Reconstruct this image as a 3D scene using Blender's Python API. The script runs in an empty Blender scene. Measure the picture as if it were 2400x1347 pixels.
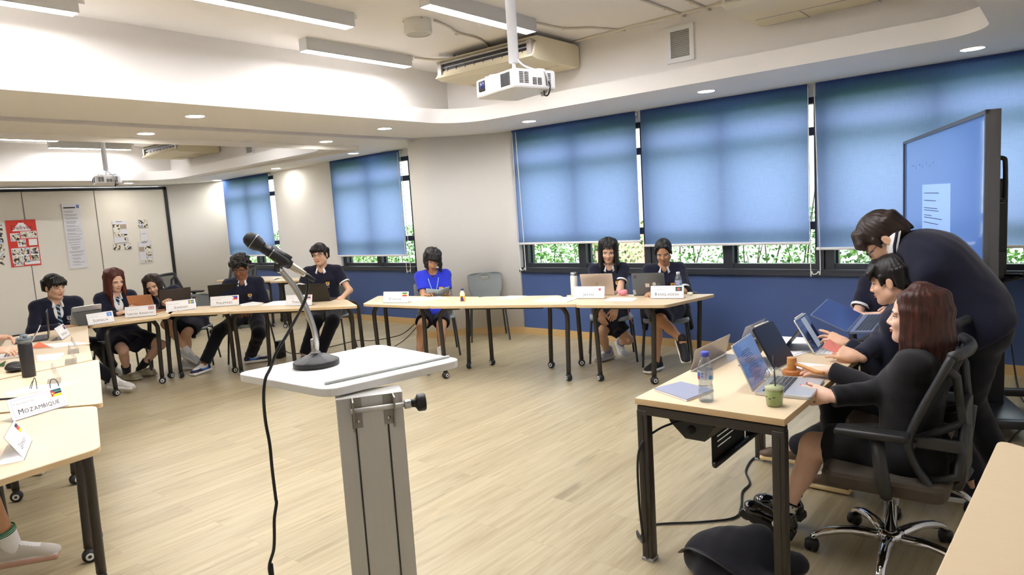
WORLD_STRENGTH = 4.2
BAR_STRENGTH = 42.0
DOWN_STRENGTH = 70.0
EXPOSURE = 0.92
import bpy, bmesh, math, random
import numpy as np
from mathutils import Vector, Matrix
from mathutils.geometry import tessellate_polygon
random.seed(7)
SC = bpy.context.scene
COL = SC.collection
PI = math.pi
# ---------------------------------------------------------------- camera (24 mm lens, 1.6 m above the floor)
RIGHT = Vector((0.77148967, 0.63318137, -0.06233135))
UP = Vector((-0.02422697, 0.12713259, 0.99158981))
FWD = Vector((-0.63578055, 0.76349110, -0.11342153))
FPX, CAMZ = 1601.28, 1.6
cam_d = bpy.data.cameras.new('camera'); cam = bpy.data.objects.new('camera', cam_d); COL.objects.link(cam)
cam_d.sensor_width = 36; cam_d.lens = FPX * 36 / 2400; cam_d.clip_start = .05; cam_d.clip_end = 200
M = Matrix((RIGHT, UP, -FWD)).transposed().to_4x4(); M.translation = (0, 0, CAMZ); cam.matrix_world = M
SC.camera = cam
def ray(x, y): return RIGHT * ((x - 1200) / FPX) - UP * ((y - 673.5) / FPX) + FWD
def atz(x, y, z):                       # survey helper: photograph bearing met with a level plane
    d = ray(x, y); return Vector((0, 0, CAMZ)) + d * ((z - CAMZ) / d.z)
def atd(x, y, d):                       # survey helper: photograph bearing at a horizontal distance
    v = ray(x, y); return Vector((0, 0, CAMZ)) + v * (d / math.hypot(v.x, v.y))
# ---------------------------------------------------------------- materials
MATS = {}
def srgb(c):
    return tuple((v / 255 / 12.92) if v / 255 <= .04045 else ((v / 255 + .055) / 1.055) ** 2.4 for v in c)
def mat(name, rgb, rough=.5, metal=0., noise=0., nscale=60., bump=0., spec=.5, trans=0., emit=None, alpha=1., coat=0., stretch=None, sheen=0.):
    if name in MATS: return MATS[name]
    m = bpy.data.materials.new(name); m.use_nodes = True; nt = m.node_tree; b = nt.nodes['Principled BSDF']
    c = srgb(rgb) + (1,)
    b.inputs['Base Color'].default_value = c; b.inputs['Roughness'].default_value = rough; b.inputs['Metallic'].default_value = metal
    b.inputs['Specular IOR Level'].default_value = spec; b.inputs['Transmission Weight'].default_value = trans; b.inputs['Alpha'].default_value = alpha
    b.inputs['Coat Weight'].default_value = coat; b.inputs['Sheen Weight'].default_value = sheen
    if emit:
        b.inputs['Emission Color'].default_value = c; b.inputs['Emission Strength'].default_value = emit
    if noise or bump:
        tc = nt.nodes.new('ShaderNodeTexCoord'); mp = nt.nodes.new('ShaderNodeMapping'); n = nt.nodes.new('ShaderNodeTexNoise')
        n.inputs['Scale'].default_value = nscale; n.inputs['Detail'].default_value = 4
        if stretch: mp.inputs['Scale'].default_value = stretch
        nt.links.new(tc.outputs['Object'], mp.inputs['Vector']); nt.links.new(mp.outputs['Vector'], n.inputs['Vector'])
        if noise:
            mx = nt.nodes.new('ShaderNodeMix'); mx.data_type = 'RGBA'
            mx.inputs['A'].default_value = tuple(v * (1 - noise) for v in c[:3]) + (1,)
            mx.inputs['B'].default_value = tuple(min(1, v * (1 + noise)) for v in c[:3]) + (1,)
            nt.links.new(n.outputs['Fac'], mx.inputs['Factor']); nt.links.new(mx.outputs['Result'], b.inputs['Base Color'])
        if bump:
            bp = nt.nodes.new('ShaderNodeBump'); bp.inputs['Strength'].default_value = bump; bp.inputs['Distance'].default_value = .01
            nt.links.new(n.outputs['Fac'], bp.inputs['Height']); nt.links.new(bp.outputs['Normal'], b.inputs['Normal'])
    MATS[name] = m; return m
def emat(name, rgb, strength):
    if name in MATS: return MATS[name]
    m = bpy.data.materials.new(name); m.use_nodes = True; nt = m.node_tree; nt.nodes.clear()
    e = nt.nodes.new('ShaderNodeEmission'); o = nt.nodes.new('ShaderNodeOutputMaterial')
    e.inputs['Color'].default_value = srgb(rgb) + (1,); e.inputs['Strength'].default_value = strength
    nt.links.new(e.outputs[0], o.inputs[0]); MATS[name] = m; return m
def clear_mat(name, rgb=(248, 250, 252), gloss=.10, dens=0.):
    if name in MATS: return MATS[name]
    m = bpy.data.materials.new(name); m.use_nodes = True; nt = m.node_tree; nt.nodes.clear(); N = nt.nodes.new; L = nt.links.new
    o = N('ShaderNodeOutputMaterial'); t = N('ShaderNodeBsdfTransparent'); g = N('ShaderNodeBsdfGlossy'); d = N('ShaderNodeBsdfDiffuse'); f = N('ShaderNodeLayerWeight'); f.inputs['Blend'].default_value = .25
    mr = N('ShaderNodeMapRange'); mr.inputs[3].default_value = gloss * .5; mr.inputs[4].default_value = min(.75, gloss * 6); L(f.outputs['Facing'], mr.inputs[0])
    t.inputs['Color'].default_value = srgb(rgb) + (1,); g.inputs['Roughness'].default_value = .05; d.inputs['Color'].default_value = srgb(rgb) + (1,); a = N('ShaderNodeMixShader'); b = N('ShaderNodeMixShader')
    a.inputs[0].default_value = dens; L(t.outputs[0], a.inputs[1]); L(d.outputs[0], a.inputs[2]); L(mr.outputs[0], b.inputs[0]); L(a.outputs[0], b.inputs[1]); L(g.outputs[0], b.inputs[2]); L(b.outputs[0], o.inputs[0]); MATS[name] = m; return m
# ---------------------------------------------------------------- mesh collector
class MB:
    def __init__(s): s.v, s.f, s.mi, s.sm = [], [], [], []
    def add(s, v, f, mi=0, smooth=False, T=None):
        b = len(s.v)
        s.v += [tuple(T @ Vector(p)) for p in v] if T is not None else [tuple(p) for p in v]
        s.f += [tuple(b + i for i in q) for q in f]; s.mi += [mi] * len(f); s.sm += [smooth] * len(f)
        return s
    def box(s, c, d, mi=0, T=None, bev=0.):
        x, y, z = d[0] / 2, d[1] / 2, d[2] / 2
        if bev <= 0:
            v = [(c[0] + a * x, c[1] + b * y, c[2] + e * z) for e in (-1, 1) for b in (-1, 1) for a in (-1, 1)]
            return s.add(v, [(0, 2, 3, 1), (4, 5, 7, 6), (0, 1, 5, 4), (2, 6, 7, 3), (0, 4, 6, 2), (1, 3, 7, 5)], mi, False, T)
        bm = bmesh.new(); bmesh.ops.create_cube(bm, size=1)
        for q in bm.verts: q.co = Vector((q.co.x * d[0], q.co.y * d[1], q.co.z * d[2])) + Vector(c)
        bmesh.ops.bevel(bm, geom=bm.edges[:], offset=min(bev, x * .99, y * .99, z * .99), segments=3, profile=.5, affect='EDGES')
        return s.bm(bm, mi, True, T)
    def bm(s, bm, mi=0, smooth=True, T=None):
        bm.verts.index_update(); s.add([q.co[:] for q in bm.verts], [[q.index for q in f.verts] for f in bm.faces], mi, smooth, T); bm.free(); return s
    def prism(s, poly, z0, z1, mi=0, T=None, bev=0.):        # polygon in xy extruded in z
        bm = bmesh.new(); vs = [bm.verts.new((p[0], p[1], z0)) for p in poly]; f = bm.faces.new(vs)
        if f.normal.z > 0 or sum(poly[i - 1][0] * poly[i][1] - poly[i][0] * poly[i - 1][1] for i in range(len(poly))) > 0: f.normal_flip()
        r = bmesh.ops.extrude_face_region(bm, geom=[f]); bmesh.ops.translate(bm, verts=[e for e in r['geom'] if isinstance(e, bmesh.types.BMVert)], vec=(0, 0, z1 - z0))
        bmesh.ops.recalc_face_normals(bm, faces=bm.faces)
        if bev: 
            es = [e for e in bm.edges if abs(e.verts[0].co.z - e.verts[1].co.z) < 1e-6]
            bmesh.ops.bevel(bm, geom=es, offset=bev, segments=2, profile=.5, affect='EDGES')
        return s.bm(bm, mi, False, T)
    def lathe(s, prof, n=24, mi=0, T=None, cap=True, smooth=True):   # prof: list of (r, z)
        v, f = [], []
        for r, z in prof: v += [(r * math.cos(2 * PI * k / n), r * math.sin(2 * PI * k / n), z) for k in range(n)]
        for i in range(len(prof) - 1):
            for k in range(n): a, b = i * n + k, i * n + (k + 1) % n; f.append((a, b, b + n, a + n))
        if cap:
            if prof[0][0] > 1e-5: f.append(tuple(range(n - 1, -1, -1)))
            if prof[-1][0] > 1e-5: f.append(tuple((len(prof) - 1) * n + k for k in range(n)))
        return s.add(v, f, mi, smooth, T)
    def tube(s, pts, r, n=10, mi=0, T=None, smooth=True, flat=1., closed=False):
        P = [Vector(p) for p in pts]; R = r if hasattr(r, '__len__') else [r] * len(P); N = len(P)
        v, f = [], []; up = None
        for i in range(N):
            if closed: t = P[(i + 1) % N] - P[i - 1]
            else: t = P[min(i + 1, N - 1)] - P[max(i - 1, 0)]
            t = t.normalized() if t.length > 1e-9 else Vector((0, 0, 1))
            if up is None: up = Vector((0, 0, 1)) if abs(t.z) < .9 else Vector((1, 0, 0))
            a = t.cross(up)
            if a.length < 1e-4: a = t.orthogonal()
            a.normalize(); b = a.cross(t).normalized(); up = b
            v += [tuple(P[i] + a * (R[i] * math.cos(2 * PI * k / n)) + b * (flat * R[i] * math.sin(2 * PI * k / n))) for k in range(n)]
        for i in range(N if closed else N - 1):
            j = (i + 1) % N
            for k in range(n): q, w = k, (k + 1) % n; f.append((i * n + q, i * n + w, j * n + w, j * n + q))
        if not closed: f.append(tuple(range(n - 1, -1, -1))); f.append(tuple((N - 1) * n + k for k in range(n)))
        return s.add(v, f, mi, smooth, T)
    def quad(s, a, b, c, d, mi=0, T=None): return s.add([a, b, c, d], [(0, 1, 2, 3)], mi, False, T)
    def build(s, name, mats, parent=None, loc=None, auto=None, **kw):
        me = bpy.data.meshes.new(name); me.from_pydata(s.v, [], s.f)
        if not isinstance(mats, (list, tuple)): mats = [mats]
        for m in mats: me.materials.append(m)
        me.polygons.foreach_set('material_index', s.mi); me.polygons.foreach_set('use_smooth', s.sm); me.update()
        o = bpy.data.objects.new(name, me); COL.objects.link(o)
        if loc is not None: o.location = loc
        if parent: o.parent = parent
        for k, q in kw.items(): o[k] = q
        return o
def fin(bmsmooth): return bmsmooth
def thing(name, label, cat, loc=(0, 0, 0), rz=0., group=None, T=None):
    o = bpy.data.objects.new(name, None); COL.objects.link(o); o.empty_display_size = .1
    if T is not None: o.matrix_world = T
    else: o.location = loc; o.rotation_euler = (0, 0, rz)
    tag(o, label, cat, group); return o
def tag(o, label, cat, group=None):
    o['label'] = label; o['category'] = cat
    if group: o['group'] = group
    return o
def struct(o): o['kind'] = 'structure'; return o
def dup(root, loc, rz, label, group=None):
    r = root.copy(); COL.objects.link(r); r.location = loc; r.rotation_euler = (0, 0, rz); r['label'] = label
    if group: r['group'] = group
    for ch in list(root.children):
        c = ch.copy(); COL.objects.link(c); c.parent = r
        for g in list(ch.children):
            d = g.copy(); COL.objects.link(d); d.parent = c
    return r
def Tm(loc=(0, 0, 0), rz=0., rx=0., ry=0.):
    return Matrix.Translation(Vector(loc)) @ Matrix.Rotation(rz, 4, 'Z') @ Matrix.Rotation(ry, 4, 'Y') @ Matrix.Rotation(rx, 4, 'X')
def frame(o, x, y, z):
    m = Matrix((Vector(x), Vector(y), Vector(z))).transposed().to_4x4(); m.translation = Vector(o); return m
def rrect(w, h, r, n=5, cx=0, cy=0):
    out = []
    for sx, sy, a0 in ((1, 1, 0), (-1, 1, 90), (-1, -1, 180), (1, -1, 270)):
        for k in range(n + 1):
            a = math.radians(a0 + 90 * k / n); out.append((cx + sx * (w / 2 - r) + r * math.cos(a), cy + sy * (h / 2 - r) + r * math.sin(a)))
    return out
def rpoly(pts, rad, n=5):
    out = []; N = len(pts); P = [Vector(p[:2]) for p in pts]
    for i in range(N):
        a, b, c = P[i - 1], P[i], P[(i + 1) % N]; R = rad[i] if hasattr(rad, '__len__') else rad
        u, w = (a - b).normalized(), (c - b).normalized(); p0, p1 = b + u * R, b + w * R
        for k in range(n + 1):
            t = k / n; out.append(tuple(p0 * (1 - t) ** 2 + b * 2 * t * (1 - t) + p1 * t * t))
    return out
def spline(pts, n=8):
    P = [Vector(p) for p in pts]; out = []
    for i in range(len(P) - 1):
        p0, p1, p2, p3 = P[max(i - 1, 0)], P[i], P[i + 1], P[min(i + 2, len(P) - 1)]
        for k in range(n):
            t = k / n
            out.append(.5 * ((2 * p1) + (p2 - p0) * t + (2 * p0 - 5 * p1 + 4 * p2 - p3) * t * t + (3 * p1 - p0 - 3 * p2 + p3) * t ** 3))
    out.append(P[-1]); return out
_TX = {}
def text_geo(s, size):
    key = s
    if key not in _TX:
        cu = bpy.data.curves.new('t', 'FONT'); cu.body = s; cu.size = 1; cu.align_x = 'CENTER'; cu.resolution_u = 2
        o = bpy.data.objects.new('t', cu); COL.objects.link(o); dg = bpy.context.evaluated_depsgraph_get()
        me = bpy.data.meshes.new_from_object(o.evaluated_get(dg))
        _TX[key] = ([v.co[:] for v in me.vertices], [tuple(p.vertices) for p in me.polygons])
        bpy.data.objects.remove(o); bpy.data.curves.remove(cu); bpy.data.meshes.remove(me)
    v, f = _TX[key]
    return [(p[0] * size, p[1] * size, 0) for p in v], f
def caps_geo(s, size):      # small capitals: first letter of each word taller; returned centred on x = 0
    vs, fs = [], []; x = 0
    first = True
    for ch in s:
        if ch == ' ': x += size * .35; first = True; continue
        v, f = text_geo(ch.upper(), size * (1 if first else .78)); first = False
        w0, w1 = min(p[0] for p in v), max(p[0] for p in v); b = len(vs)
        vs += [(p[0] - w0 + x, p[1], 0) for p in v]; fs += [tuple(b + i for i in q) for q in f]; x += w1 - w0 + size * .12
    return [(p[0] - x / 2, p[1], 0) for p in vs], fs
# ---------------------------------------------------------------- signed distance modelling (numpy surface nets)
def V3(a): return np.array(a, dtype=np.float32)
class SDF:
    def __init__(s): s.p = []
    def cone(s, a, b, ra, rb, k=.02, op='+', cut=None): s.p.append(('c', V3(a), V3(b), float(ra), float(rb), k, op, cut)); return s
    def ball(s, c, r, k=.02, op='+'): return s.cone(c, V3(c) + V3((0, 0, 1e-4)), r, r, k, op)
    def ell(s, c, rad, R=None, k=.02, op='+'): s.p.append(('e', V3(c), V3(rad), None if R is None else np.array(R, dtype=np.float32), 0., k, op, None)); return s
    def box(s, c, half, R=None, rnd=.01, k=.01, op='+'): s.p.append(('b', V3(c), V3(half), None if R is None else np.array(R, dtype=np.float32), rnd, k, op, None)); return s
    def mesh(s, h, post=None):
        lo, hi = V3((1e9,) * 3), V3((-1e9,) * 3)
        def bb(q):
            if q[0] == 'c': r = max(q[3], q[4]); return np.minimum(q[1], q[2]) - r, np.maximum(q[1], q[2]) + r
            r = np.linalg.norm(q[2]) if q[3] is not None else q[2]
            return q[1] - r, q[1] + r
        for q in s.p:
            if q[6] == '+': a, b = bb(q); lo = np.minimum(lo, a); hi = np.maximum(hi, b)
        lo = lo - 3 * h - .012; hi = hi + 3 * h + .012; n = np.ceil((hi - lo) / h).astype(int) + 1
        D = np.full(tuple(n), .5, dtype=np.float32); ax = [lo[i] + h * np.arange(n[i], dtype=np.float32) for i in range(3)]
        for q in s.p:
            a, b = bb(q); k = q[5]; m = k + 4 * h + .015
            i0 = np.clip(((a - m - lo) / h).astype(int), 0, n - 1); i1 = np.clip(((b + m - lo) / h).astype(int) + 2, 1, n)
            if np.any(i1 <= i0): continue
            X, Y, Z = np.meshgrid(*[ax[i][i0[i]:i1[i]] for i in range(3)], indexing='ij', sparse=True)
            if q[0] == 'c':
                ba = q[2] - q[1]; L2 = max(float(ba @ ba), 1e-12)
                px, py, pz = X - q[1][0], Y - q[1][1], Z - q[1][2]
                t = np.clip((px * ba[0] + py * ba[1] + pz * ba[2]) / L2, 0, 1)
                d = np.sqrt((px - t * ba[0]) ** 2 + (py - t * ba[1]) ** 2 + (pz - t * ba[2]) ** 2) - (q[3] + t * (q[4] - q[3]))
                if q[7] is not None:
                    for cp, cn in q[7]: d = np.maximum(d, (X - cp[0]) * cn[0] + (Y - cp[1]) * cn[1] + (Z - cp[2]) * cn[2])
            else:
                px, py, pz = X - q[1][0], Y - q[1][1], Z - q[1][2]
                if q[3] is not None:
                    R = q[3]; px, py, pz = (R[0, 0] * px + R[0, 1] * py + R[0, 2] * pz, R[1, 0] * px + R[1, 1] * py + R[1, 2] * pz, R[2, 0] * px + R[2, 1] * py + R[2, 2] * pz)
                r = q[2]
                if q[0] == 'e':
                    k0 = np.sqrt((px / r[0]) ** 2 + (py / r[1]) ** 2 + (pz / r[2]) ** 2); k1 = np.sqrt((px / r[0] ** 2) ** 2 + (py / r[1] ** 2) ** 2 + (pz / r[2] ** 2) ** 2)
                    d = k0 * (k0 - 1) / np.maximum(k1, 1e-6)
                else:
                    rn = q[4]; qx, qy, qz = np.abs(px) - r[0] + rn, np.abs(py) - r[1] + rn, np.abs(pz) - r[2] + rn
                    d = np.sqrt(np.maximum(qx, 0) ** 2 + np.maximum(qy, 0) ** 2 + np.maximum(qz, 0) ** 2) + np.minimum(np.maximum(qx, np.maximum(qy, qz)), 0) - rn
            S = D[i0[0]:i1[0], i0[1]:i1[1], i0[2]:i1[2]]
            if q[6] == '+':
                w = np.maximum(k - np.abs(S - d), 0) / max(k, 1e-6); S[...] = np.minimum(S, d) - w * w * k * .25
            else:
                d = -d; w = np.maximum(k - np.abs(S - d), 0) / max(k, 1e-6); S[...] = np.maximum(S, d) + w * w * k * .25
        if post is not None:
            X, Y, Z = np.meshgrid(*ax, indexing='ij', sparse=True); D = post(D, X, Y, Z).astype(np.float32)
        return surface_nets(D, lo, h)
def surface_nets(D, lo, h):
    D[0] = D[-1] = .5; D[:, 0] = D[:, -1] = .5; D[:, :, 0] = D[:, :, -1] = .5
    s = D < 0; nx, ny, nz = D.shape
    c = [(i, j, k) for i in (0, 1) for j in (0, 1) for k in (0, 1)]
    sl = lambda A, o: A[o[0]:nx - 1 + o[0], o[1]:ny - 1 + o[1], o[2]:nz - 1 + o[2]]
    cnt = sum(sl(s, o).astype(np.int8) for o in c); act = (cnt > 0) & (cnt < 8)
    idx = np.argwhere(act); ids = np.full(act.shape, -1, dtype=np.int64); ids[act] = np.arange(len(idx))
    if len(idx) == 0: return np.zeros((0, 3)), np.zeros((0, 4), int)
    acc = np.zeros((len(idx), 3)); num = np.zeros(len(idx)); I, J, K = idx.T
    val = {o: D[I + o[0], J + o[1], K + o[2]] for o in c}
    for o in c:
        for a in range(3):
            if o[a] == 0:
                p = list(o); p[a] = 1; p = tuple(p); va, vb = val[o], val[p]; m = (va < 0) != (vb < 0)
                t = np.where(m, va / np.where(m, va - vb, 1), 0)
                pos = np.tile(np.array(o, float), (len(idx), 1)); pos[:, a] = t
                acc += pos * m[:, None]; num += m
    verts = (idx + acc / num[:, None]) * h + np.array(lo)
    quads = []
    for a in range(3):
        b, e = (a + 1) % 3, (a + 2) % 3
        A = [slice(None)] * 3; A[a] = slice(0, -1); B = [slice(None)] * 3; B[a] = slice(1, None)
        s0, s1 = s[tuple(A)], s[tuple(B)]; ed = np.argwhere(s0 != s1); ok = (ed[:, b] > 0) & (ed[:, e] > 0); ed = ed[ok]
        fl = s0[tuple(ed.T)]
        def cell(db, de): q = ed.copy(); q[:, b] -= db; q[:, e] -= de; return ids[tuple(q.T)]
        q = np.stack([cell(1, 1), cell(0, 1), cell(0, 0), cell(1, 0)], 1)
        q[~fl] = q[~fl][:, ::-1]; quads.append(q)
    return verts, np.concatenate(quads)
def np_obj(name, parts, mats, parent=None, loc=None, smooth=True):
    """parts: list of (verts Nx3, quads Mx4, material index or array)"""
    V, F, MI = [], [], []; b = 0
    for v, f, mi in parts:
        V.append(np.asarray(v, float)); F.append(np.asarray(f) + b); MI.append(np.full(len(f), mi) if np.isscalar(mi) else np.asarray(mi)); b += len(v)
    V = np.concatenate(V); F = np.concatenate(F); MI = np.concatenate(MI).astype(np.int32)
    off = np.array(loc if loc is not None else (0, 0, 0), float)
    me = bpy.data.meshes.new(name); me.vertices.add(len(V)); me.vertices.foreach_set('co', (V - off).astype(np.float32).ravel())
    me.loops.add(F.size); me.loops.foreach_set('vertex_index', F.astype(np.int32).ravel())
    me.polygons.add(len(F)); me.polygons.foreach_set('loop_start', np.arange(0, F.size, 4, dtype=np.int32)); me.polygons.foreach_set('loop_total', np.full(len(F), 4, dtype=np.int32))
    for m in (mats if isinstance(mats, (list, tuple)) else [mats]): me.materials.append(m)
    me.polygons.foreach_set('material_index', MI); me.polygons.foreach_set('use_smooth', np.full(len(F), smooth)); me.update(calc_edges=True); me.validate()
    o = bpy.data.objects.new(name, me); COL.objects.link(o)
    if parent is not None:
        o.parent = parent
    elif loc is not None: o.location = loc
    return o
def xf(v, T): 
    A = np.array(T); return np.asarray(v) @ A[:3, :3].T + A[:3, 3]
# ================================================================ room
WY = 6.78                       # window wall plane
def zs(x): return 2.57 if x > -6.54 else 2.57 - .0125 * (-6.54 - x)     # soffit underside (falls slightly in the far bay)
def floor_material():
    m = bpy.data.materials.new('oak_vinyl_planks'); m.use_nodes = True; nt = m.node_tree; b = nt.nodes['Principled BSDF']; N = nt.nodes.new; L = nt.links.new
    tc = N('ShaderNodeTexCoord'); mp = N('ShaderNodeMapping'); mp.inputs['Rotation'].default_value = (0, 0, PI / 2)
    L(tc.outputs['Object'], mp.inputs['Vector'])
    br = N('ShaderNodeTexBrick'); br.offset = .37; br.inputs['Scale'].default_value = 1; br.inputs['Brick Width'].default_value = 1.22; br.inputs['Row Height'].default_value = .184
    br.inputs['Mortar Size'].default_value = .0012; br.inputs['Mortar Smooth'].default_value = .2; br.inputs['Bias'].default_value = 0
    br.inputs['Color1'].default_value = (0, 0, 0, 1); br.inputs['Color2'].default_value = (1, 1, 1, 1); br.inputs['Mortar'].default_value = (.5, .5, .5, 1)
    L(mp.outputs['Vector'], br.inputs['Vector'])
    # grain: long streaks shifted per plank
    ad = N('ShaderNodeVectorMath'); ad.operation = 'MULTIPLY_ADD'; ad.inputs[1].default_value = (1, 1, 1)
    L(mp.outputs['Vector'], ad.inputs[0]); sc_ = N('ShaderNodeVectorMath'); sc_.operation = 'SCALE'; sc_.inputs['Scale'].default_value = 9.
    L(br.outputs['Color'], sc_.inputs[0]); L(sc_.outputs[0], ad.inputs[2])
    m2 = N('ShaderNodeMapping'); m2.inputs['Scale'].default_value = (1.6, 22, 1); L(ad.outputs[0], m2.inputs['Vector'])
    n1 = N('ShaderNodeTexNoise'); n1.inputs['Scale'].default_value = 1.2; n1.inputs['Detail'].default_value = 7; n1.inputs['Roughness'].default_value = .62; n1.inputs['Distortion'].default_value = .5; L(m2.outputs[0], n1.inputs['Vector'])
    m3 = N('ShaderNodeMapping'); m3.inputs['Scale'].default_value = (2.2, 16, 1); L(ad.outputs[0], m3.inputs['Vector'])
    n2 = N('ShaderNodeTexNoise'); n2.inputs['Scale'].default_value = .9; n2.inputs['Detail'].default_value = 3; L(m3.outputs[0], n2.inputs['Vector'])
    r1 = N('ShaderNodeValToRGB'); e = r1.color_ramp.elements
    e[0].position = .25; e[0].color = srgb((160, 144, 114)) + (1,); e[1].position = .62; e[1].color = srgb((186, 175, 144)) + (1,)
    q = e.new(.42); q.color = srgb((172, 158, 126)) + (1,)
    L(n1.outputs['Fac'], r1.inputs['Fac'])
    r2 = N('ShaderNodeValToRGB'); r2.color_ramp.elements[0].position = .26; r2.color_ramp.elements[1].position = .36; r2.color_ramp.elements[0].color = srgb((146, 134, 112)) + (1,); r2.color_ramp.elements[1].color = (1, 1, 1, 1)
    L(n2.outputs['Fac'], r2.inputs['Fac'])
    mu = N('ShaderNodeMix'); mu.data_type = 'RGBA'; mu.blend_type = 'MULTIPLY'; mu.inputs['Factor'].default_value = .38; L(r1.outputs[0], mu.inputs['A']); L(r2.outputs[0], mu.inputs['B'])
    tn = N('ShaderNodeMix'); tn.data_type = 'RGBA'; tn.blend_type = 'MULTIPLY'; tn.inputs['Factor'].default_value = 1
    rt = N('ShaderNodeValToRGB'); rt.color_ramp.elements[0].color = (.86, .85, .84, 1); rt.color_ramp.elements[1].color = (1, 1, .99, 1); L(br.outputs['Color'], rt.inputs['Fac'])
    L(mu.outputs['Result'], tn.inputs['A']); L(rt.outputs[0], tn.inputs['B'])
    sm = N('ShaderNodeMix'); sm.data_type = 'RGBA'; sm.inputs['B'].default_value = srgb((160, 142, 112)) + (1,); L(br.outputs['Fac'], sm.inputs['Factor']); L(tn.outputs['Result'], sm.inputs['A'])
    L(sm.outputs['Result'], b.inputs['Base Color'])
    b.inputs['Roughness'].default_value = .36; b.inputs['Specular IOR Level'].default_value = .45
    bp = N('ShaderNodeBump'); bp.inputs['Strength'].default_value = .08; bp.inputs['Distance'].default_value = .002; L(n1.outputs['Fac'], bp.inputs['Height']); L(bp.outputs[0], b.inputs['Normal'])
    return m
M_white = mat('warm_white_paint', (236, 235, 232), .75, noise=.015, nscale=3)
M_ceil = mat('ceiling_paint', (240, 236, 230), .8)
M_soff = mat('soffit_paint', (240, 237, 232), .8)
M_blue = mat('blue_dado_paint', (70, 92, 142), .5, noise=.05, nscale=2.5)
M_dark = mat('dark_window_metal', (50, 53, 60), .4, spec=.5)
M_oak = mat('oak_baseboard', (196, 164, 112), .45, noise=.12, nscale=8, stretch=(1, 8, 12))
M_black = mat('black_plastic', (24, 24, 26), .45)
M_whitep = mat('white_plastic', (236, 236, 234), .4)
M_chrome = mat('chrome', (215, 216, 220), .08, metal=1)
M_steel = mat('brushed_steel', (180, 182, 184), .3, metal=1)
RX0, RX1, RY0 = -13.6, .9, -1.6
struct(MB().box(((RX0 - 1.4 + RX1) / 2, (RY0 + WY) / 2 + .1, -.05), (RX1 - RX0 + 1.4, WY - RY0 + .2, .1)).build('floor', floor_material()))
# --- window wall: blue dado below the sills, white piers, header above
SILL = .80
w = MB()
for a, b in ((-9.22, -7.42), (-5.47, -.02), (-12.66, -10.96)): w.box(((a + b) / 2, WY + .1, SILL / 2), (b - a, .2, SILL))
struct(w.build('wall_window_dado', M_blue))
w = MB()
for a, b in ((-15, -12.66), (-10.96, -9.22), (-7.42, -5.47), (-.02, RX1)): w.box(((a + b) / 2, WY + .1, 1.6), (b - a, .2, 3.2))
for a, b in ((-12.66, -10.96), (-9.22, -7.42), (-5.47, -.02)): w.box(((a + b) / 2, WY + .1, 2.83), (b - a, .2, .74))
struct(w.build('wall_window', M_white))
# --- rounded columns on the window wall
def column(name, pts):
    c = MB().prism(pts, 0, 2.75); o = c.build(name, M_white); o.data.polygons.foreach_set('use_smooth', [abs(p.normal.z) < .5 for p in o.data.polygons]); o.data.update(); return struct(o)
cp = [(-5.47, WY), (-5.60, 6.74), (-5.75, 6.69), (-5.97, 6.58), (-6.15, 6.44), (-6.29, 6.28), (-6.38, 6.16), (-6.47, 6.09), (-6.58, 6.06), (-6.68, 6.1), (-6.85, 6.35), (-7.1, 6.62), (-7.42, WY)]
cps = [tuple(p)[:2] for p in spline([(x, y, 0) for x, y in cp], 4)]
column('wall_column', cps)
cf = [(-12.66, WY), (-12.85, 6.72), (-13.1, 6.58), (-13.3, 6.42), (-13.5, 6.22), (-13.62, 6.08), (-13.75, 6.05), (-13.75, WY)]
column('wall_column_far', [tuple(p)[:2] for p in spline([(x, y, 0) for x, y in cf], 4)])
# --- baseboards
def base_strip(name, path, t=.014, h=.083):
    P = [Vector((p[0], p[1])) for p in path]; v, f = [], []
    for i, p in enumerate(P):
        d = (P[min(i + 1, len(P) - 1)] - P[max(i - 1, 0)]).normalized(); n = Vector((d.y, -d.x))
        q = p + n * t
        v += [(p.x, p.y, 0), (q.x, q.y, 0), (q.x, q.y, h), (p.x, p.y, h)]
    for i in range(len(P) - 1): f += [tuple(4 * i + k for k in ()) or (4 * i + 1, 4 * i + 5, 4 * i + 6, 4 * i + 2), (4 * i + 2, 4 * i + 6, 4 * i + 7, 4 * i + 3)]
    return struct(MB().add(v, f).build(name, M_oak))
base_strip('baseboard_window', [(RX1, WY), (-5.47, WY)][::-1])
base_strip('baseboard_column', list(reversed(cps)))
base_strip('baseboard_bay', [(-13.6, WY), (-12.66, WY), (-7.42, WY)])
# --- other walls
struct(MB().box((RX1 + .1, (RY0 + WY) / 2, 1.6), (.2, WY - RY0, 3.2)).build('wall_right', M_white))
struct(MB().box(((RX0 + RX1) / 2 - .5, RY0 - .1, 1.6), (RX1 - RX0 + 1.4, .2, 3.2)).build('wall_back', M_white))
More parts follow.
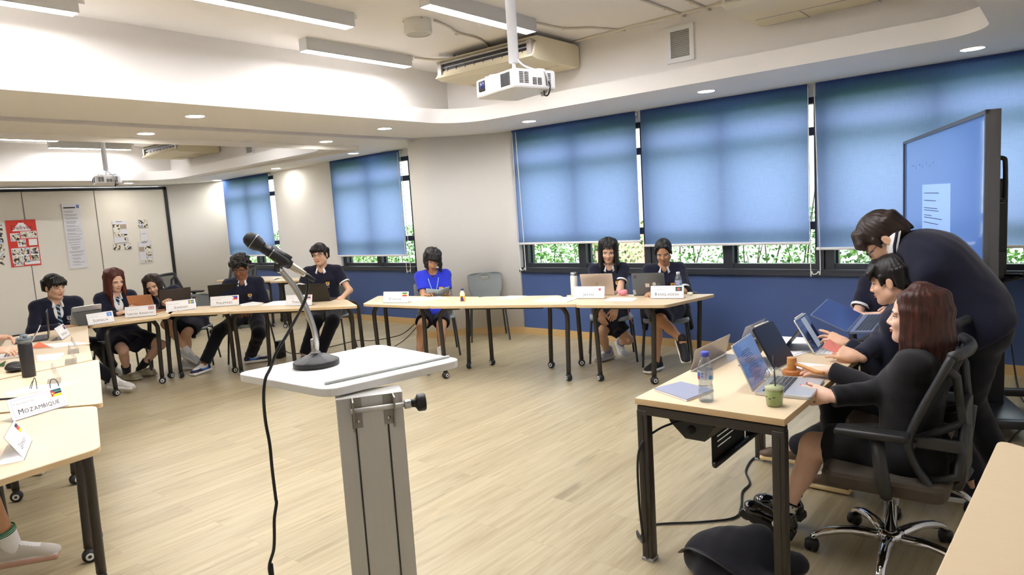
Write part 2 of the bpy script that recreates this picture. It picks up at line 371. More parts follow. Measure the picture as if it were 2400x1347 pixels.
# --- soffit with two coffers
def coffer(x0, x1, y0, y1, r0, r1):
    out = []
    for cx_, cy_, r, a0 in ((x1 - r1, y1 - r1, r1, 0), (x0 + r0, y1 - r0, r0, 90), (x0 + r0, y0 + r0, r0, 180), (x1 - r1, y0 + r1, r1, 270)):
        for k in range(13): a = math.radians(a0 + 90 * k / 12); out.append((cx_ + r * math.cos(a), cy_ + r * math.sin(a)))
    return out
C1 = coffer(-5.36, -.455, -.9, 5.675, .48, .32); C2 = coffer(-12.5, -7.70, -.9, 5.675, .48, .45)
outer = [(RX0 - .3, RY0), (RX1, RY0), (RX1, WY), (RX0 - .3, WY)]
split = [(-6.54, RY0), (-6.54, WY)]
w = MB()
for ring, hole in (([(-6.54, RY0), (RX1, RY0), (RX1, WY), (-6.54, WY)], C1), ([(RX0 - .3, RY0), (-6.54, RY0), (-6.54, WY), (RX0 - .3, WY)], C2)):
    polys = [[Vector((x, y, 0)) for x, y in ring], [Vector((x, y, 0)) for x, y in hole]]
    flat = polys[0] + polys[1]; tr = tessellate_polygon(polys)
    w.add([(p.x, p.y, zs(p.x)) for p in flat], tr); w.add([(p.x, p.y, zs(p.x) + .15) for p in flat], tr)
    n = len(hole)
    w.add([(x, y, zs(x)) for x, y in hole] + [(x, y, zs(x) + .15) for x, y in hole], [(i, (i + 1) % n, (i + 1) % n + n, i + n) for i in range(n)], 0, True)
struct(w.build('ceiling_soffit', M_soff))
def upper(name, x0, x1, y0, y1, z0, z1):
    w = MB(); ring = [(x0, y0), (x1, y0), (x1, y1), (x0, y1)]
    w.add([(x, y, z0) for x, y in ring] + [(x, y, z1) for x, y in ring], [(i, (i + 1) % 4, (i + 1) % 4 + 4, i + 4) for i in range(4)] + [(4, 5, 6, 7)])
    return struct(w.build(name, M_ceil))
upper('ceiling', -5.68, -.13, -1.2, 5.87, 2.6, 3.2)
upper('ceiling_bay', -12.82, -7.38, -1.2, 5.87, 2.5, 3.11)
# --- movable partition: ceiling track at the opening, closed panels at the far end
t = MB().box((-6.54, 2.2, 2.562), (.075, 7.7, .03)).box((-6.515, 2.2, 2.553), (.012, 7.7, .016)).box((-6.565, 2.2, 2.553), (.012, 7.7, .016))
struct(t.build('trim_1', mat('track_aluminium', (206, 203, 202), .4, metal=.0)))
M_panel = mat('partition_laminate', (236, 231, 221), .5)
w = MB(); w.box((RX0 - .06, 2.2, 1.22), (.1, 7.75, 2.44)); w.box((RX0 - .06, 2.2, 2.65), (.12, 7.75, .38), 1)
struct(w.build('wall_far', [M_panel, M_white]))
w = MB(); ys = [6.07, 4.55, 3.42 + .0, 2.1, .8, -.6]
for y in (4.82, 3.72, 2.6, 1.5, .4): w.box((RX0 - .007, y, 1.2), (.006, .012, 2.4))
struct(w.build('trim_2', mat('panel_joint', (120, 118, 114), .5)))
w = MB(); w.box((RX0 + .0, 2.2, 2.425), (.03, 7.75, .05)).box((RX0 + .0, 6.065, 1.22), (.03, .05, 2.44)).box((RX0, 2.2, .02), (.02, 7.7, .04))
struct(w.build('trim_3', M_black))
# --- windows: dark frames, glass
M_glass = bpy.data.materials.new('window_glass'); M_glass.use_nodes = True
nt = M_glass.node_tree; nt.nodes.clear(); o_ = nt.nodes.new('ShaderNodeOutputMaterial'); mx = nt.nodes.new('ShaderNodeMixShader'); tr = nt.nodes.new('ShaderNodeBsdfTransparent'); gl = nt.nodes.new('ShaderNodeBsdfGlossy')
gl.inputs['Roughness'].default_value = .02; tr.inputs['Color'].default_value = (.93, .97, .96, 1); mx.inputs[0].default_value = .05
nt.links.new(tr.outputs[0], mx.inputs[1]); nt.links.new(gl.outputs[0], mx.inputs[2]); nt.links.new(mx.outputs[0], o_.inputs[0])
def window(n, x0, x1, xm=None):
    xm = (x0 + x1) / 2 if xm is None else xm
    w = MB(); y = WY + .10
    w.box(((x0 + x1) / 2, WY + .05, .815), (x1 - x0, .19, .03)); w.box(((x0 + x1) / 2, y, .865), (x1 - x0, .08, .08)); w.box(((x0 + x1) / 2, WY + .02, .842), (x1 - x0, .1, .03))
    w.box(((x0 + x1) / 2, y, 2.44), (x1 - x0, .08, .08))
    for x, ww in ((x0 + .04, .09), (xm, .10), (x1 - .04, .09)): w.box((x, y, 1.69), (ww, .1, 1.7))
    for z in (1.27, 2.15): w.box(((x0 + x1) / 2, y, z), (x1 - x0, .07, .075))
    for x in (x0 + .09, xm - .06, xm + .06, x1 - .09): w.box((x, WY + .14, 1.08), (.03, .04, .36))
    f = w.build(f'window_{n}', M_dark); struct(f)
    MB().box(((x0 + x1) / 2, y + .01, 1.69), (x1 - x0 - .05, .006, 1.66)).build('window_pane', M_glass, f)
    return f
window(1, -12.66, -10.96); window(2, -9.22, -7.42); window(3, -5.47, -3.645, -4.56); window(4, -3.645, -1.83, -2.77); window(5, -1.83, -.02)
# --- roller blinds
def blind_material():
    m = bpy.data.materials.new('blue_blind_fabric'); m.use_nodes = True; nt = m.node_tree; nt.nodes.clear(); N = nt.nodes.new; L = nt.links.new
    o = N('ShaderNodeOutputMaterial'); d = N('ShaderNodeBsdfDiffuse'); t = N('ShaderNodeBsdfTranslucent'); mx = N('ShaderNodeMixShader'); mx.inputs[0].default_value = .72
    tc = N('ShaderNodeTexCoord'); n1 = N('ShaderNodeTexNoise'); n2 = N('ShaderNodeTexNoise'); ma = N('ShaderNodeMapping'); mb = N('ShaderNodeMapping')
    ma.inputs['Scale'].default_value = (260, 1, 9); mb.inputs['Scale'].default_value = (9, 1, 260); n1.inputs['Scale'].default_value = 1; n2.inputs['Scale'].default_value = 1
    for a, b in ((ma, n1), (mb, n2)): L(tc.outputs['Object'], a.inputs[0]); L(a.outputs[0], b.inputs['Vector'])
    ad = N('ShaderNodeMath'); L(n1.outputs['Fac'], ad.inputs[0]); L(n2.outputs['Fac'], ad.inputs[1]); r = N('ShaderNodeMapRange'); r.inputs[1].default_value = .7; r.inputs[2].default_value = 1.3; L(ad.outputs[0], r.inputs[0])
    c = N('ShaderNodeMix'); c.data_type = 'RGBA'; c.inputs['A'].default_value = (.25, .32, .56, 1); c.inputs['B'].default_value = (.31, .375, .64, 1); L(r.outputs[0], c.inputs['Factor'])
    L(c.outputs['Result'], t.inputs['Color']); d.inputs['Color'].default_value = srgb((60, 92, 160)) + (1,)
    L(d.outputs[0], mx.inputs[1]); L(t.outputs[0], mx.inputs[2]); L(mx.outputs[0], o.inputs[0]); return m
M_blind = blind_material()
def blind(x0, x1, zb, label, cord=None):
    zt = zs((x0 + x1) / 2) - .002; xm = (x0 + x1) / 2; r = thing('roller_blind', label, 'blind', (xm, WY - .06, 0), 0, 'blue roller blinds on the window wall')
    h = (x1 - x0) / 2
    v = [(-h, 0, zb), (h, 0, zb), (h, 0, zt), (-h, 0, zt)]
    MB().add(v, [(0, 1, 2, 3)]).build('fabric', M_blind, r)
    MB().box((0, 0, zb - .012), (2 * h + .02, .018, .026), bev=.006).build('bottom_bar', M_whitep, r)
    MB().tube([(-h, .025, zt - .03), (h, .025, zt - .03)], .022, 12).build('roller_tube', M_whitep, r)
    if cord is not None:
        x, ztop, zlow = cord
        pts = [(x - .035, -.03, zt - .03), (x - .03, -.032, zlow + .12), (x - .02, -.035, zlow + .03), (x + .0, -.036, zlow), (x + .04, -.035, zlow + .03), (x + .055, -.032, zlow + .15), (x + .02, -.03, zt - .03)]
        MB().tube(spline(pts, 6), .0045, 6).build('chain_cord', mat('ivory_cord', (232, 230, 222), .5), r)
    return r
blind(-12.62, -11.02, 1.06, 'blue roller blind on the far bay window, farthest from the camera')
blind(-9.21, -7.55, 1.04, 'blue roller blind beside the white column, behind the seated person in glasses', (.86, 0, .79))
blind(-5.45, -3.715, 1.175, 'blue roller blind right of the white column, above the two seated girls', (-.80, 0, .83))
blind(-3.655, -1.935, 1.125, 'blue roller blind between the two narrow light gaps, mid wall', None)
blind(-1.865, -.05, 1.07, 'blue roller blind partly hidden by the large display', (-.93 - .0, 0, .82))
# --- outside: lawn, shrubs, pale building
struct(MB().box((-6, 22, -.35), (60, 30, .1)).build('ground_outside', mat('grass_ground', (120, 150, 90), .9, noise=.3, nscale=3)))
b_ = MB().box((-6, 16, 2.2), (24, 1, 5)); b_.box((-8.6, 14.8, .55), (1.5, 1.2, 1.2), 1)
tag(b_.build('building', [mat('pale_render', (225, 225, 222), .8), mat('red_wall', (236, 160, 150), .8)]), 'pale building with a red annex seen below the blinds beyond the shrubs', 'building')
M_leaf = [mat('leaf_a', (96, 152, 66), .5, trans=0), mat('leaf_b', (138, 184, 96), .5), mat('leaf_c', (64, 120, 58), .5), mat('shrub_stem', (98, 92, 76), .8)]
def shrub(cx_, wdt, label, dens, seed, h=1.25):
    rn = random.Random(seed); s_ = MB()
    for k in range(int(9 * wdt)):
        x = rn.uniform(-wdt / 2, wdt / 2); y = rn.uniform(-.3, .4); top = (x + rn.uniform(-.3, .3), y + rn.uniform(-.15, .15), rn.uniform(.6, 1.4) * h)
        s_.tube([(x, y, -.3), ((x + top[0]) / 2 + rn.uniform(-.08, .08), y, top[2] * .5), top], [.012, .009, .004], 5, 3)
    for k in range(int(dens * 1.5 * wdt)):
        c = Vector((rn.uniform(-wdt / 2, wdt / 2), rn.uniform(-.45, .5), h * (rn.random() ** .8) * 1.15)); L_ = rn.uniform(.03, .075); W_ = L_ * rn.uniform(.3, .5)
        R = Matrix.Rotation(rn.uniform(0, 6.3), 4, 'Z') @ Matrix.Rotation(rn.uniform(-1.2, 1.2), 4, 'Y') @ Matrix.Rotation(rn.uniform(-.8, .8), 4, 'X'); T = Matrix.Translation(c) @ R
        s_.add([(0, 0, 0), (L_ * .4, W_, .008), (L_, 0, -.01), (L_ * .4, -W_, .008)], [(0, 1, 2, 3)], rn.choice((0, 1, 1, 2)), True, T)
    o = s_.build('shrub', M_leaf, loc=(cx_, 8.05 + rn.uniform(-.1, .25), 0)); tag(o, label, 'shrub', 'shrubs outside the windows'); return o
shrub(-14.3, 3.6, 'leafy green shrub outside the far bay window', 900, 1)
shrub(-9.9, 3.2, 'leafy green shrub outside the window beside the white column', 900, 2)
shrub(-5.75, 2.0, 'leafy green shrub outside, below the blind next to the white column', 1100, 3)
shrub(-3.75, 1.5, 'twiggy shrub outside, seen between the two seated girls', 700, 4)
shrub(-2.05, 1.5, 'leafy shrub outside, below the middle blind', 1100, 5)
shrub(-.3, 1.6, 'bright green shrub outside, at the right edge behind the display', 1500, 6)
# --- world and daylight
wd = bpy.data.worlds.new('world'); SC.world = wd; wd.use_nodes = True; nt = wd.node_tree; bg = nt.nodes['Background']
sky = nt.nodes.new('ShaderNodeTexSky'); sky.sky_type = 'PREETHAM' if False else 'HOSEK_WILKIE'; sky.turbidity = 6; sky.ground_albedo = .5; sky.sun_direction = Vector((-.5, .45, .75)).normalized()
mxw = nt.nodes.new('ShaderNodeMix'); mxw.data_type = 'RGBA'; mxw.inputs['Factor'].default_value = .75; mxw.inputs['B'].default_value = (.95, .98, 1., 1)
nt.links.new(sky.outputs[0], mxw.inputs['A']); nt.links.new(mxw.outputs['Result'], bg.inputs['Color']); bg.inputs['Strength'].default_value = WORLD_STRENGTH
# ================================================================ ceiling fixtures
M_bar = mat('light_housing', (214, 214, 212), .45)
M_diff = emat('led_diffuser', (252, 250, 255), BAR_STRENGTH); M_dl = emat('downlight_glow', (255, 248, 235), DOWN_STRENGTH)
bar0 = None
def light_bar(x, y0, y1, z, label, cond=True):
    global bar0
    t = thing('light_bar', label, 'ceiling light', (x, (y0 + y1) / 2, z), 0, 'white linear ceiling lights'); L_ = y1 - y0; H_ = (3.2 if x > -6.5 else 3.11) - z
    MB().box((-.055, 0, H_ / 2), (.006, L_, H_)).box((.055, 0, H_ / 2), (.006, L_, H_)).box((0, L_ / 2, H_ / 2 + .002), (.11, .006, H_)).box((0, -L_ / 2, H_ / 2 + .002), (.11, .006, H_)).box((0, 0, H_ - .01), (.11, L_, .02)).build('housing', M_bar, t)
    MB().box((0, 0, .006), (.102, L_ - .012, .008)).build('diffuser', M_diff, t)
    MB().box((0, L_ / 2 + .03, H_ - .02), (.045, .05, .03)).build('end_connector', M_whitep, t)
    return t
light_bar(-5.27, .66, 1.90, 3.09, 'white linear ceiling light cut by the upper left corner of the photo')
light_bar(-4.45, 2.32, 3.56, 3.09, 'long white linear ceiling light, second from the left at the top edge')
light_bar(-5.27, 3.68, 4.91, 3.09, 'white linear ceiling light hanging left of the cassette air conditioner, lowest of the near ones')
light_bar(-3.66, 3.62, 4.87, 3.09, 'white linear ceiling light crossing behind the projector pole')
light_bar(-3.66, .9, 2.14, 3.09, 'white linear ceiling light above the camera, outside the photo'); light_bar(-2.85, 2.32, 3.56, 3.09, 'white linear ceiling light overhead beyond the top edge of the photo')
light_bar(-2.05, .9, 2.14, 3.09, 'white linear ceiling light near the podium end, outside the photo'); light_bar(-1.25, 2.32, 3.56, 3.09, 'white linear ceiling light above the desk, outside the photo')
light_bar(-11.55, 2.45, 3.70, 3.0, 'white linear ceiling light in the far bay, cut by the left edge'); light_bar(-12.42, 3.85, 5.05, 3.0, 'white linear ceiling light in the far bay behind the far projector pole')
light_bar(-10.0, 1.2, 2.4, 3.0, 'white linear ceiling light added out of view to brighten the far bay'); light_bar(-8.9, 3.85, 5.05, 3.0, 'white linear ceiling light added behind the beam to brighten the far bay'); light_bar(-10.8, 3.6, 4.8, 3.0, 'white linear ceiling light in the far bay hidden above the beam') if False else None  # extra unseen bars, added only to brighten the far bay
def downlight(x, y, label):
    z = zs(x); t = thing('downlight', label, 'downlight', (x, y, z), 0, 'round recessed downlights')
    MB().lathe([(.088, 0), (.09, -.004), (.078, -.006), (.074, .0)], 28, cap=False).build('trim_ring', M_whitep, t)
    MB().lathe([(.0, -.002), (.075, -.002)], 28, cap=False).build('lens', M_dl, t)
    return t
for (x, y), l in zip([(-5.9, 2.96), (-5.91, 5.08), (-4.78, 6.22), (-2.67, 6.18), (-.63, 6.26), (-7.08, 3.04), (-7.1, 5.16), (-8.13, 6.36), (-10.35, 6.47), (-12.6, 6.6), (-13.05, 5.2)],
    ['downlight on the near side of the ceiling track, left one', 'downlight on the near side of the ceiling track, next to the round column', 'downlight above the blind next to the round column', 'downlight above the middle blind', 'brightest downlight at upper right above the display',
     'downlight on the far side of the ceiling track, above the far projector', 'downlight on the far side of the ceiling track, near its right end', 'downlight above the blind beside the white column', 'downlight in the far bay, above the white wall between two blinds', 'downlight in the far bay, left of the farthest blind', 'downlight in the far bay right above the pinboard partition']):
    downlight(x, y, l)
for x, y in ((-5.9, .8),): downlight(x, y, 'downlight outside the photo')
# --- ceiling suspended air conditioners
M_ac = mat('ac_cream', (226, 216, 186), .45); M_acg = mat('ac_grey', (176, 172, 168), .4)
def aircon(x0, x1, y0, y1, z0, zc, label, rods=True):
    t = thing('air_conditioner', label, 'air conditioner', ((x0 + x1) / 2, y1, z0), 0, 'ceiling suspended air conditioners'); D = y1 - y0; W = x1 - x0
    prof = [(-D + .02, .02), (-D + .10, 0), (-.02, 0), (0, .03), (0, .20), (-.06, .215), (-D + .12, .215), (-D + .03, .19), (-D + .10, .165), (-D + .05, .05)]
    def ext(pr, xa, xb, mi=0, mb=None):
        mb = mb or MB(); n = len(pr); v = [(xa, p[0], p[1]) for p in pr] + [(xb, p[0], p[1]) for p in pr]
        return mb.add(v, [(i, (i + 1) % n, (i + 1) % n + n, i + n) for i in range(n)] + [tuple(range(n - 1, -1, -1)), tuple(range(n, 2 * n))], mi)
    ext(prof, -W / 2, W / 2).build('casing', M_ac, t)
    s = MB(); s.box((0, -D + .082, .108), (W - .14, .03, .10), T=None)
    g = s.build('air_outlet', M_black, t)
    f = MB(); f.box((-W / 2 + .045, -D + .06, .108), (.05, .04, .13)).box((W / 2 - .045, -D + .06, .108), (.05, .04, .13)).box((0, -D + .062, .118), (W - .14, .006, .008))
    f.box((0, -D + .045, .155), (W - .1, .03, .01)); f.build('outlet_frame', M_acg, t)
    v = MB()
    for k in range(9): v.box((-W / 2 + .14 + k * (W - .28) / 8, -D + .066, .085), (.006, .012, .045))
    v.build('louvre', mat('louvre_dark', (58, 58, 60), .4), g)
    MB().box((0, -.28, -.002), (W - .1, .004, .004)).box((-.25, -.14, -.003), (.004, .28, .004)).box((.25, -.14, -.003), (.004, .28, .004)).build('intake_seam', M_acg, t)
    h = zc - z0
    for x in (-W / 2 + .12, W / 2 - .12): 
        for y in (-D + .2, -.12): MB().tube([(x, y, .2), (x, y, h)], .007, 8).tube([(x, y, .212), (x, y, .222)], .02, 8).build('hanger_rod', M_steel, t)
    return t
aircon(-5.06, -3.82, 5.05, 5.84, 2.94, 3.2, 'cream ceiling air conditioner behind the near projector')
aircon(-2.03, -.78, 4.98, 5.84, 2.95, 3.2, 'cream ceiling air conditioner cut by the top edge at upper right')
aircon(-12.2, -10.95, 5.1, 5.84, 2.83, 3.11, 'small looking cream air conditioner in the far bay')
def vent(x, z, w_, h_, label):
    t = thing('air_vent', label, 'vent', (x, 5.868, z), 0, 'square wall grilles above the windows')
    f = MB()
    for s_ in (-1, 1): f.box((s_ * (w_ / 2 - .02), -.008, 0), (.04, .02, h_)); f.box((0, -.008, s_ * (h_ / 2 - .02)), (w_ - .08, .02, .04))
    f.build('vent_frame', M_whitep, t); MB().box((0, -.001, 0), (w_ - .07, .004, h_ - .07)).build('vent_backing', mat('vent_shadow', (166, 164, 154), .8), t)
    s = MB()
    for k in range(13): s.box((0, -.008, -h_ / 2 + .055 + k * (h_ - .11) / 12), (w_ - .08, .016, .004), T=None)
    s.build('slats', mat('vent_slat', (205, 203, 194), .5), t); return t
vent(-2.76, 2.965, .26, .31, 'white square air grille high on the wall above the middle blind'); vent(-10.06, 2.83, .25, .26, 'white square air grille in the far bay, small in the picture')
# --- projectors on ceiling poles
M_pj = mat('projector_white', (232, 232, 232), .35); M_lens = mat('lens_glass', (30, 40, 110), .05, spec=.9)
def projector(x, y, zb, zc, rz, label, glow=True):
    t = thing('projector', label, 'projector', (x, y, zb), rz, 'white ceiling projectors'); 
    W, D, H = .40, .30, .105
    body = MB().prism(rpoly([(-W / 2, -D / 2), (W / 2, -D / 2), (W / 2 + .0, D / 2), (-W / 2, D / 2)], .035), 0, H, bev=.012).build('case', M_pj, t)
    p = MB().box((-.12, -D / 2 - .001, .062), (.062, .012, .058), bev=.004).build('lens_recess', M_black, t)
    MB().lathe([(0, .006), (.012, .005), (.022, 0), (.024, -.004)], 20, T=Tm((-.112, -D / 2 - .007, .062), 0, PI / 2)).build('lens', M_lens, p)
    g = MB()
    for k in range(7): g.box((.03 + k * .013 + .05, -D / 2 - .001, .055), (.007, .006, .07))
    for a, n_, x0 in ((-.09, 2, 0), (-.055, 3, 0)): pass
    g.build('front_grille', mat('grille_dark', (70, 70, 72), .5), t); g = MB()
    for k in range(2):
        for j in range(7): g.box((W / 2 + .0, -.10 + k * .035, .03 + j * .009), (.006, .026, .004))
    g.build('side_grille', mat('grille_dark', (70, 70, 72), .5), t); g = MB()
    for k in range(2):
        for j in range(5): g.box((W / 2 + .0, -.01 + k * .035, .025 + j * .008), (.006, .026, .004))
    g.build('side_grille', mat('grille_dark', (70, 70, 72), .5), t); g = MB()
    for k in range(1):
        for j in range(8): g.box((W / 2 + .0, .085, .022 + j * .009), (.006, .034, .004))
    g.build('side_grille', mat('grille_dark', (70, 70, 72), .5), t)
    if glow: MB().add(*text_geo('EPSON', .016), T=frame((.0, -D / 2 - .0022, .058), (1, 0, 0), (0, 0, 1), (0, -1, 0))).build('lettering', mat('logo_grey', (150, 150, 155), .5), t)
    else: pass
    b = MB(); b.box((0, 0, H + .012), (.10, .08, .008))
    for sx, sy in ((-1, -1), (1, -1), (1, 1), (-1, 1)):
        b.tube([(0, 0, H + .016), (sx * .12, sy * .09, H + .02), (sx * .14, sy * .10, H + .002)], .006, 6); b.lathe([(.012, -.002), (.012, .012), (.006, .018)], 10, T=Tm((sx * .14, sy * .1, H)))
    b.lathe([(.016, .01), (.016, .035), (.011, .04), (.011, .085)], 14, T=Tm((0, 0, H))); b.build('mount_bracket', M_whitep, t)
    MB().lathe([(.030, H + .075), (.030, zc - zb - .008), (.07, zc - zb - .008), (.07, zc - zb)], 20).build('ceiling_pole', M_pj, t)
    MB().tube(spline([(.02, 0, H + .10), (.06, .02, H + .05), (.13, .05, H + .012), (.19, .06, H - .0), (.215, .07, .06), (.18, .09, .0), (.12, .1, -.02), (.09, .12, .01)], 6), .006, 8).build('cable', mat('cable_grey', (190, 190, 192), .5), t)
    MB().tube(spline([(.2, .08, .05), (.235, .07, .01), (.225, .06, -.035), (.18, .07, -.03), (.15, .09, .004)], 6), .0045, 8).build('power_lead', M_black, t)
    return t
projector(-2.52, 3.17, 2.255, 3.2, math.radians(-16), 'white ceiling projector with its lens facing left, near the middle of the photo')
projector(-9.72, 3.62, 2.245, 3.11, math.radians(-16), 'white projector hanging in the far bay at the left')
# --- round ceiling speakers
def speaker(x, y, z, zc, label):
    t = thing('ceiling_speaker', label, 'speaker', (x, y, z), 0, 'round surface mounted ceiling speakers'); h = zc - z
    MB().lathe([(.098, .0), (.112, .004), (.116, .015), (.113, h)], 36, cap=False).build('drum', mat('speaker_white', (222, 218, 208), .5), t)
    MB().lathe([(0, .003), (.1, .003)], 36, cap=False).build('grille', mat('speaker_grille', (190, 188, 176), .7), t)
    for a in (.4, 2.2): MB().box((.113 * math.cos(a + 3.6), .113 * math.sin(a + 3.6), h - .012), (.012, .012, .008)).build('screw', M_acg, t)
    return t
speaker(-4.25, 4.1, 3.085, 3.2, 'round white ceiling speaker left of the projector pole'); speaker(-10.9, 4.1, 3.01, 3.11, 'round white ceiling speaker in the far bay, half hidden by a pole')
# --- surface conduits
M_cond = mat('conduit_white', (216, 208, 192), .55)
def conduit(pts, label, r=.010, clips=()):
    w = MB().tube(spline(pts, 6) if len(pts) > 2 else pts, r, 8)
    for c in clips: w.box(c, (.03, .03, .022), bev=.004)
    o = w.build('conduit', M_cond); tag(o, label, 'conduit', 'surface conduits on the ceiling'); return o
zc = 3.19
conduit([(-5.24, 4.98, zc), (-5.2, 5.2, zc), (-5.0, 5.42, zc), (-4.9, 5.5, zc)], 'conduit from the low light to the near air conditioner')
conduit([(-4.15, 4.2, zc), (-4.22, 4.45, zc), (-4.3, 4.62, zc), (-4.33, 4.95, zc), (-4.5, 5.3, zc)], 'conduit with junction box next to the round speaker', clips=[(-4.3, 4.62, 3.18)])
conduit([(-3.66, 4.95, zc), (-3.62, 5.3, zc), (-3.45, 5.5, zc), (-3.3, 5.84, zc)], 'conduit from the light behind the pole to the wall', clips=[(-3.62, 5.3, 3.188)])
conduit([(-3.9, 5.8, zc), (-3.5, 5.78, zc), (-3.0, 5.76, zc), (-2.4, 5.74, zc), (-2.0, 5.6, zc)], 'long conduit along the wall top between the air conditioners', .013)
conduit([(-2.75, 3.8, zc), (-2.72, 5.0, zc), (-2.70, 5.85, zc)], 'left conduit of the parallel pair running to the window wall', clips=[(-2.735, 4.6, 3.188), (-2.71, 5.5, 3.188)])
conduit([(-2.52, 3.8, zc), (-2.49, 5.0, zc), (-2.47, 5.85, zc)], 'right conduit of the parallel pair running to the window wall', clips=[(-2.505, 4.6, 3.188), (-2.48, 5.5, 3.188)])
# ================================================================ interactive display on a wheeled stand
dR = atd(2309.5, 253.4, 4.28); dL = atd(2115.7, 334.6, 6.62); ztop = (dR.z + dL.z) / 2
ax_ = Vector((dL.x - dR.x, dL.y - dR.y, 0)); DW = ax_.length; ax_.normalize(); nrm = Vector((-ax_.y, ax_.x, 0))
if nrm.x > 0: nrm = -nrm
DH = 1.34
# local frame: x along the panel from near edge to far edge, y = facing normal, z up
disp = thing('interactive_display', 'large flat interactive display on a black wheeled stand, screen showing a document', 'display', T=frame((dR.x, dR.y, 0), ax_, -nrm, (0, 0, 1)))
z0 = ztop - DH
w = MB(); e = .022
w.box((DW / 2, .045, z0 + DH / 2), (DW, .05, DH), bev=.004); w.box((DW / 2, .012, ztop - e / 2), (DW, .02, e)).box((DW / 2, .012, z0 + .03), (DW, .02, .06)).box((e / 2, .012, z0 + DH / 2), (e, .02, DH)).box((DW - e / 2, .012, z0 + DH / 2), (e, .02, DH))
w.build('bezel', mat('display_bezel', (92, 92, 94), .35, metal=.3), disp)
M_scr = mat('display_glass', (92, 128, 196), .05, emit=.16, spec=.8)
scr = MB().box((DW / 2, .018, z0 + DH / 2 + .02), (DW - .04, .006, DH - .08)).build('screen', M_scr, disp)
M_page = mat('display_page', (150, 182, 236), .06, emit=.26, spec=.8)
pg = MB().box((DW * .51, .0145, z0 + .50), (DW * .36, .002, .96)).build('document_page', M_page, scr)
w = MB(); rn = random.Random(3)
for k in range(17):
    for j in range(rn.choice((1, 1, 2))):
        L_ = DW * .26 * rn.uniform(.4, 1); w.box((DW * .66 - L_ / 2, .013, ztop - .42 - k * .052 - j * .016), (L_, .001, .006))
w.build('text_lines', mat('page_ink', (84, 104, 150), .4), scr)
w = MB()
for k in range(7): w.box((DW * (.55 + .05 * k), .0145, ztop - .21 - .02 * (k % 2)), (.05, .002, .016))
w.build('toolbar_icons', mat('toolbar_blue', (104, 142, 212), .3, emit=.15), scr)
w = MB(); w.box((DW * .45, .085, 1.2), (DW * .7, .04, .7), bev=.01); w.build('rear_housing', M_black, disp)
inv = disp.matrix_world.inverted(); pc = inv @ atd(2331, 700, 5.45); cx_, cy_ = pc.x, pc.y
MB().box((cx_, cy_, .85), (.085, .11, 1.5), bev=.012).build('stand_column', mat('stand_black', (34, 34, 36), .4), disp)
w = MB(); w.box(((cx_ + DW * .5) / 2, (cy_ + .1) / 2, 1.3), (.6, abs(cy_ - .12), .3), bev=.01); w.build('mount_arm', M_black, disp)
hp = inv @ atd(2340, 420, 5.3)
MB().tube(spline([(hp.x, hp.y - .06, hp.z + .13), (hp.x, hp.y + .02, hp.z + .13), (hp.x, hp.y + .035, hp.z + .09), (hp.x, hp.y + .035, hp.z - .09), (hp.x, hp.y + .02, hp.z - .13), (hp.x, hp.y - .06, hp.z - .13)], 5), .014, 8).build('handle', M_black, disp)
tp = inv @ atd(2352, 650, 5.4)
MB().tube(spline([(cx_, cy_ + .05, tp.z - .03), tuple(tp + Vector((0, .0, -.02))), tuple(tp + Vector((.0, .09, .0))), tuple(tp + Vector((-.08, .08, .02))), (cx_ - .03, cy_ + .05, tp.z + .01)], 6), .016, 8, flat=.8).build('accessory_tray', M_black, disp)
b0 = [inv @ atz(*q, .1) for q in ((2262, 950), (2352, 938), (2384, 922), (2345, 905))]
MB().box((cx_ - .05, cy_ - .1, .115), (.7, .42, .02), bev=.004).build('stand_base', mat('stand_base_metal', (44, 46, 52), .3, metal=.4), disp)
for sx in (-.38, .38):
    MB().box((cx_ - .05 + sx, cy_ - .02, .105), (.07, .95, .05), bev=.01).build('base_arm', mat('stand_black', (34, 34, 36), .4), disp)
    for sy in (-.42, .42):
        MB().lathe([(0, -.02), (.035, -.02), (.042, -.014), (.042, .014), (.035, .02), (0, .02)], 16, T=Tm((cx_ - .05 + sx, cy_ - .02 + sy, .043), 0, 0, PI / 2)).box((cx_ - .05 + sx, cy_ - .02 + sy, .082), (.03, .05, .02)).build('caster', M_black, disp)
# ================================================================ tables, desk, chairs
M_lam = mat('maple_laminate', (224, 203, 168), .42, noise=.035, nscale=14, stretch=(1, 14, 1))
M_lamE = mat('maple_edge', (204, 176, 134), .5)
M_leg = mat('charcoal_steel', (58, 54, 50), .38, metal=.35)
M_tyre = mat('tyre_black', (30, 31, 36), .5); M_hub = mat('hub_white', (214, 214, 210), .4)
def caster_mb(p, a, w=None, r=.034, wid=.024):
    w = w or MB()
    w.lathe([(0, -wid), (r * .55, -wid), (r * .6, -wid * .8), (r * .9, -wid * .8), (r, -wid * .4), (r, wid * .4), (r * .9, wid * .8), (r * .6, wid * .8), (r * .55, wid), (0, wid)], 20, 0, T=Tm((p[0], p[1], r), a, PI / 2))
    for s_ in (-1, 1): w.lathe([(r * .25, 0), (r * .5, .002), (r * .55, 0)], 16, 1, cap=False, T=Tm((p[0] - s_ * math.sin(a) * -(wid + .001), p[1] + s_ * math.cos(a) * -(wid + .001), r), a, PI / 2 * (1 if s_ > 0 else -1)))
    w.tube([(p[0], p[1], r * 1.0), (p[0], p[1], r * 2 + .012)], .011, 8); w.box((p[0], p[1], r * 2.05), (.03, .03, .014))
    return w
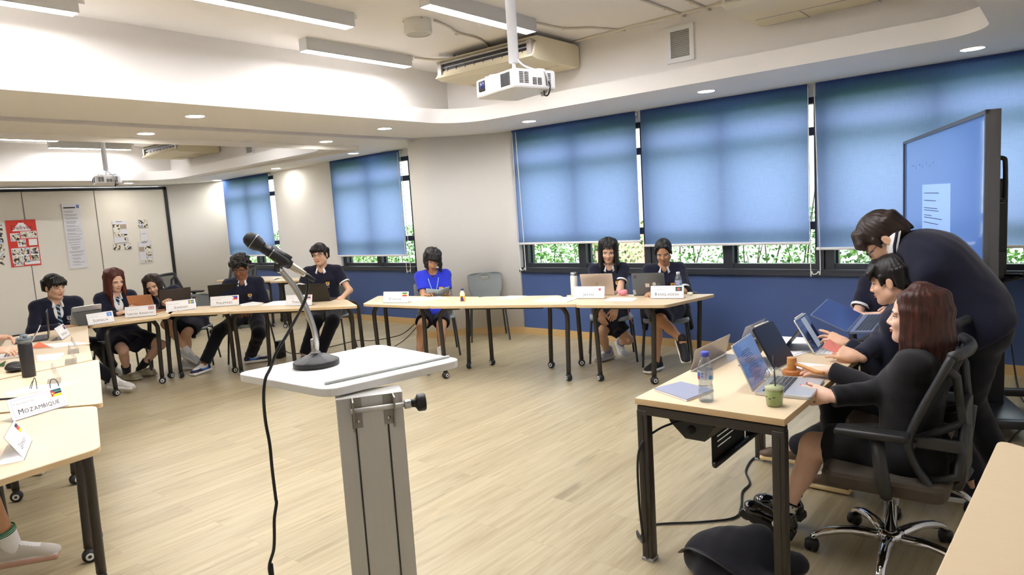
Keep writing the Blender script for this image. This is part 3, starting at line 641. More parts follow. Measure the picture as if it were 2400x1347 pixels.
def nest_table(A, B, back, short, label, feet, depth=.6, slant=.33, zt=.74, thick=.028, far=None):
    """trapezoid table: A-B is the edge facing the middle of the room, back = unit vector away from it"""
    A, B, n = Vector(A), Vector(B), Vector(back); u = (B - A).normalized(); s_ = slant if short else -slant
    D_ = B + n * depth + u * s_; C_ = A + n * depth - u * s_
    if far: D_, C_ = Vector(far[0]), Vector(far[1])
    c = (A + B + C_ + D_) / 4
    t = thing('folding_table', label, 'table', (c.x, c.y, 0), 0, 'wheeled trapezoid tables with maple tops')
    P = [tuple(q - c) for q in (A, B, D_, C_)]
    if sum(P[i - 1][0] * P[i][1] - P[i][0] * P[i - 1][1] for i in range(4)) < 0: P = P[::-1]
    top = MB().prism(rpoly(P, .05), zt - thick, zt, bev=.004).build('table_top', [M_lam, M_lamE], t)
    top.data.polygons.foreach_set('material_index', [1 if abs(p.normal.z) < .3 else 0 for p in top.data.polygons])
    top.data.update(); top['label'] = 'pale maple laminate top'
    corners = [A, B, D_, C_]
    for i, cn in enumerate(corners):
        f = feet[i] if feets_ok(feet, i) else None
        inn = (c - cn).normalized()
        p = Vector(f) if f is not None else cn + inn * .17
        hi = p + (cn - p) * .12; hi3 = Vector((hi.x - c.x, hi.y - c.y, 0)); lo3 = Vector((p.x - c.x, p.y - c.y, 0)); to = (-hi3).normalized()
        side = Vector((to.x, to.y, 0))
        pts = [lo3 + Vector((0, 0, .075)), lo3 * .5 + hi3 * .5 + Vector((0, 0, .36)), hi3 + Vector((0, 0, .58)), hi3 + side * .012 + Vector((0, 0, .64)), hi3 + side * .05 + Vector((0, 0, .685)), hi3 + side * .12 + Vector((0, 0, .695)), hi3 + side * .20 + Vector((0, 0, .695))]
        lg = MB().tube(spline(pts, 4), .0215, 12).build('leg', M_leg, t)
        MB().box((hi3 + side * .17)[:2] + (zt - thick - .008,), (.07, .05, .014)).build('leg_bracket', M_black, lg)
        caster_mb((lo3.x, lo3.y), rnT.uniform(0, 6.3)).build('caster', [M_tyre, M_hub], lg)
    for q, w_ in (((A + B) / 2 * .8 + (C_ + D_) / 2 * .2, (B - A).length * .5), ((A + B) / 2 * .2 + (C_ + D_) / 2 * .8, (B - A).length * .5)):
        a = math.atan2(u.y, u.x); MB().box((0, 0, 0), (w_, .04, .025), T=Tm((q.x - c.x, q.y - c.y, zt - thick - .014), a)).build('cross_rail', M_leg, t)
    return t
rnT = random.Random(5)
def feets_ok(f, i): return f is not None and i < len(f) and f[i] is not None
def bk(A, B, s_=1):
    d = (Vector(B) - Vector(A)).normalized(); return Vector((-d.y, d.x)) * s_
# right-hand row
A, B = (-5.60, 4.33), (-4.745, 4.42); nest_table(A, B, bk(A, B), True, 'maple table carrying the ETHIOPIA card, left end of the right row', [(-5.68, 4.55), (-5.0, 4.60), None, None], far=((-4.655, 5.09), (-5.98, 4.85)))
A, B = (-4.735, 4.425), (-3.36, 4.93); nest_table(A, B, bk(A, B), False, 'long maple table in front of the empty grey chair, holding the small yellow bottle', [(-4.725, 4.58), (-3.575, 5.03), (-4.03, 5.38), (-4.67, 5.21)], depth=.6)
A, B = (-3.345, 4.88), (-2.60, 5.09); nest_table(A, B, bk(A, B), True, 'maple table shared by the two girls at the right row', [(-3.31, 5.15), (-2.83, 5.27), (-2.83, 6.20), (-3.8, 5.58)], depth=.64, slant=.32)
# back-left row
A, B = (-6.735, 3.475), (-5.54, 4.225); nest_table(A, B, bk(A, B), False, 'maple table behind the microphone, in front of the smiling person in glasses', [(-6.93, 3.67), (-5.85, 4.36), (-6.2, 4.75), None], depth=.56)
A, B = (-7.30, 3.13), (-6.755, 3.465); nest_table(A, B, bk(A, B), True, 'maple table under the brown and black laptops', [(-7.51, 3.29), (-7.14, 3.71), None, (-8.03, 3.2)], depth=.56)
A, B = (-7.32, 2.40), (-7.12, 3.06); nest_table(A, B, bk(A, B), True, 'maple table under the rose gold laptop', [(-7.35, 2.57), (-7.44, 3.06), None, (-8.5, 2.99)], depth=.6, slant=.16)
# left row (people sit on its far side, mostly outside the photo)
def lrow(A, B, short, label, feet): return nest_table(A, B, Vector((-.31, -.95)).normalized(), short, label, feet, depth=.62, slant=.30)
lrow((-7.47, 2.435), (-6.07, 1.975), False, 'maple table at the far end of the left row, under the black open laptop', None)
lrow((-6.05, 1.965), (-5.31, 1.735), True, 'short edged maple table under the white laptop and the dark bottle', None)
lrow((-5.27, 1.76), (-3.86, 1.28), False, 'maple table holding the glasses, behind the large country card', [(-5.0, 1.44), (-3.95, 1.2), None, None])
lrow((-3.84, 1.245), (-3.06, .985), True, 'nearest maple table at the left edge of the photo', [(-3.73, 1.09), (-3.40, 1.03), None, None])
# far bay tables, near table at the lower right corner
nest_table((-10.95, 5.52), (-9.56, 5.72), bk((-10.95, 5.52), (-9.56, 5.72)), False, 'maple table in the far bay carrying the green drink', None)
nest_table((-9.48, 5.62), (-8.80, 5.93), bk((-9.48, 5.62), (-8.80, 5.93)), True, 'maple table in the far bay right of the gooseneck, nearest the white wall', None, depth=.5, slant=.2)
nest_table((-.235, 1.35), (-.185, 2.70), Vector((1, -.03)).normalized(), False, 'maple table in the lower right corner, nearest the camera', None, depth=.6)
# ---------------------------------------------------------------- chair desk on the right
dk = thing('office_desk', 'rectangular maple topped desk with charcoal steel frame beside the girl in black', 'desk', (-1.155, 3.32, 0))
L0, L1, X0, X1 = 2.56 - 3.32, 4.08 - 3.32, -1.475 + 1.155, -.835 + 1.155
top = MB().box(((X0 + X1) / 2, (L0 + L1) / 2, .735), (X1 - X0, L1 - L0, .028), bev=.002).build('desk_top', [M_lam, M_lamE], dk)
top.data.polygons.foreach_set('material_index', [1 if abs(p.normal.z) < .5 else 0 for p in top.data.polygons]); top.data.update()
for y in (L0 + .03, L1 - .09):
    f = MB(); f.box(((X0 + X1) / 2, y, .695), (X1 - X0 - .01, .045, .04), bev=.004)
    fo = f.build('end_rail', M_leg, dk)
    for x in (X0 + .028, X1 - .028):
        lg = MB().box((x, y, .355), (.05, .05, .68), bev=.005).box((x + (.0), y - .024, .34), (.012, .008, .66)).build('leg', M_leg, dk)
        MB().box((x, y, .008), (.056, .056, .016), bev=.003).build('clear_foot', clear_mat('clear_foot', (225, 225, 228), .12, .35), lg)
for x in (X0 + .05, X1 - .05): MB().box((x, (L0 + L1) / 2 - .03, .70), (.03, L1 - L0 - .16, .03)).build('long_rail', M_leg, dk)
w = MB(); w.prism([(X0 + .10, .62), (X0 + .17, .555), (X0 + .26, .555), (X0 + .30, .62), (X0 + .30, .70), (X0 + .06, .70)], 0, .55, T=frame((0, L0 + .13, 0), (1, 0, 0), (0, 0, 1), (0, 1, 0))); w.build('cable_tray', M_black, dk)
MB().lathe([(0, 0), (.018, 0), (.018, .003)], 14, T=Tm((X0 + .2, L0 + .126, .60), 0, PI / 2)).build('tray_hole', mat('deep_black', (8, 8, 8), .8), dk)
# slotted modesty panels
def panel(y0, y1, x, zt, zb, slots):
    bm = MB(); ys = [y0] + sorted({v for s_ in slots for v in (s_[0], s_[1])}) + [y1]; zsl = sorted({v for s_ in slots for v in (s_[2], s_[3])}); zz = [zb] + zsl + [zt]
    for i in range(len(ys) - 1):
        for k in range(len(zz) - 1):
            yc, zc_ = (ys[i] + ys[i + 1]) / 2, (zz[k] + zz[k + 1]) / 2
            if any(s_[0] < yc < s_[1] and s_[2] < zc_ < s_[3] for s_ in slots): continue
            bm.box((x, yc, zc_), (.004, ys[i + 1] - ys[i], zz[k + 1] - zz[k]))
    bm.tube([(x + .012, y0, zt), (x + .012, y1, zt)], .014, 10); bm.tube([(x + .012, y0, zb), (x + .012, y1, zb)], .014, 10)
    return bm.build('modesty_panel', mat('panel_black', (26, 26, 28), .4), dk)
xs = X0 + .19
panel(L0 + .36, L0 + .76, xs, .60, .36, [(L0 + .42, L0 + .66, .475, .482), (L0 + .42, L0 + .62, .45, .457), (L0 + .42, L0 + .59, .425, .432)])
panel(L0 + .78, L0 + 1.18, xs, .60, .36, [(L0 + .84, L0 + 1.08, .555, .562), (L0 + .84, L0 + 1.06, .525, .532), (L0 + .84, L0 + 1.04, .495, .502)])
# ---------------------------------------------------------------- grey school chair
M_shell = mat('chair_grey', (128, 134, 134), .5); M_tube = mat('chair_tube', (66, 68, 70), .35, metal=.3)
def shell_mesh(parts_):
    return None
def school_chair(label, x, y, rz):
    """local +y is the way the sitter faces"""
    t = thing('school_chair', label, 'chair', (x, y, 0), rz, 'grey moulded school chairs')
    # shell: grid over (u across, v along seat then back)
    prof = [(.21, .425), (.20, .445), (.15, .452), (.05, .440), (-.08, .432), (-.16, .445), (-.19, .49), (-.205, .55), (-.215, .62), (-.235, .70), (-.255, .78), (-.262, .82)]
    prof = [tuple(p) for p in spline([(0, a, b) for a, b in prof], 3)]
    wid = []; n = len(prof)
    for i, p in enumerate(prof):
        s_ = i / (n - 1)
        wv = .215 if s_ < .42 else (.215 - .05 * math.sin((s_ - .42) / .16 * PI / 2) if s_ < .58 else .165 + .055 * math.sin(min(1, (s_ - .58) / .22) * PI / 2))
        if s_ > .93: wv *= math.sqrt(max(0.05, 1 - ((s_ - .93) / .085) ** 2))
        if s_ < .07: wv *= .93 + s_
        wid.append(wv)
    m_ = 18; v, f = [], []
    for i, p in enumerate(prof):
        for k in range(m_ + 1):
            q = -1 + 2 * k / m_; s_ = i / (n - 1); cup = .018 * q * q * (1 if s_ < .45 else 0) + 0
            yb = .03 * q * q if s_ > .5 else 0
            v.append((q * wid[i], p[1] + yb, p[2] + cup))
    hole = lambda i, k: (n - 6 <= i <= n - 5) and (m_ // 2 - 2 <= k <= m_ // 2 + 1)
    for i in range(n - 1):
        for k in range(m_):
            if hole(i, k): continue
            a = i * (m_ + 1) + k; f.append((a, a + 1, a + m_ + 2, a + m_ + 1))
    o = MB().add(v, f, 0, True).build('seat_shell', M_shell, t); md = o.modifiers.new('thick', 'SOLIDIFY'); md.thickness = .009; md.offset = 0
    for s_ in (-1, 1):
        pts = [(s_ * .235, .215, .012), (s_ * .205, .165, .40), (s_ * .195, .14, .425), (s_ * .17, .10, .432), (s_ * .10, .09, .432), (s_ * .02, .09, .432)]
        MB().tube(spline(pts, 5), .011, 8).build('leg', M_tube, t)
        pts = [(s_ * .235, -.27, .012), (s_ * .20, -.18, .39), (s_ * .19, -.15, .42), (s_ * .165, -.11, .428), (s_ * .10, -.10, .428), (s_ * .02, -.10, .428)]
        MB().tube(spline(pts, 5), .011, 8).build('leg', M_tube, t)
    MB().box((0, 0, .425), (.2, .24, .014), bev=.004).build('seat_bracket', M_black, t)
    return t
sc0 = school_chair('empty grey school chair with a hand hole, between the blue shirt and the dado', -5.66, 6.30, -2.35)
def yaw(v): return math.atan2(v[1], v[0])
# ---------------------------------------------------------------- black office chair
M_mesh = mat('mesh_black', (40, 42, 44), .7, alpha=1); M_seat = mat('seat_brown_grey', (74, 66, 56), .8, noise=.15, nscale=300)
M_frame = mat('frame_black', (40, 41, 43), .45)
def office_chair(label, x, y, rz, base_rot=0., arms=True, brown=True):
    """local +x is the way the sitter faces"""
    t = thing('office_chair', label, 'office chair', (x, y, 0), rz, 'black mesh office chairs')
    s_ = MB(); s_.prism(rpoly([(-.23, -.25), (.23, -.25), (.23, .25), (-.23, .25)], .07), .37, .445, bev=.022); s_.build('seat', M_seat if brown else M_frame, t)
    bf = MB(); prof = [(-.175, .43), (-.125, .50), (-.095, .585), (-.11, .66), (-.15, .76), (-.195, .86), (-.235, .95)]
    side = spline([(x, 0, z) for x, z in prof], 4)
    for q in (-1, 1): bf.tube([(p.x + .0, q * (.215 - .015 * abs(p.z - .65)), p.z) for p in side], .024, 8, flat=.65)
    P_ = lambda z: next((p.x for p in side if p.z >= z), side[-1].x)
    for z in (.585, .95): bf.tube([(P_(z) - .045 * (1 - (q / 5) ** 2), q / 5 * .205, z) for q in range(-5, 6)], .021, 8)
    fr = bf.build('back_frame', M_frame, t)
    zs_ = [.585 + .365 * k / 8 for k in range(9)]; v = [(P_(z) - .045 * (1 - (q / 6) ** 2), q / 6 * .205, z) for z in zs_ for q in range(-6, 7)]; f = [(u * 13 + q, u * 13 + q + 1, u * 13 + q + 14, u * 13 + q + 13) for u in range(8) for q in range(12)]
    MB().add(v, f, 0, True).build('back_mesh', mesh_mat(), t)
    sp = MB()
    for q in (-.19, .19):
        sp.box((-.19, q, .60), (.17, .022, .05), bev=.008); sp.tube([(-.105, q, .60), (-.265, q * .7, .68), (-.245, q * .75, .86), (-.215, q, .90)], .018, 6); sp.tube([(-.15, q, .44), (-.255, q * .8, .47), (-.275, q * .7, .68)], .020, 6)
    sp.box((-.265, 0, .58), (.03, .28, .30), bev=.01); sp.tube([(-.1, 0, .37), (-.24, 0, .38), (-.268, 0, .46)], .03, 8); sp.build('back_support', M_frame, t)
    for q in (-1, 1):
        a = MB(); a.tube([(-.02, q * .20, .41), (-.03, q * .285, .40), (-.02, q * .30, .45), (.0, q * .30, .628)], [.022, .026, .028, .026], 8); ar = a.build('armrest', M_frame, t)
        MB().box((.02, q * .30, .645), (.26, .085, .03), bev=.012).build('arm_pad', M_black, ar)
    MB().lathe([(.05, .35), (.05, .365), (.09, .365)], 16).box((0, 0, .352), (.2, .14, .04), bev=.008).build('tilt_mechanism', M_black, t)
    MB().lathe([(.024, .10), (.024, .25), (.028, .25), (.028, .36)], 18).build('gas_lift', M_chrome, t)
    b = MB(); b.lathe([(.03, .075), (.052, .08), (.055, .115), (.04, .13), (.03, .13)], 20); b.build('base_hub', M_chrome, t)
    for k in range(5):
        an = base_rot + k * 2 * PI / 5; c, sn = math.cos(an), math.sin(an)
        lg = MB().tube(spline([(c * .04, sn * .04, .10), (c * .16, sn * .16, .112), (c * .27, sn * .27, .092), (c * .315, sn * .315, .062)], 4), [.026] * 4 + [.022] * 4 + [.019] * 4 + [.016], 10, flat=.8).build('base_leg', M_chrome, t)
        w = MB(); px, py = c * .315, sn * .315; ca = an + 1.1 + k
        for s2 in (-1, 1): w.lathe([(0, -.011), (.022, -.011), (.027, -.006), (.027, .006), (.022, .011), (0, .011)], 14, T=Tm((px - s2 * math.sin(ca) * .014, py + s2 * math.cos(ca) * .014, .028), ca, PI / 2))
        w.lathe([(.03, .028), (.03, .05), (.02, .058), (0, .06)], 12, T=Tm((px, py, 0))); w.build('caster', M_black, lg)
    return t
def mesh_mat():
    if 'chair_mesh' in MATS: return MATS['chair_mesh']
    m = bpy.data.materials.new('chair_mesh'); m.use_nodes = True; nt = m.node_tree; b = nt.nodes['Principled BSDF']; b.inputs['Base Color'].default_value = srgb((44, 46, 48)) + (1,); b.inputs['Roughness'].default_value = .8
    tc = nt.nodes.new('ShaderNodeTexCoord'); w = nt.nodes.new('ShaderNodeTexChecker'); w.inputs['Scale'].default_value = 420; w.inputs['Color1'].default_value = (1, 1, 1, 1); w.inputs['Color2'].default_value = (.45, .45, .45, 1)
    nt.links.new(tc.outputs['Object'], w.inputs['Vector']); nt.links.new(w.outputs['Color'], b.inputs['Alpha']); MATS['chair_mesh'] = m; return m
# chairs behind the seated students: +y local = facing direction
def face(rz): return rz - PI / 2
# ================================================================ people
def nrm(v): v = Vector(v); return v.normalized()
def ik(A, B, l1, l2, hint):
    A, B = Vector(A), Vector(B); d = B - A; L = d.length; m = (l1 + l2) * .998
    if L > m: B = A + d * (m / L); d = B - A; L = m
    a = (l1 * l1 - l2 * l2 + L * L) / (2 * L); h = math.sqrt(max(l1 * l1 - a * a, 0)); u = d / L; hv = Vector(hint); hv = hv - u * hv.dot(u)
    hv = hv.normalized() if hv.length > 1e-5 else u.orthogonal().normalized()
    return A + u * a + hv * h, B
def region(v, f, fn): c = v[f].mean(1); return fn(c)
# ---- heads (local: x forward, y left, z up; origin at eye level between the ears)
HEADS = {}
def head_geo(kind):
    if kind in HEADS: return HEADS[kind]
    m = kind == 'm'; S = SDF()
    S.ell((-.014, 0, .032), (.097, .075, .086)); S.ell((.026, 0, -.045), (.060, .060 if m else .057, .068), k=.03)
    for y in (-1, 1):
        S.cone((.0, y * .047, -.062), (.056, y * .016, -.094), .024 if m else .021, .016, k=.025)
        S.ell((.060, y * .034, -.030), (.022, .020, .020), k=.02)                       # cheek
    S.ball((.066, 0, -.094), .018 if m else .016, k=.02)                                # chin
    for y in (-1, 1): S.ball((.094, y * .032, -.001), .013, k=.014, op='-')
    for y in (-1, 1): S.cone((.078, y * .014, .020), (.070, y * .050, .018), .008, .006, k=.014)   # brow ridge
    S.cone((.082, 0, .004), (.098, 0, -.030), .0075, .0105, k=.012)                     # nose
    for y in (-1, 1): S.ball((.090, y * .011, -.035), .0075, k=.006)
    for y in (-1, 1): S.ball((.0665, y * .032, -.001), .0135, k=.004)                   # eyes
    S.ell((.086, 0, -.0575), (.010, .021, .0055), k=.006); S.ell((.084, 0, -.067), (.0105, .018, .006), k=.006)
    S.cone((.091, -.018, -.0625), (.091, .018, -.0625), .0022, .0022, k=.003, op='-')
    for y in (-1, 1):
        S.ell((-.012, y * .078, -.010), (.017, .007, .030), k=.008); S.ell((-.008, y * .085, -.010), (.009, .004, .019), k=.004, op='-')
    S.cone((-.022, 0, -.06), (-.034, 0, -.15), .05 if m else .045, .05 if m else .046, k=.03)
    v, f = S.mesh(.0028)
    c = v[f].mean(1); x, y, z = c.T; mi = np.zeros(len(f), int); ay = np.abs(y)
    lip = (x > .070) & (z < -.0525) & (z > -.0735) & (((y / .023) ** 2 + ((z + .0625) / .0105) ** 2) < 1); mi[lip] = 1
    brow = (x > .05) & (ay > .014) & (ay < .050) & (np.abs(z - (.0215 - (ay - .03) ** 2 * 6)) < (.0036 if m else .0026)); mi[brow] = 2
    eye = (x > .060) & (((ay - .032) / .0145) ** 2 + ((z + .001) / .0062) ** 2 < 1); mi[eye] = 3
    iris = (x > .060) & ((ay - .032) ** 2 + (z + .001) ** 2 < .0052 ** 2); mi[iris] = 2
    lash = (x > .060) & (ay > .017) & (ay < .049) & (np.abs(z - (.0048 - (ay - .032) ** 2 * 18)) < .0018); mi[lash] = 2
    HEADS[kind] = (v, f, mi); return HEADS[kind]
# ---- hands (local: x to the fingertips, z out of the back of the hand, thumb towards +y)
HANDS = {}
def hand_geo(pose, nails=False):
    key = (pose, nails)
    if key in HANDS: return HANDS[key]
    curl = {'flat': [(6, 8, 6), (4, 8, 6), (6, 10, 6), (10, 12, 8)], 'relax': [(22, 28, 15), (28, 32, 18), (32, 34, 20), (36, 36, 20)], 'type': [(18, 40, 25), (20, 44, 28), (20, 44, 28), (22, 40, 26)],
            'grip': [(45, 70, 40), (60, 75, 45), (66, 78, 45), (70, 78, 45)], 'hold': [(10, 22, 12), (40, 45, 30), (52, 55, 35), (60, 60, 35)], 'point': [(-4, 8, 5), (14, 24, 14), (26, 36, 20), (34, 42, 24)]}[pose]
    S = SDF(); Y = (.030, .010, -.0105, -.029); LN = (.070, .079, .073, .057); tips = []
    S.cone((-.02, 0, 0), (.03, 0, 0), .0235, .024, k=.02)
    for i in range(4):
        b = V3((.088 - (.002, 0, .003, .010)[i], Y[i], .002)); S.cone((.015, Y[i] * .62, 0), b, .0165, .0118, k=.014)
        a = 0; p = Vector(b); fan = math.radians((5, 1, -3, -8)[i]); rr = (.0094, .0088, .0080, .0072)
        for j, fr in enumerate((.46, .30, .24)):
            a += math.radians(curl[i][j]); d = Vector((math.cos(a) * math.cos(fan), math.cos(a) * math.sin(fan), -math.sin(a))); q = p + d * LN[i] * fr
            S.cone(p, q, rr[j] * (1 if i < 3 else .88), rr[j + 1] * (1 if i < 3 else .88), k=.004); 
            up = Vector((math.sin(a), 0, math.cos(a))); p = q
        tips.append((np.array(p + up * .005 - d * .003), .0075))
    th = [(.022, .020, -.006), (.048, .041, -.014), (.074, .055, -.018), (.096, .060, -.018)]
    if pose in ('grip', 'hold'): th = [(.022, .018, -.010), (.045, .030, -.026), (.070, .030, -.040), (.090, .022, -.046)]
    S.cone(th[0], th[1], .016, .0125, k=.014); S.cone(th[1], th[2], .0115, .0098, k=.006); S.cone(th[2], th[3], .0098, .0078, k=.004)
    tips.append((np.array(th[3]) + np.array((0, .004, .005)), .008))
    v, f = S.mesh(.0026); mi = np.zeros(len(f), int); c = v[f].mean(1)
    if nails:
        for p, r in tips: mi[np.linalg.norm(c - p, axis=1) < r * .85] = 4
    HANDS[key] = (v, f, mi); return HANDS[key]
# ---- shoes (local: x to the toe, ankle joint at z = .085, ground at z = 0)
SHOES = {}
def shoe_geo(kind):
    if kind in SHOES: return SHOES[kind]
    S = SDF(); mi_fn = lambda c: np.where(c[:, 2] < .027, 1, np.where((c[:, 0] > .022) & (c[:, 0] < .115) & (np.abs(c[:, 1]) < .021) & (c[:, 2] > .058), 2, 0))
    if kind == 'chunky':
        S.cone((-.04, 0, .07), (.12, 0, .068), .036, .034, k=.02); S.ell((.145, 0, .066), (.05, .046, .034), k=.02); S.cone((-.01, 0, .07), (-.015, 0, .105), .036, .040, k=.02); S.cone((.03, 0, .115), (.05, 0, .13), .022, .03, k=.01, op='-')
        S.box((.062, 0, .025), (.137, .047, .022), rnd=.014, k=.008)
        for k in range(7): S.box((-.06 + k * .04, 0, 0), (.006, .06, .012), rnd=.002, k=.002, op='-')
        mi_fn = lambda c: (c[:, 2] < .046).astype(int)
    elif kind == 'clog':
        S.cone((-.03, 0, .04), (.12, 0, .045), .040, .042, k=.02); S.ell((.13, 0, .042), (.06, .052, .036), k=.02); S.cone((-.02, 0, .085), (.045, 0, .085), .036, .036, k=.01, op='-'); S.box((.055, 0, .014), (.132, .049, .014), rnd=.012, k=.012)
        for y in (-1, 0, 1):
            for x in (.10, .13): S.ball((x, y * .024, .078 - (.008 if y else 0)), .0065, k=.002, op='-')
    else:
        S.cone((-.045, 0, .048), (.125, 0, .040), .037, .033, k=.02); S.ell((.145, 0, .034), (.05, .044, .027), k=.02); S.cone((-.012, 0, .06), (-.022, 0, .105), .037, .041, k=.025); S.cone((.04, 0, .075), (.10, 0, .055), .026, .022, k=.02)
        S.box((.055, 0, .014), (.132, .046, .015), rnd=.012, k=.006)
        for k in range(5): S.cone((.035 + k * .017, -.022, .094 - k * .007), (.035 + k * .017, .022, .094 - k * .007), .0035, .0035, k=.002)
        if kind == 'swoosh':
            def mi_fn(c):
                x, y, z = c.T; m = (z < .029).astype(int); u = z >= .029; dk = u & ((x > .085) & (z < .058) | (x < -.02) | ((z < .05) & (x > -.03))); m[dk] = 2
                t = (x + .02) / .12; m[u & (np.abs(y) > .022) & (t > 0) & (t < 1) & (np.abs(z - (.045 + .022 * (t - .4) ** 2 * 4 - .004)) < .011 * (1 - t) + .003)] = 3; return m
    v, f = S.mesh(.0045); SHOES[kind] = (v, f, mi_fn(v[f].mean(1))); return SHOES[kind]
# ---- hair (head-local)
def strands(fr, amp):
    def post(D, X, Y, Z):
        a = np.arctan2(Y, X + .02); return D + amp * (np.sin(a * fr + Z * 22) + .6 * np.sin(a * fr * 2.3 - Z * 35 + 1.3) + .5 * np.sin(a * fr * .43 + Z * 60))
    return post
def hair_geo(kind, g, seed, L=.25):
    rn = random.Random(seed); S = SDF(); g = Vector(g)
    if kind in ('short', 'bowl', 'curly'):
        S.ell((-.022, 0, .044), (.104, .085, .095), k=.02); S.cone((-.075, -.03, -.02), (-.075, .03, -.02), .045, .045, k=.03)
        S.ell((.080, 0, -.040), (.088, .083, .098), k=.012, op='-'); S.ell((.0, 0, -.135), (.2, .2, .062), k=.015, op='-')
        for y in (-1, 1): S.ell((.0, y * .095, -.025), (.030, .028, .038), k=.01, op='-'); S.cone((.022, y * .074, .03), (.026, y * .076, -.012), .014, .006, k=.01)
        if kind == 'curly':
            for k in range(230):
                a, b = rn.uniform(0, 2 * PI), rn.uniform(-.05, 1.5); d = V3((math.cos(a) * math.cos(b), math.sin(a) * math.cos(b), math.sin(b)))
                p = V3((-.02, 0, .045)) + d * V3((.115, .104, .104)) * rn.uniform(.92, 1.1)
                if p[0] > .05 and p[2] < .052: continue
                S.ball(p, rn.uniform(.011, .021), k=.006)
        else:
            nf = 13
            for k in range(nf):
                y = -.062 + .124 * k / (nf - 1); e = (rn.uniform(-.006, .006)); top = V3((.055 - abs(y) * .25, y * .8, .105 - abs(y) * .3)); mid = V3((.088 - abs(y) * .28, y + e, .060)); end = V3((.093 - abs(y) * .32, y * 1.05 + e * 2 + (.012 if kind == 'short' else 0), (.030 if kind == 'bowl' else .042 - .25 * abs(y)) + rn.uniform(-.007, .007)))
                S.cone(top, mid, .020, .016, k=.012); S.cone(mid, end, .015, .005, k=.008)
            for k in range(26):
                a = rn.uniform(1.75, 4.53); y, x = math.sin(a) * .086, math.cos(a) * .1 - .02; p = V3((x, y, .05)); S.cone(p, V3((x * 1.02, y * 1.03, rn.uniform(-.055, -.01))), .018, .006, k=.01)
    else:
        S.ell((-.020, 0, .040), (.103, .084, .093), k=.02); S.ell((.088, 0, -.034), (.088, .066, .112), k=.012, op='-')
        S.cone((.07, 0, .138), (-.06, 0, .142), .010, .009, k=.010, op='-')
        if kind == 'bob': L = .135
        if kind == 'tied':
            S.ell((.0, 0, -.10), (.2, .2, .05), k=.015, op='-'); S.cone((-.10, 0, .0), (-.13, 0, -.03), .035, .03, k=.02); S.cone((-.13, 0, -.03), (-.12, 0, -.14), .028, .012, k=.02)
            for y in (-1, 1): S.cone((.055, y * .045, .085), (.03, y * .074, .01), .018, .010, k=.012); S.cone((.03, y * .074, .01), (.0, y * .08, -.03), .012, .006, k=.01)
        else:
            nc = 19
            for k in range(nc):
                a = math.radians(62 + (360 - 124) * k / (nc - 1)); x, y = math.cos(a) * .098 - .018, math.sin(a) * .082; front = min(abs(a - math.radians(62)), abs(a - math.radians(298))) < .5
                p = Vector((x, y, .035)); top = Vector((x * .30, y * .34, .120)); md = Vector((x * .84, y * .86, .092)); LL = L * rn.uniform(.88, 1.06); e = Vector((x * 1.08, y * 1.10, .035)) + g * LL * .5; e2 = e + g * LL * .5 + Vector((rn.uniform(-.01, .012), rn.uniform(-.012, .012), 0)) + Vector((.02 if front else 0, 0, 0)) * (1 if kind == 'long' else 0)
                S.cone(top, md, .016, .019, k=.022); S.cone(md, p, .019, .021, k=.022); S.cone(p, e, .021, .021, k=.014); S.cone(e, e2, .020, .005 if kind != 'bob' else .010, k=.012)
            if kind == 'bob':
                for k in range(11):
                    y = -.058 + .116 * k / 10; S.cone((.05, y * .8, .10), (.086 - abs(y) * .25, y + .004, .06), .02, .016, k=.012); S.cone((.086 - abs(y) * .25, y + .004, .06), (.09 - abs(y) * .3, y * 1.05 + .012, .036 + .02 * (y + .058) * -5 + rn.uniform(-.006, .006)), .014, .005, k=.008)
                for k in range(9): a = rn.uniform(-.5, .5); S.cone((-.03, 0, .12), (-.035 + .03 * a, .035 * math.sin(k * 1.7), .155 + .012 * math.cos(k * 2.3)), .006, .002, k=.004)
            if kind == 'longfringe':
                for k in range(7):
                    y = -.042 + .084 * k / 6; S.cone((.06, y * .7, .10), (.085, y, .062), .007, .004, k=.006); S.cone((.087, y, .060), (.091 - abs(y) * .2, y * 1.05, .040), .005, .002, k=.004)
    return S.mesh(.0042 if kind != 'curly' else .005, strands(26, .0011 if kind != 'curly' else .0))
M_hairs = {}
def hair_mat(nm, c1, c2, z0=-.05, z1=.09):
    if nm in M_hairs: return M_hairs[nm]
    m = bpy.data.materials.new(nm); m.use_nodes = True; nt = m.node_tree; b = nt.nodes['Principled BSDF']; N = nt.nodes.new; Lk = nt.links.new
    tc = N('ShaderNodeTexCoord'); mp = N('ShaderNodeMapping'); mp.inputs['Scale'].default_value = (90, 90, 6); n = N('ShaderNodeTexNoise'); n.inputs['Scale'].default_value = 1; n.inputs['Detail'].default_value = 3; Lk(tc.outputs['Object'], mp.inputs[0]); Lk(mp.outputs[0], n.inputs['Vector'])
    r = N('ShaderNodeValToRGB'); r.color_ramp.elements[0].position = .3; r.color_ramp.elements[1].position = .75; r.color_ramp.elements[0].color = srgb(c1) + (1,); r.color_ramp.elements[1].color = srgb(c2) + (1,)
    Lk(n.outputs['Fac'], r.inputs['Fac']); Lk(r.outputs[0], b.inputs['Base Color']); b.inputs['Roughness'].default_value = .42; b.inputs['Specular IOR Level'].default_value = .35
    bp = N('ShaderNodeBump'); bp.inputs['Strength'].default_value = .5; bp.inputs['Distance'].default_value = .004; Lk(n.outputs['Fac'], bp.inputs['Height']); Lk(bp.outputs[0], b.inputs['Normal']); M_hairs[nm] = m; return m
BLACKH = hair_mat('hair_black', (13, 12, 13), (34, 30, 29)); BROWNH = hair_mat('hair_dark_brown', (26, 18, 15), (58, 42, 34)); REDH = hair_mat('hair_auburn', (44, 20, 14), (112, 52, 38)); RED2 = hair_mat('hair_mahogany', (32, 17, 14), (88, 46, 36))
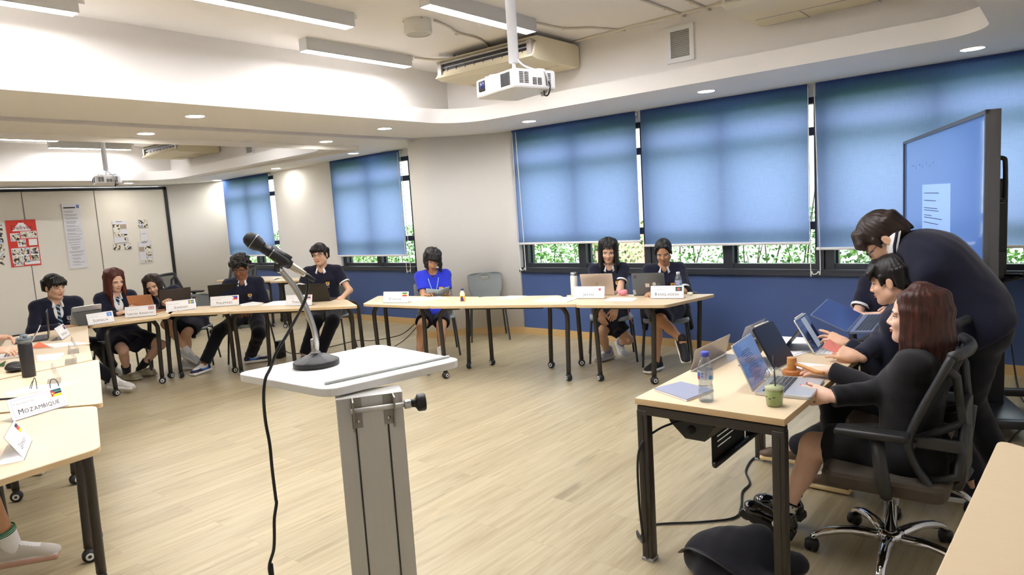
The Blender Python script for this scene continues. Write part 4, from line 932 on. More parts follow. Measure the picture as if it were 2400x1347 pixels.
def skin_set(nm, c): return [mat('skin_' + nm, c, .5, noise=.04, nscale=40, spec=.35), mat('lips_' + nm, tuple(int(v * f) for v, f in zip(c, (.88, .68, .66))), .4), mat('brow_dark', (26, 20, 18), .6), mat('eye_white', (226, 222, 216), .2), mat('nail_pink', (190, 60, 90), .25)]
SK_A = skin_set('light', (222, 178, 148)); SK_B = skin_set('tan', (196, 148, 112)); SK_C = skin_set('brown', (150, 102, 74)); SK_D = skin_set('pale', (232, 190, 164))
def cloth(nm, c, r=.85): return mat(nm, c, r, noise=.10, nscale=180, bump=.12, spec=.2, sheen=.15)
NAVY = cloth('navy_cloth', (27, 30, 48)); NAVY2 = cloth('navy_polo', (26, 28, 46)); BLACKC = cloth('black_cloth', (24, 24, 27)); TROU = cloth('dark_trouser', (22, 23, 32)); WHITEC = cloth('white_cloth', (236, 236, 236)); BLUEC = cloth('royal_blue_cloth', (44, 58, 196)); SKIRT = cloth('navy_skirt', (24, 25, 42))
TRIM = mat('collar_trim', (240, 240, 240), .7)
def tie_mat():
    if 'tie' in MATS: return MATS['tie']
    m = bpy.data.materials.new('striped_tie'); m.use_nodes = True; nt = m.node_tree; b = nt.nodes['Principled BSDF']; tc = nt.nodes.new('ShaderNodeTexCoord'); w = nt.nodes.new('ShaderNodeTexWave'); mp = nt.nodes.new('ShaderNodeMapping'); mp.inputs['Rotation'].default_value = (0, 0, .8)
    mp.inputs['Rotation'].default_value = (.7, 0, 0); w.bands_direction = 'Z'; w.inputs['Scale'].default_value = 9; r = nt.nodes.new('ShaderNodeValToRGB'); r.color_ramp.interpolation = 'CONSTANT'; e = r.color_ramp.elements; e[0].color = srgb((26, 30, 56)) + (1,); e[1].position = .72; e[1].color = srgb((150, 190, 224)) + (1,)
    nt.links.new(tc.outputs['Object'], mp.inputs[0]); nt.links.new(mp.outputs[0], w.inputs['Vector']); nt.links.new(w.outputs['Fac'], r.inputs['Fac']); nt.links.new(r.outputs[0], b.inputs['Base Color']); b.inputs['Roughness'].default_value = .6; MATS['tie'] = m; return m
def wrinkle(amp):
    def post(D, X, Y, Z): return D + amp * .8 * (np.sin(X * 23 + 4 * np.sin(Z * 13 + Y * 7) + Y * 15) * np.sin(Z * 21 + 3 * np.sin(Y * 17 + X * 9)) + .35 * np.sin(X * 41 - Y * 34 + Z * 33 + 2 * np.sin(X * 19)))
    return post
def person(label, px, pd, pz, a=0, lean=6, side=0, twist=0, s=1., sex='m', head=(0, 10, 0), arms=None, legs=None, skin=SK_A, hair=('short', BLACKH, 1), top='polo', bottom='trousers', shoes=('sneaker', None), hands=('relax', 'relax'), hnorm=None, handdir=None, h=.009, glasses=False, crest=True, sock=None, hs=1., nails=False, headpos=None, Lh=.25, group='students around the tables', slv=.62, neckf=.03, tc=None, hump=0., band=True, pelw=None, yawabs=None, shd=.045):
    pel = atd(px, 700, pd) if pelw is None else Vector(pelw); pel.z = pz; root = Vector((pel.x, pel.y, 0))
    yw = math.atan2(-pel.y, -pel.x) + math.radians(a)
    if yawabs is not None: yw = math.radians(yawabs)
    U = Vector((0, 0, 1)); F = Vector((math.cos(yw), math.sin(yw), 0)); Lf = Vector((-F.y, F.x, 0))
    W = lambda f, l, u: pel + (F * f + Lf * l + U * u) * s
    ln, sd = math.radians(lean), math.radians(side); T = (U * math.cos(ln) + F * math.sin(ln)); T = (T * math.cos(sd) + Lf * math.sin(sd)).normalized()
    Lv = (Lf - T * Lf.dot(T)).normalized(); C = Lv.cross(T)
    if twist: R = Matrix.Rotation(math.radians(twist), 3, T); Lv = R @ Lv; C = R @ C
    nb = pel + T * .475 * s; sw = (.168 if sex == 'm' else .148) * s; sh = {1: nb - T * shd * s + Lv * sw, -1: nb - T * shd * s - Lv * sw}
    hc = nb + (T * .7 + U * .3).normalized() * .150 * s * (.5 + .5 * hs) + C * neckf * s
    if headpos is not None: hc = headpos
    hy, hp, hr = (math.radians(v) for v in head); hf = Matrix.Rotation(hy, 3, U) @ F; hl = U.cross(hf); Rp = Matrix.Rotation(hp, 3, hl); hf = Rp @ hf; hu = Rp @ U; Rr = Matrix.Rotation(hr, 3, hf); hl = Rr @ hl; hu = Rr @ hu
    HT = frame(hc, hf, hl, hu) @ Matrix.Scale(s * hs, 4)
    legs = legs or {}; arms = arms or {}; hip, kn, an, el, wr = {}, {}, {}, {}, {}
    for q in (1, -1):
        hip[q] = pel + Lf * .085 * s * q
        tgt, hint = legs.get(q, (W(.42, q * .10, 0), F + U * .4)); tgt = Vector(tgt) if len(tgt) == 3 else tgt
        if q not in legs: tgt.z = .09
        kn[q], an[q] = ik(hip[q], tgt, .415 * s, .40 * s, hint)
        tgt, hint = arms.get(q, (W(.32, q * .12, .28), -U + Lf * q * .6)); el[q], wr[q] = ik(sh[q], tgt, .275 * s, .245 * s, hint)
    fem = sex == 'f'
    def torso(S, e, pelvis=True, k=.05):
        k = .09 if hump else k
        for q in (1, -1):
            S.cone(pel + (Lf * .075 * q + U * .02) * s, pel + (T * .2 + Lv * .055 * q) * s, .098 * s + e, .082 * s + e, k=k); S.cone(pel + (T * .2 + Lv * .055 * q) * s, nb + (-T * .14 + Lv * .07 * q) * s, .082 * s + e, .092 * s + e, k=k)
            S.cone(nb + (-T * .14 + Lv * .07 * q) * s, nb + (-T * .055 + Lv * .055 * q - C * .005) * s, .092 * s + e, .062 * s + e, k=k)
            S.cone(nb + (-T * .035 + Lv * .05 * q - C * .01) * s, sh[q], .055 * s + e, .050 * s + e, k=.04 * s)
            if fem: S.ball(nb + (-T * .17 + Lv * .055 * q + C * .055) * s, .062 * s + e, k=.04)
            if hump:
                S.cone(pel + T * .10 * s - C * hump * .45 * s + Lv * .05 * q, pel + T * .33 * s - C * hump * .62 * s + Lv * .06 * q, .110 * s + e, .105 * s + e, k=.10)
            if pelvis: S.ball(hip[q] - F * (.005 if hump else .045) * s - U * .005, .105 * s + e, k=.05)
    def arm(S, q, e0, e1, t1=1., k=.03, cut=False):
        if t1 <= 1: 
            p = sh[q].lerp(el[q], t1); d = (el[q] - sh[q]).normalized(); S.cone(sh[q], p + d * (.05 if cut else 0), .044 * s + e0, .038 * s + e1, k=k, cut=[(p, d)] if cut else None)
        else:
            S.cone(sh[q], el[q], .044 * s + e0, .038 * s + e1, k=k); p = el[q].lerp(wr[q], t1 - 1); d = (wr[q] - el[q]).normalized(); S.cone(el[q], p + d * (.05 if cut else 0), .038 * s + e1, .029 * s + e1, k=k, cut=[(p, d)] if cut else None)
    def leg(S, q, e0, e1, t1=2., cut=False, kmul=1., low=None):
        if t1 <= 1:
            p = hip[q].lerp(kn[q], t1); d = (kn[q] - hip[q]).normalized(); S.cone(hip[q], p + d * .05, .086 * s + e0, .066 * s + e1, k=.04, cut=[(p, d)] if cut else None)
        else:
            S.cone(hip[q], kn[q], .084 * s + e0, .056 * s + e1, k=.04); p = kn[q].lerp(an[q], t1 - 1); d = (an[q] - kn[q]).normalized(); lo = .036 * s + e1 if low is None else low
            if low is None:
                S.cone(kn[q], p, .050 * s + e1, lo, k=.03); b = (kn[q] - hip[q]).normalized(); back = -(b - d * b.dot(d)); back = back.normalized() if back.length > .05 else -F
                S.ell(kn[q].lerp(an[q], .32) + back * .014 * s, (.048 * s + e1, .046 * s + e1, .11 * s), R=[d.orthogonal().normalized(), d.cross(d.orthogonal()).normalized(), d], k=.03)
            else: S.cone(kn[q], p + d * .05, .056 * s + e1, lo, k=.03, cut=[(p, d)])
    off = root
    # body: one continuous surface (trunk, neck, arms, legs) with the detailed head and hands merged in
    B = SDF(); torso(B, -.006); B.cone(nb - T * .03 * s, hc - hu * .06 * s + hf * -.02, .052 * s, .047 * s, k=.03)
    for q in (1, -1): arm(B, q, -.004, -.004, 2.); leg(B, q, -.004, -.002); d = (an[q] - kn[q]).normalized(); tq = Vector(legs.get((q, 'toe'), F)).normalized(); uq = Vector(legs.get((q, 'up'), U)); uq = (uq - tq * uq.dot(tq)).normalized(); B.cone(an[q] - uq * .02, an[q] + tq * .10 * s - uq * .050, .030 * s, .020 * s, k=.015)
    v, f = B.mesh(h); parts = [(v, f, 0)]
    hv, hfc, hmi = head_geo(sex); parts.append((xf(hv, HT), hfc, hmi))
    for q, pose in zip((1, -1), hands):
        if pose is None: continue
        gv, gf, gm = hand_geo(pose, nails); d = (wr[q] - el[q]).normalized(); d = Vector(handdir[q]).normalized() if handdir and q in handdir else d
        z = Vector(hnorm[q]) if hnorm and q in hnorm else U * .9 + Lv * q * .4; z = (z - d * z.dot(d)).normalized(); y = z.cross(d); gv2 = gv.copy()
        flip = -q
        gv2[:, 1] *= flip; gf2 = gf[:, ::-1] if flip < 0 else gf
        parts.append((xf(gv2 * (.96 * s), frame(wr[q], d, y, z)), gf2, gm))
    body = np_obj('person', parts, skin, None, off); tag(body, label, 'person', group); body.location = off
    def garment(nm, S, m, hh=None, wr_=.0022, lab=None):
        gv, gf = S.mesh(hh or h, wrinkle(wr_)); o = np_obj(nm, [(gv, gf, 0)], m, body, off)
        if lab: o['label'] = lab
        return o, gv, gf
    def neckhole(S, r=.060, rise=.0): S.cone(nb - T * .035 * s + C * .008, nb + T * .2, r * s, r * s * 1.05, k=.006, op='-')
    def hem(S, dz): S.box(pel - T * (dz * s + .5), (.5, .5, .5), R=[C, Lv, T], rnd=.001, k=.008, op='-')
    main = None
    if top in ('polo', 'tee', 'sleeveless'):
        S = SDF(); torso(S, .012)
        for q in (1, -1): arm(S, q, .016, .022, slv, cut=True)
        if top == 'tee': S.cone(pel, pel + F * .12 * s, .12 * s, .10 * s, k=.04)
        neckhole(S, .060)
        if top == 'polo': S.cone(nb + C * .075 * s - T * .0 * s, nb + C * .125 * s - T * .11 * s, .030 * s, .006, k=.004, op='-')
        hem(S, .06); main = garment('polo_shirt' if top == 'polo' else 'tee_shirt', S, tc or (NAVY2 if top == 'polo' else BLUEC))
        if top == 'polo' and band:
            for q in (1, -1):
                p = sh[q].lerp(el[q], slv); d = (el[q] - sh[q]).normalized(); S = SDF(); r = .040 * s + .022 ; S.cone(p - d * .016, p + d * .004, r, r, k=.0, cut=[(p + d * .003, d), (p - d * .016, -d)]); S.cone(p - d * .05, p + d * .05, r - .009, r - .009, k=.002, op='-')
                garment('sleeve_band', S, TRIM, .005, 0)
    if top in ('blazer', 'blackblazer'):
        S = SDF(); torso(S, .0075, k=.05); neckhole(S, .056); hem(S, .02); garment('white_shirt', S, WHITEC)
        S = SDF(); torso(S, .022)
        for q in (1, -1):
            arm(S, q, .016, .015, 1.97, cut=True); S.cone(hip[q] + U * .0, hip[q].lerp(kn[q], .22), .10 * s + .018, .095 * s + .01, k=.04)
        neckhole(S, .066); S.cone(nb + C * .11 * s + T * .02, pel + (T * .17 + C * .150) * s, .070 * s, .012, k=.006, op='-'); hem(S, .10)
        main = garment('blazer', S, NAVY if top == 'blazer' else BLACKC, None, .003)
        if top == 'blazer':
            S = SDF(); p0 = nb + (C * .073 - T * .045) * s; p1 = pel + (T * .20 + C * .118) * s
            S.cone(p0, p0 + (p1 - p0) * .12, .020 * s, .014 * s, k=.008); S.cone(p0 + (p1 - p0) * .1, p1, .014 * s, .028 * s, k=.01); garment('necktie', S, tie_mat(), .005, 0)
    if top in ('polo', 'blazer', 'blackblazer'):     # turned-down collar
        ax = (T * .85 + U * .15 - C * .12).normalized(); c0 = nb - T * .020 * s - C * .006 * s; cs = s
        if hump: ax = (hc - nb).normalized(); c0 = nb + ax * .050; cs = s * 1.2
        gv, gf = [], []; nseg = 36
        for j in range(nseg + 1):
            t = math.radians(16 + 328 * j / nseg); fr = max(0, math.cos(t)); Cc = (C - ax * C.dot(ax)).normalized() if hump else C; Lc = ax.cross(Cc) if hump else Lv; dr = Cc * math.cos(t) + Lc * math.sin(t); tip = fr ** 6
            for rr, zz in ((.056 + .010 * fr, .030 - .016 * fr), (.060 + .010 * fr, .037 - .016 * fr), (.070 + .014 * fr, .026 - .018 * fr), (.083 + .020 * fr, .000 - .020 * fr - .022 * tip)): gv.append(tuple(c0 + dr * rr * cs + ax * zz * cs + Lv * (.010 * tip * s * (1 if math.sin(t) > 0 else -1)) - off))
        for j in range(nseg):
            for q in range(3): gf.append((j * 4 + q, j * 4 + 4 + q, j * 4 + 5 + q, j * 4 + 1 + q))
        col_o = MB().add(gv, gf, 0, True).build('collar', TRIM, body); md = col_o.modifiers.new('thick', 'SOLIDIFY'); md.thickness = .004; md.offset = 0
        if top == 'polo': MB().tube([tuple(Vector(gv[j * 4 + 2]) * .45 + Vector(gv[j * 4 + 3]) * .55 + (C * math.cos(math.radians(16 + 328 * j / nseg)) + Lv * math.sin(math.radians(16 + 328 * j / nseg))) * (.0025 if not hump else .001)) for j in range(2, nseg - 1)], .0028 if not hump else .008, 5).build('collar_stripe', NAVY2, col_o)
    if top == 'tee':
        MB().tube([tuple(nb - T * .02 * s + (C * (math.cos(t) * .062 + .008) + Lv * math.sin(t) * .062) * s - off) for t in [2 * PI * k / 24 for k in range(24)]], .006, 6, closed=True).build('neck_rib', BLUEC, body)
    if bottom == 'trousers':
        S = SDF()
        for q in (1, -1): leg(S, q, .014, .016, 1.93, cut=True, low=.062 * s); S.ball(hip[q] - F * (.005 if hump else .045) * s, .105 * s + .006, k=.05)
        S.cone(pel, pel + U * .05, .10, .10, k=.04); garment('trousers', S, TROU, None, .003)
    elif bottom in ('skirt', 'shorts'):
        S = SDF(); t = .80 if bottom == 'skirt' else .72
        for q in (1, -1): leg(S, q, .020, .026, t, cut=True); S.ball(hip[q] - F * .045 * s, .105 * s + .014, k=.05)
        if bottom == 'skirt':
            m0, m1 = pel, (kn[1] + kn[-1]) / 2; d = (m1 - m0).normalized(); p = m0.lerp(m1, t - .02); S.cone(m0, p + d * .05, .11 * s, .085 * s, k=.05, cut=[(p, d)]); S.cone(m0 - U * .04, p - U * .03, .09 * s, .05 * s, k=.05, cut=[(p, d)])
        S.cone(pel, pel + U * .06, .10, .10, k=.04); garment('skirt' if bottom == 'skirt' else 'shorts', S, (BLACKC if top == 'blackblazer' else SKIRT), None, .003)
    for q in (1, -1):
        k_, sm = shoes; d = (an[q] - kn[q]).normalized(); fwd = legs.get((q, 'toe'), None); fwd = Vector(fwd).normalized() if fwd is not None else F
        up = legs.get((q, 'up'), U); up = Vector(up); up = (up - fwd * up.dot(fwd)).normalized(); y = up.cross(fwd); base = an[q] - up * .085 * s
        gv, gf, gm = shoe_geo(k_); np_obj('shoe', [(xf(gv * s, frame(base, fwd, y, up)), gf, gm)], sm, body, off)
        if sock:
            S = SDF(); hi = an[q].lerp(kn[q], sock[1]); S.cone(an[q] + d * .02, hi, .040 * s, .041 * s + sock[1] * .03, k=.0, cut=[(hi, -d)]); garment('sock', S, sock[0], .005, 0)
    g = HT.to_3x3().inverted() @ Vector((0, 0, -1)); g = g / g.length
    gv, gf = hair_geo(hair[0], g, hair[2], Lh); ho = np_obj('hair', [(gv, gf, 0)], hair[1], None, None); ho.parent = body; ho.matrix_local = Matrix.Translation(-off) @ HT
    if glasses:
        w = MB()
        for q in (1, -1):
            w.tube([(.092, .033 * q + .021 * math.cos(t), .000 + .0155 * math.sin(t)) for t in [2 * PI * k / 16 for k in range(16)]], .0016, 5, closed=True); w.tube([(.091, q * .054, .006), (.05, q * .076, .006), (-.012, q * .080, .004)], .0014, 5)
        w.tube([(.093, -.012, .004), (.096, 0, .007), (.093, .012, .004)], .0016, 5); go = w.build('glasses', glasses, body); go.matrix_local = Matrix.Translation(-off) @ HT
    if crest and main:
        from mathutils.bvhtree import BVHTree
        bv = BVHTree.FromPolygons([tuple(p) for p in main[1]], [tuple(int(i) for i in q) for q in main[2]]); o0 = nb + (-T * .17 + Lv * .078 + C * .4) * s; hit = bv.ray_cast(o0, -C)
        if hit[0]:
            n = hit[1]; n = n if n.dot(C) > 0 else -n; xx = T.cross(n).normalized(); yy = n.cross(xx); Tc = frame(hit[0] + n * .004 - off, xx, yy, n); w = MB(); mono = top in ('blazer', 'blackblazer')
            w.prism([(-.022, .026), (.022, .026), (.022, -.004), (0, -.026), (-.022, -.004)], -.003, .001, 0, Tc); w.prism([(-.016, .006), (.016, .006), (.014, -.008), (0, -.02), (-.014, -.008)], .001, .002, 1, Tc); w.prism([(-.006, .012), (.006, .012), (.004, -.012), (-.004, -.012)], .002, .0028, 2, Tc)
            w.add(*text_geo('D-PREP', .012), 1, False, Tc @ Matrix.Translation((0, -.042, .001)))
            w.build('crest', [mat('crest_silver', (150, 152, 160), .5) if mono else mat('crest_gold', (226, 178, 60), .6), mat('crest_white', (228, 228, 230), .6), mat('crest_navy', (60, 70, 120), .6)], body)
    print('person', label[:38], 'head', [round(c, 2) for c in hc], 'want wr', [[round(c, 2) for c in wr[q]] for q in (1, -1)])
    return dict(o=body, pel=pel, F=F, Lf=Lf, nb=nb, hc=hc, wr=wr, T=T, C=C, Lv=Lv, HT=HT, off=off, kn=kn, an=an, yaw=yw, sh=sh, el=el, hl=hl, hu=hu, hf=hf)
SN_W = [mat('sneaker_white', (222, 220, 214), .6), mat('sole_white', (238, 236, 230), .6), mat('lace_white', (240, 240, 238), .7)]
SN_G = [mat('sneaker_grey', (196, 200, 204), .7), mat('sole_grey', (214, 214, 212), .6), mat('lace_white', (240, 240, 238), .7)]
SN_B = [mat('sneaker_black', (26, 27, 32), .7), mat('sole_white', (238, 236, 230), .6), mat('sneaker_black', (26, 27, 32), .7)]
SN_S = [mat('sneaker_white', (222, 220, 214), .6), mat('sole_white', (238, 236, 230), .6), mat('sneaker_dark', (34, 32, 48), .6), mat('swoosh_pink', (206, 60, 150), .5)]
SN_S2 = [mat('sneaker_white', (222, 220, 214), .6), mat('sole_white', (238, 236, 230), .6), mat('sneaker_navy', (30, 32, 74), .6), mat('swoosh_blue', (60, 130, 220), .5)]
CLOG = [mat('clog_olive', (150, 142, 116), .6), mat('clog_sole', (162, 152, 124), .6)]
CHUNK = [mat('patent_black', (14, 14, 15), .12, spec=.6, coat=.5), mat('lug_sole', (20, 20, 21), .5)]
BOAT = [mat('boat_brown', (96, 76, 58), .6), mat('boat_sole', (226, 202, 150), .6), mat('boat_lace', (214, 206, 190), .6)]
def G(x, y, up=.085): p = atz(x, y, 0); p.z += up; return p
def A_(x, y, d): return atd(x, y, d)
def dirto(p, x, y): q = atz(x, y, p.z); return Vector((q.x - p.x, q.y - p.y, 0)).normalized()
U_ = Vector((0, 0, 1))
# --- left table end: boy in blazer with the tablet
P1 = person('person in navy blazer and striped tie with thick black hair beside a dark tablet', 128, 8.42, .50, a=8, lean=8, s=.99, head=(26, 12, 3), sex='m', top='blazer', hair=('short', BLACKH, 11),
    arms={1: (A_(200, 752, 8.1), -U_), -1: (A_(140, 768, 8.1), -U_ + Vector((.2, -.8, 0)))}, hands=('relax', 'flat'), handdir={-1: (.5, .8, 0)},
    legs={1: (G(268, 880, .09), U_), -1: (G(290, 922, .10), U_), (1, 'toe'): (.95, .3, 0), (-1, 'toe'): (.8, .62, -.1)}, shoes=('sneaker', SN_W), sock=(WHITEC, .12))
P2 = person('person with long auburn hair in navy blazer and tie behind the rose gold laptop', 268, 8.68, .50, a=14, lean=7, s=.97, head=(16, 16, 2), sex='f', top='blazer', bottom='skirt', hair=('long', REDH, 21), Lh=.36,
    arms={1: (A_(322, 722, 8.3), -U_ + Vector((0, .5, 0))), -1: (A_(278, 735, 8.3), -U_ + Vector((0, -.6, 0)))}, hands=('type', 'type'), legs={1: (G(332, 880, .09), Vector((.8, .5, .3))), -1: (G(300, 890, .09), Vector((.9, -.2, .3))), (1, 'toe'): (.9, .42, 0), (-1, 'toe'): (.9, .3, 0)}, shoes=('clog', CLOG), sock=(BLACKC, .30), skin=SK_D)
P3 = person('person with long dark hair leaning sideways behind the dark brown laptop', 440, 8.85, .52, a=-12, lean=20, side=-33, s=.95, head=(0, 14, 14), sex='f', top='blazer', bottom='skirt', hair=('long', BROWNH, 31), Lh=.26, skin=SK_A,
    arms={1: (A_(455, 722, 8.35), -U_), -1: (A_(385, 712, 8.4), -U_)}, hands=('relax', 'relax'), legs={1: (G(442, 866, .09), Vector((.7, -.6, .2))), -1: (A_(440, 822, 8.5), Vector((.7, -.9, .2))), (1, 'toe'): (.85, .5, 0), (-1, 'toe'): (.75, .45, -.45)}, shoes=('sneaker', SN_G), sock=(WHITEC, .16))
P4 = person('person with curly black hair and glasses in navy polo looking down behind the black laptop', 578, 8.65, .52, a=-12, lean=12, s=1.0, head=(-10, 26, -4), sex='m', top='polo', hair=('curly', BLACKH, 41), skin=SK_C, glasses=mat('glasses_thin', (90, 60, 50), .3), slv=.95, band=False,
    arms={1: (A_(595, 726, 8.3), -U_ + Vector((0, .5, 0))), -1: (A_(548, 730, 8.3), -U_ + Vector((0, -.5, 0)))}, hands=('type', 'type'), legs={1: (G(590, 850, .09), Vector((.8, -.2, .4))), -1: (G(480, 872, .09), Vector((.6, -.6, .5))), (1, 'toe'): (.5, .85, 0), (-1, 'toe'): (.35, -.9, 0)}, shoes=('swoosh', SN_S2))
P5 = person('smiling person in black framed glasses and navy polo behind the charcoal laptop', 765, 8.45, .56, a=-18, lean=6, s=1.05, head=(-3, 2, 4), sex='m', top='polo', hair=('short', BLACKH, 51), skin=SK_A, glasses=mat('glasses_black', (24, 22, 26), .3),
    arms={1: (A_(803, 697, 8.0), -U_ + Vector((.3, .9, 0))), -1: (A_(730, 700, 8.15), -U_ + Vector((0, -.6, 0)))}, hands=('relax', 'type'), legs={1: (G(750, 850, .09), Vector((.8, -.3, .4))), -1: (G(715, 853, .09), Vector((.8, -.4, .4)))}, shoes=('sneaker', SN_B))
P6 = person('person in royal blue tee shirt with lanyard and headband, reading a grey booklet', 1018, 7.75, .52, a=2, lean=14, s=.96, head=(6, 26, -12), sex='f', top='tee', bottom='shorts', hair=('bob', BLACKH, 61), skin=SK_B, glasses=mat('glasses_clear', (170, 140, 120), .2), 
    arms={1: (A_(1048, 688, 7.35), -U_), -1: (A_(1003, 690, 7.3), -U_)}, hands=('hold', 'hold'), legs={1: (G(1035, 868, .09), Vector((.5, -.8, .6))), -1: (G(985, 862, .09), Vector((.5, -.8, .6))), (1, 'toe'): (.6, -.8, 0), (-1, 'toe'): (.5, -.85, 0)}, shoes=('sneaker', SN_W), sock=(WHITEC, .18), crest=True)
P7 = person('girl with very long straight black hair in navy polo behind the gold laptop', 1430, 6.97, .53, a=2, lean=6, s=.96, head=(-2, 14, 0), sex='f', top='polo', bottom='skirt', hair=('longfringe', BLACKH, 71), Lh=.36, skin=SK_A,
    arms={1: (A_(1440, 735, 6.55), -U_ + Vector((.3, .3, 0))), -1: (A_(1410, 738, 6.6), -U_)}, hands=('relax', 'relax'), legs={-1: (G(1456, 828, .12), Vector((.2, -.8, .8))), 1: (G(1425, 842, .09), Vector((.35, -.8, .8))), (-1, 'toe'): (.5, -.5, -.6), (1, 'toe'): (-.15, -.98, 0)}, shoes=('sneaker', SN_G), sock=(mat('sock_lilac', (150, 150, 196), .8), .14), slv=.62)
P8 = person('girl with tied back black hair in navy polo and draped jacket behind the grey laptop', 1558, 6.75, .53, a=2, lean=10, s=.95, head=(-8, 24, 2), sex='f', top='polo', bottom='skirt', hair=('tied', BLACKH, 81), skin=SK_B,
    arms={1: (A_(1585, 690, 6.3), -U_ + Vector((.4, .3, 0))), -1: (A_(1520, 690, 6.3), -U_)}, hands=('relax', 'relax'), legs={-1: (A_(1600, 800, 6.05), Vector((-.2, -.95, .5))), 1: (G(1540, 868, .09), Vector((.1, -.98, .3))), (-1, 'toe'): (.5, -.55, -.66), (1, 'toe'): (-.1, -.98, 0)}, shoes=('sneaker', SN_B), slv=.85)
# --- right desk
P9 = person('standing person in navy polo with white striped collar bending over the seated boy', 2302, 4.05, .89, a=-88, lean=38, s=1.10, hump=.075, shd=.15, head=(4, 50, 0), sex='m', top='polo', bottom='trousers', hair=('short', BROWNH, 91), skin=SK_A, glasses=mat('glasses_blue', (40, 50, 90), .3), slv=.75, h=.0075, crest=False, neckf=.02, headpos=A_(2070, 562, 4.04),
    arms={1: (A_(2085, 740, 4.5), -U_), -1: (A_(2120, 800, 4.0), -U_ + Vector((.4, 0, 0)))}, hands=('hold', 'hold'), legs={1: (Vector((-.28, 4.28, .09)), Vector((-.9, 0, .2))), -1: (Vector((-.36, 3.95, .09)), Vector((-.9, 0, .2)))}, shoes=('sneaker', SN_B), group='people at the desk')
P10 = person('person in navy polo with white banded sleeves, mostly hidden, arm reaching to the raised laptop', 2100, 5.32, .50, a=-30, lean=6, s=1.0, head=(0, 20, 0), sex='m', top='polo', hair=('short', BLACKH, 101), skin=SK_D, crest=False, slv=.7,
    arms={1: (A_(2110, 735, 5.1), -U_), -1: (A_(2074, 738, 5.05), -U_ + Vector((-.6, -.4, 0)))}, hands=('relax', 'relax'), shoes=('sneaker', SN_B), group='people at the desk', headpos=None)
P11 = person('boy in navy blazer seen in profile, pointing at a tablet and holding a pink note', 2150, 3.92, .52, a=-98, lean=9, s=.98, head=(-4, 14, 0), sex='m', top='blazer', hair=('short', BLACKH, 111), skin=SK_A, h=.007, crest=False,
    arms={1: (A_(1985, 805, 3.88), -U_ + Vector((.3, 0, 0))), -1: (A_(2000, 848, 3.62), -U_ + Vector((.2, -.5, 0)))}, hands=('point', 'hold'), handdir={1: (-.9, -.05, .25), -1: (-.95, -.15, .25)}, hnorm={1: (.15, -.55, .8), -1: (.1, -.75, .65)},
    legs={1: (G(1850, 1088, .09), Vector((-.8, 0, .5))), -1: (G(1960, 1150, .09), Vector((-.8, 0, .5))), (1, 'toe'): (-1, -.1, 0), (-1, 'toe'): (-1, 0, 0)}, shoes=('sneaker', BOAT), group='people at the desk')
P12 = person('girl with long mahogany hair in black blazer and skirt in the front office chair', 2128, 3.22, .48, headpos=A_(2146, 742, 3.22), a=-98, lean=-5, s=.92, head=(0, -2, 0), sex='f', top='blackblazer', bottom='skirt', hair=('long', RED2, 121), Lh=.27, skin=SK_D, h=.006, crest=False, hs=1.06, nails=True, neckf=.045,
    arms={1: (A_(1948, 868, 3.34), -U_ + Vector((.3, .5, 0))), -1: (A_(1948, 930, 3.08), -U_ + Vector((.5, -.6, 0)))}, hands=('flat', 'flat'), handdir={1: (-.95, .0, -.10), -1: (-.93, .1, .16)}, hnorm={1: (-.1, -.2, .95), -1: (.25, -.80, .55)},
    legs={1: (G(1850, 1228, .11), Vector((-.9, 0, .5))), -1: (G(1836, 1272, .12), Vector((-.9, 0, .5))), (1, 'toe'): (-.97, .1, -.05), (-1, 'toe'): (-.94, -.05, .28)}, shoes=('chunky', CHUNK), sock=None, group='people at the desk')
# spotted socks of the girl at the front
def spot_mat():
    m = bpy.data.materials.new('spotted_sock'); m.use_nodes = True; nt = m.node_tree; b = nt.nodes['Principled BSDF']; tc = nt.nodes.new('ShaderNodeTexCoord'); v = nt.nodes.new('ShaderNodeTexVoronoi'); v.inputs['Scale'].default_value = 32; r = nt.nodes.new('ShaderNodeValToRGB'); r.color_ramp.interpolation = 'CONSTANT'
    r.color_ramp.elements[0].color = (.01, .01, .012, 1); r.color_ramp.elements[1].position = .30; r.color_ramp.elements[1].color = srgb((226, 224, 216)) + (1,); nt.links.new(tc.outputs['Object'], v.inputs['Vector']); nt.links.new(v.outputs['Distance'], r.inputs[0]); nt.links.new(r.outputs[0], b.inputs['Base Color']); return m
SPOT = spot_mat()
for q in (1, -1):
    a_, k_ = P12['an'][q], P12['kn'][q]; d = (a_ - k_).normalized(); S = SDF(); S.cone(a_ + d * .03, a_.lerp(k_, .22), .039, .041, k=0, cut=[(a_.lerp(k_, .20), -d)]); gv, gf = S.mesh(.004); np_obj('sock', [(gv, gf, 0)], SPOT, P12['o'], P12['off'])
    S = SDF(); S.cone(a_.lerp(k_, .18), a_.lerp(k_, .24), .042, .043, k=0, cut=[(a_.lerp(k_, .22), -d), (a_.lerp(k_, .195), d)]); gv, gf = S.mesh(.004); np_obj('sock_cuff', [(gv, gf, 0)], BLACKC, P12['o'], P12['off'])
    tf = Vector((-.97, .1, -.05)) if q == 1 else Vector((-.94, -.05, .28)); tf.normalize(); up = (U_ - tf * U_.dot(tf)).normalized(); y = up.cross(tf); T_ = frame(a_ - up * .079 - P12['off'], tf, y, up)
    MB().tube([(.035, .036 * math.cos(t) * 1.05, .088 + .022 * math.sin(t)) for t in [PI * k / 10 - .25 for k in range(11)]], .007, 6, T=T_, flat=.5).build('shoe_strap', CHUNK[0], P12['o'])
    MB().box((.035, -.040, .085), (.018, .004, .02), T=T_).build('shoe_buckle', M_steel, P12['o'])
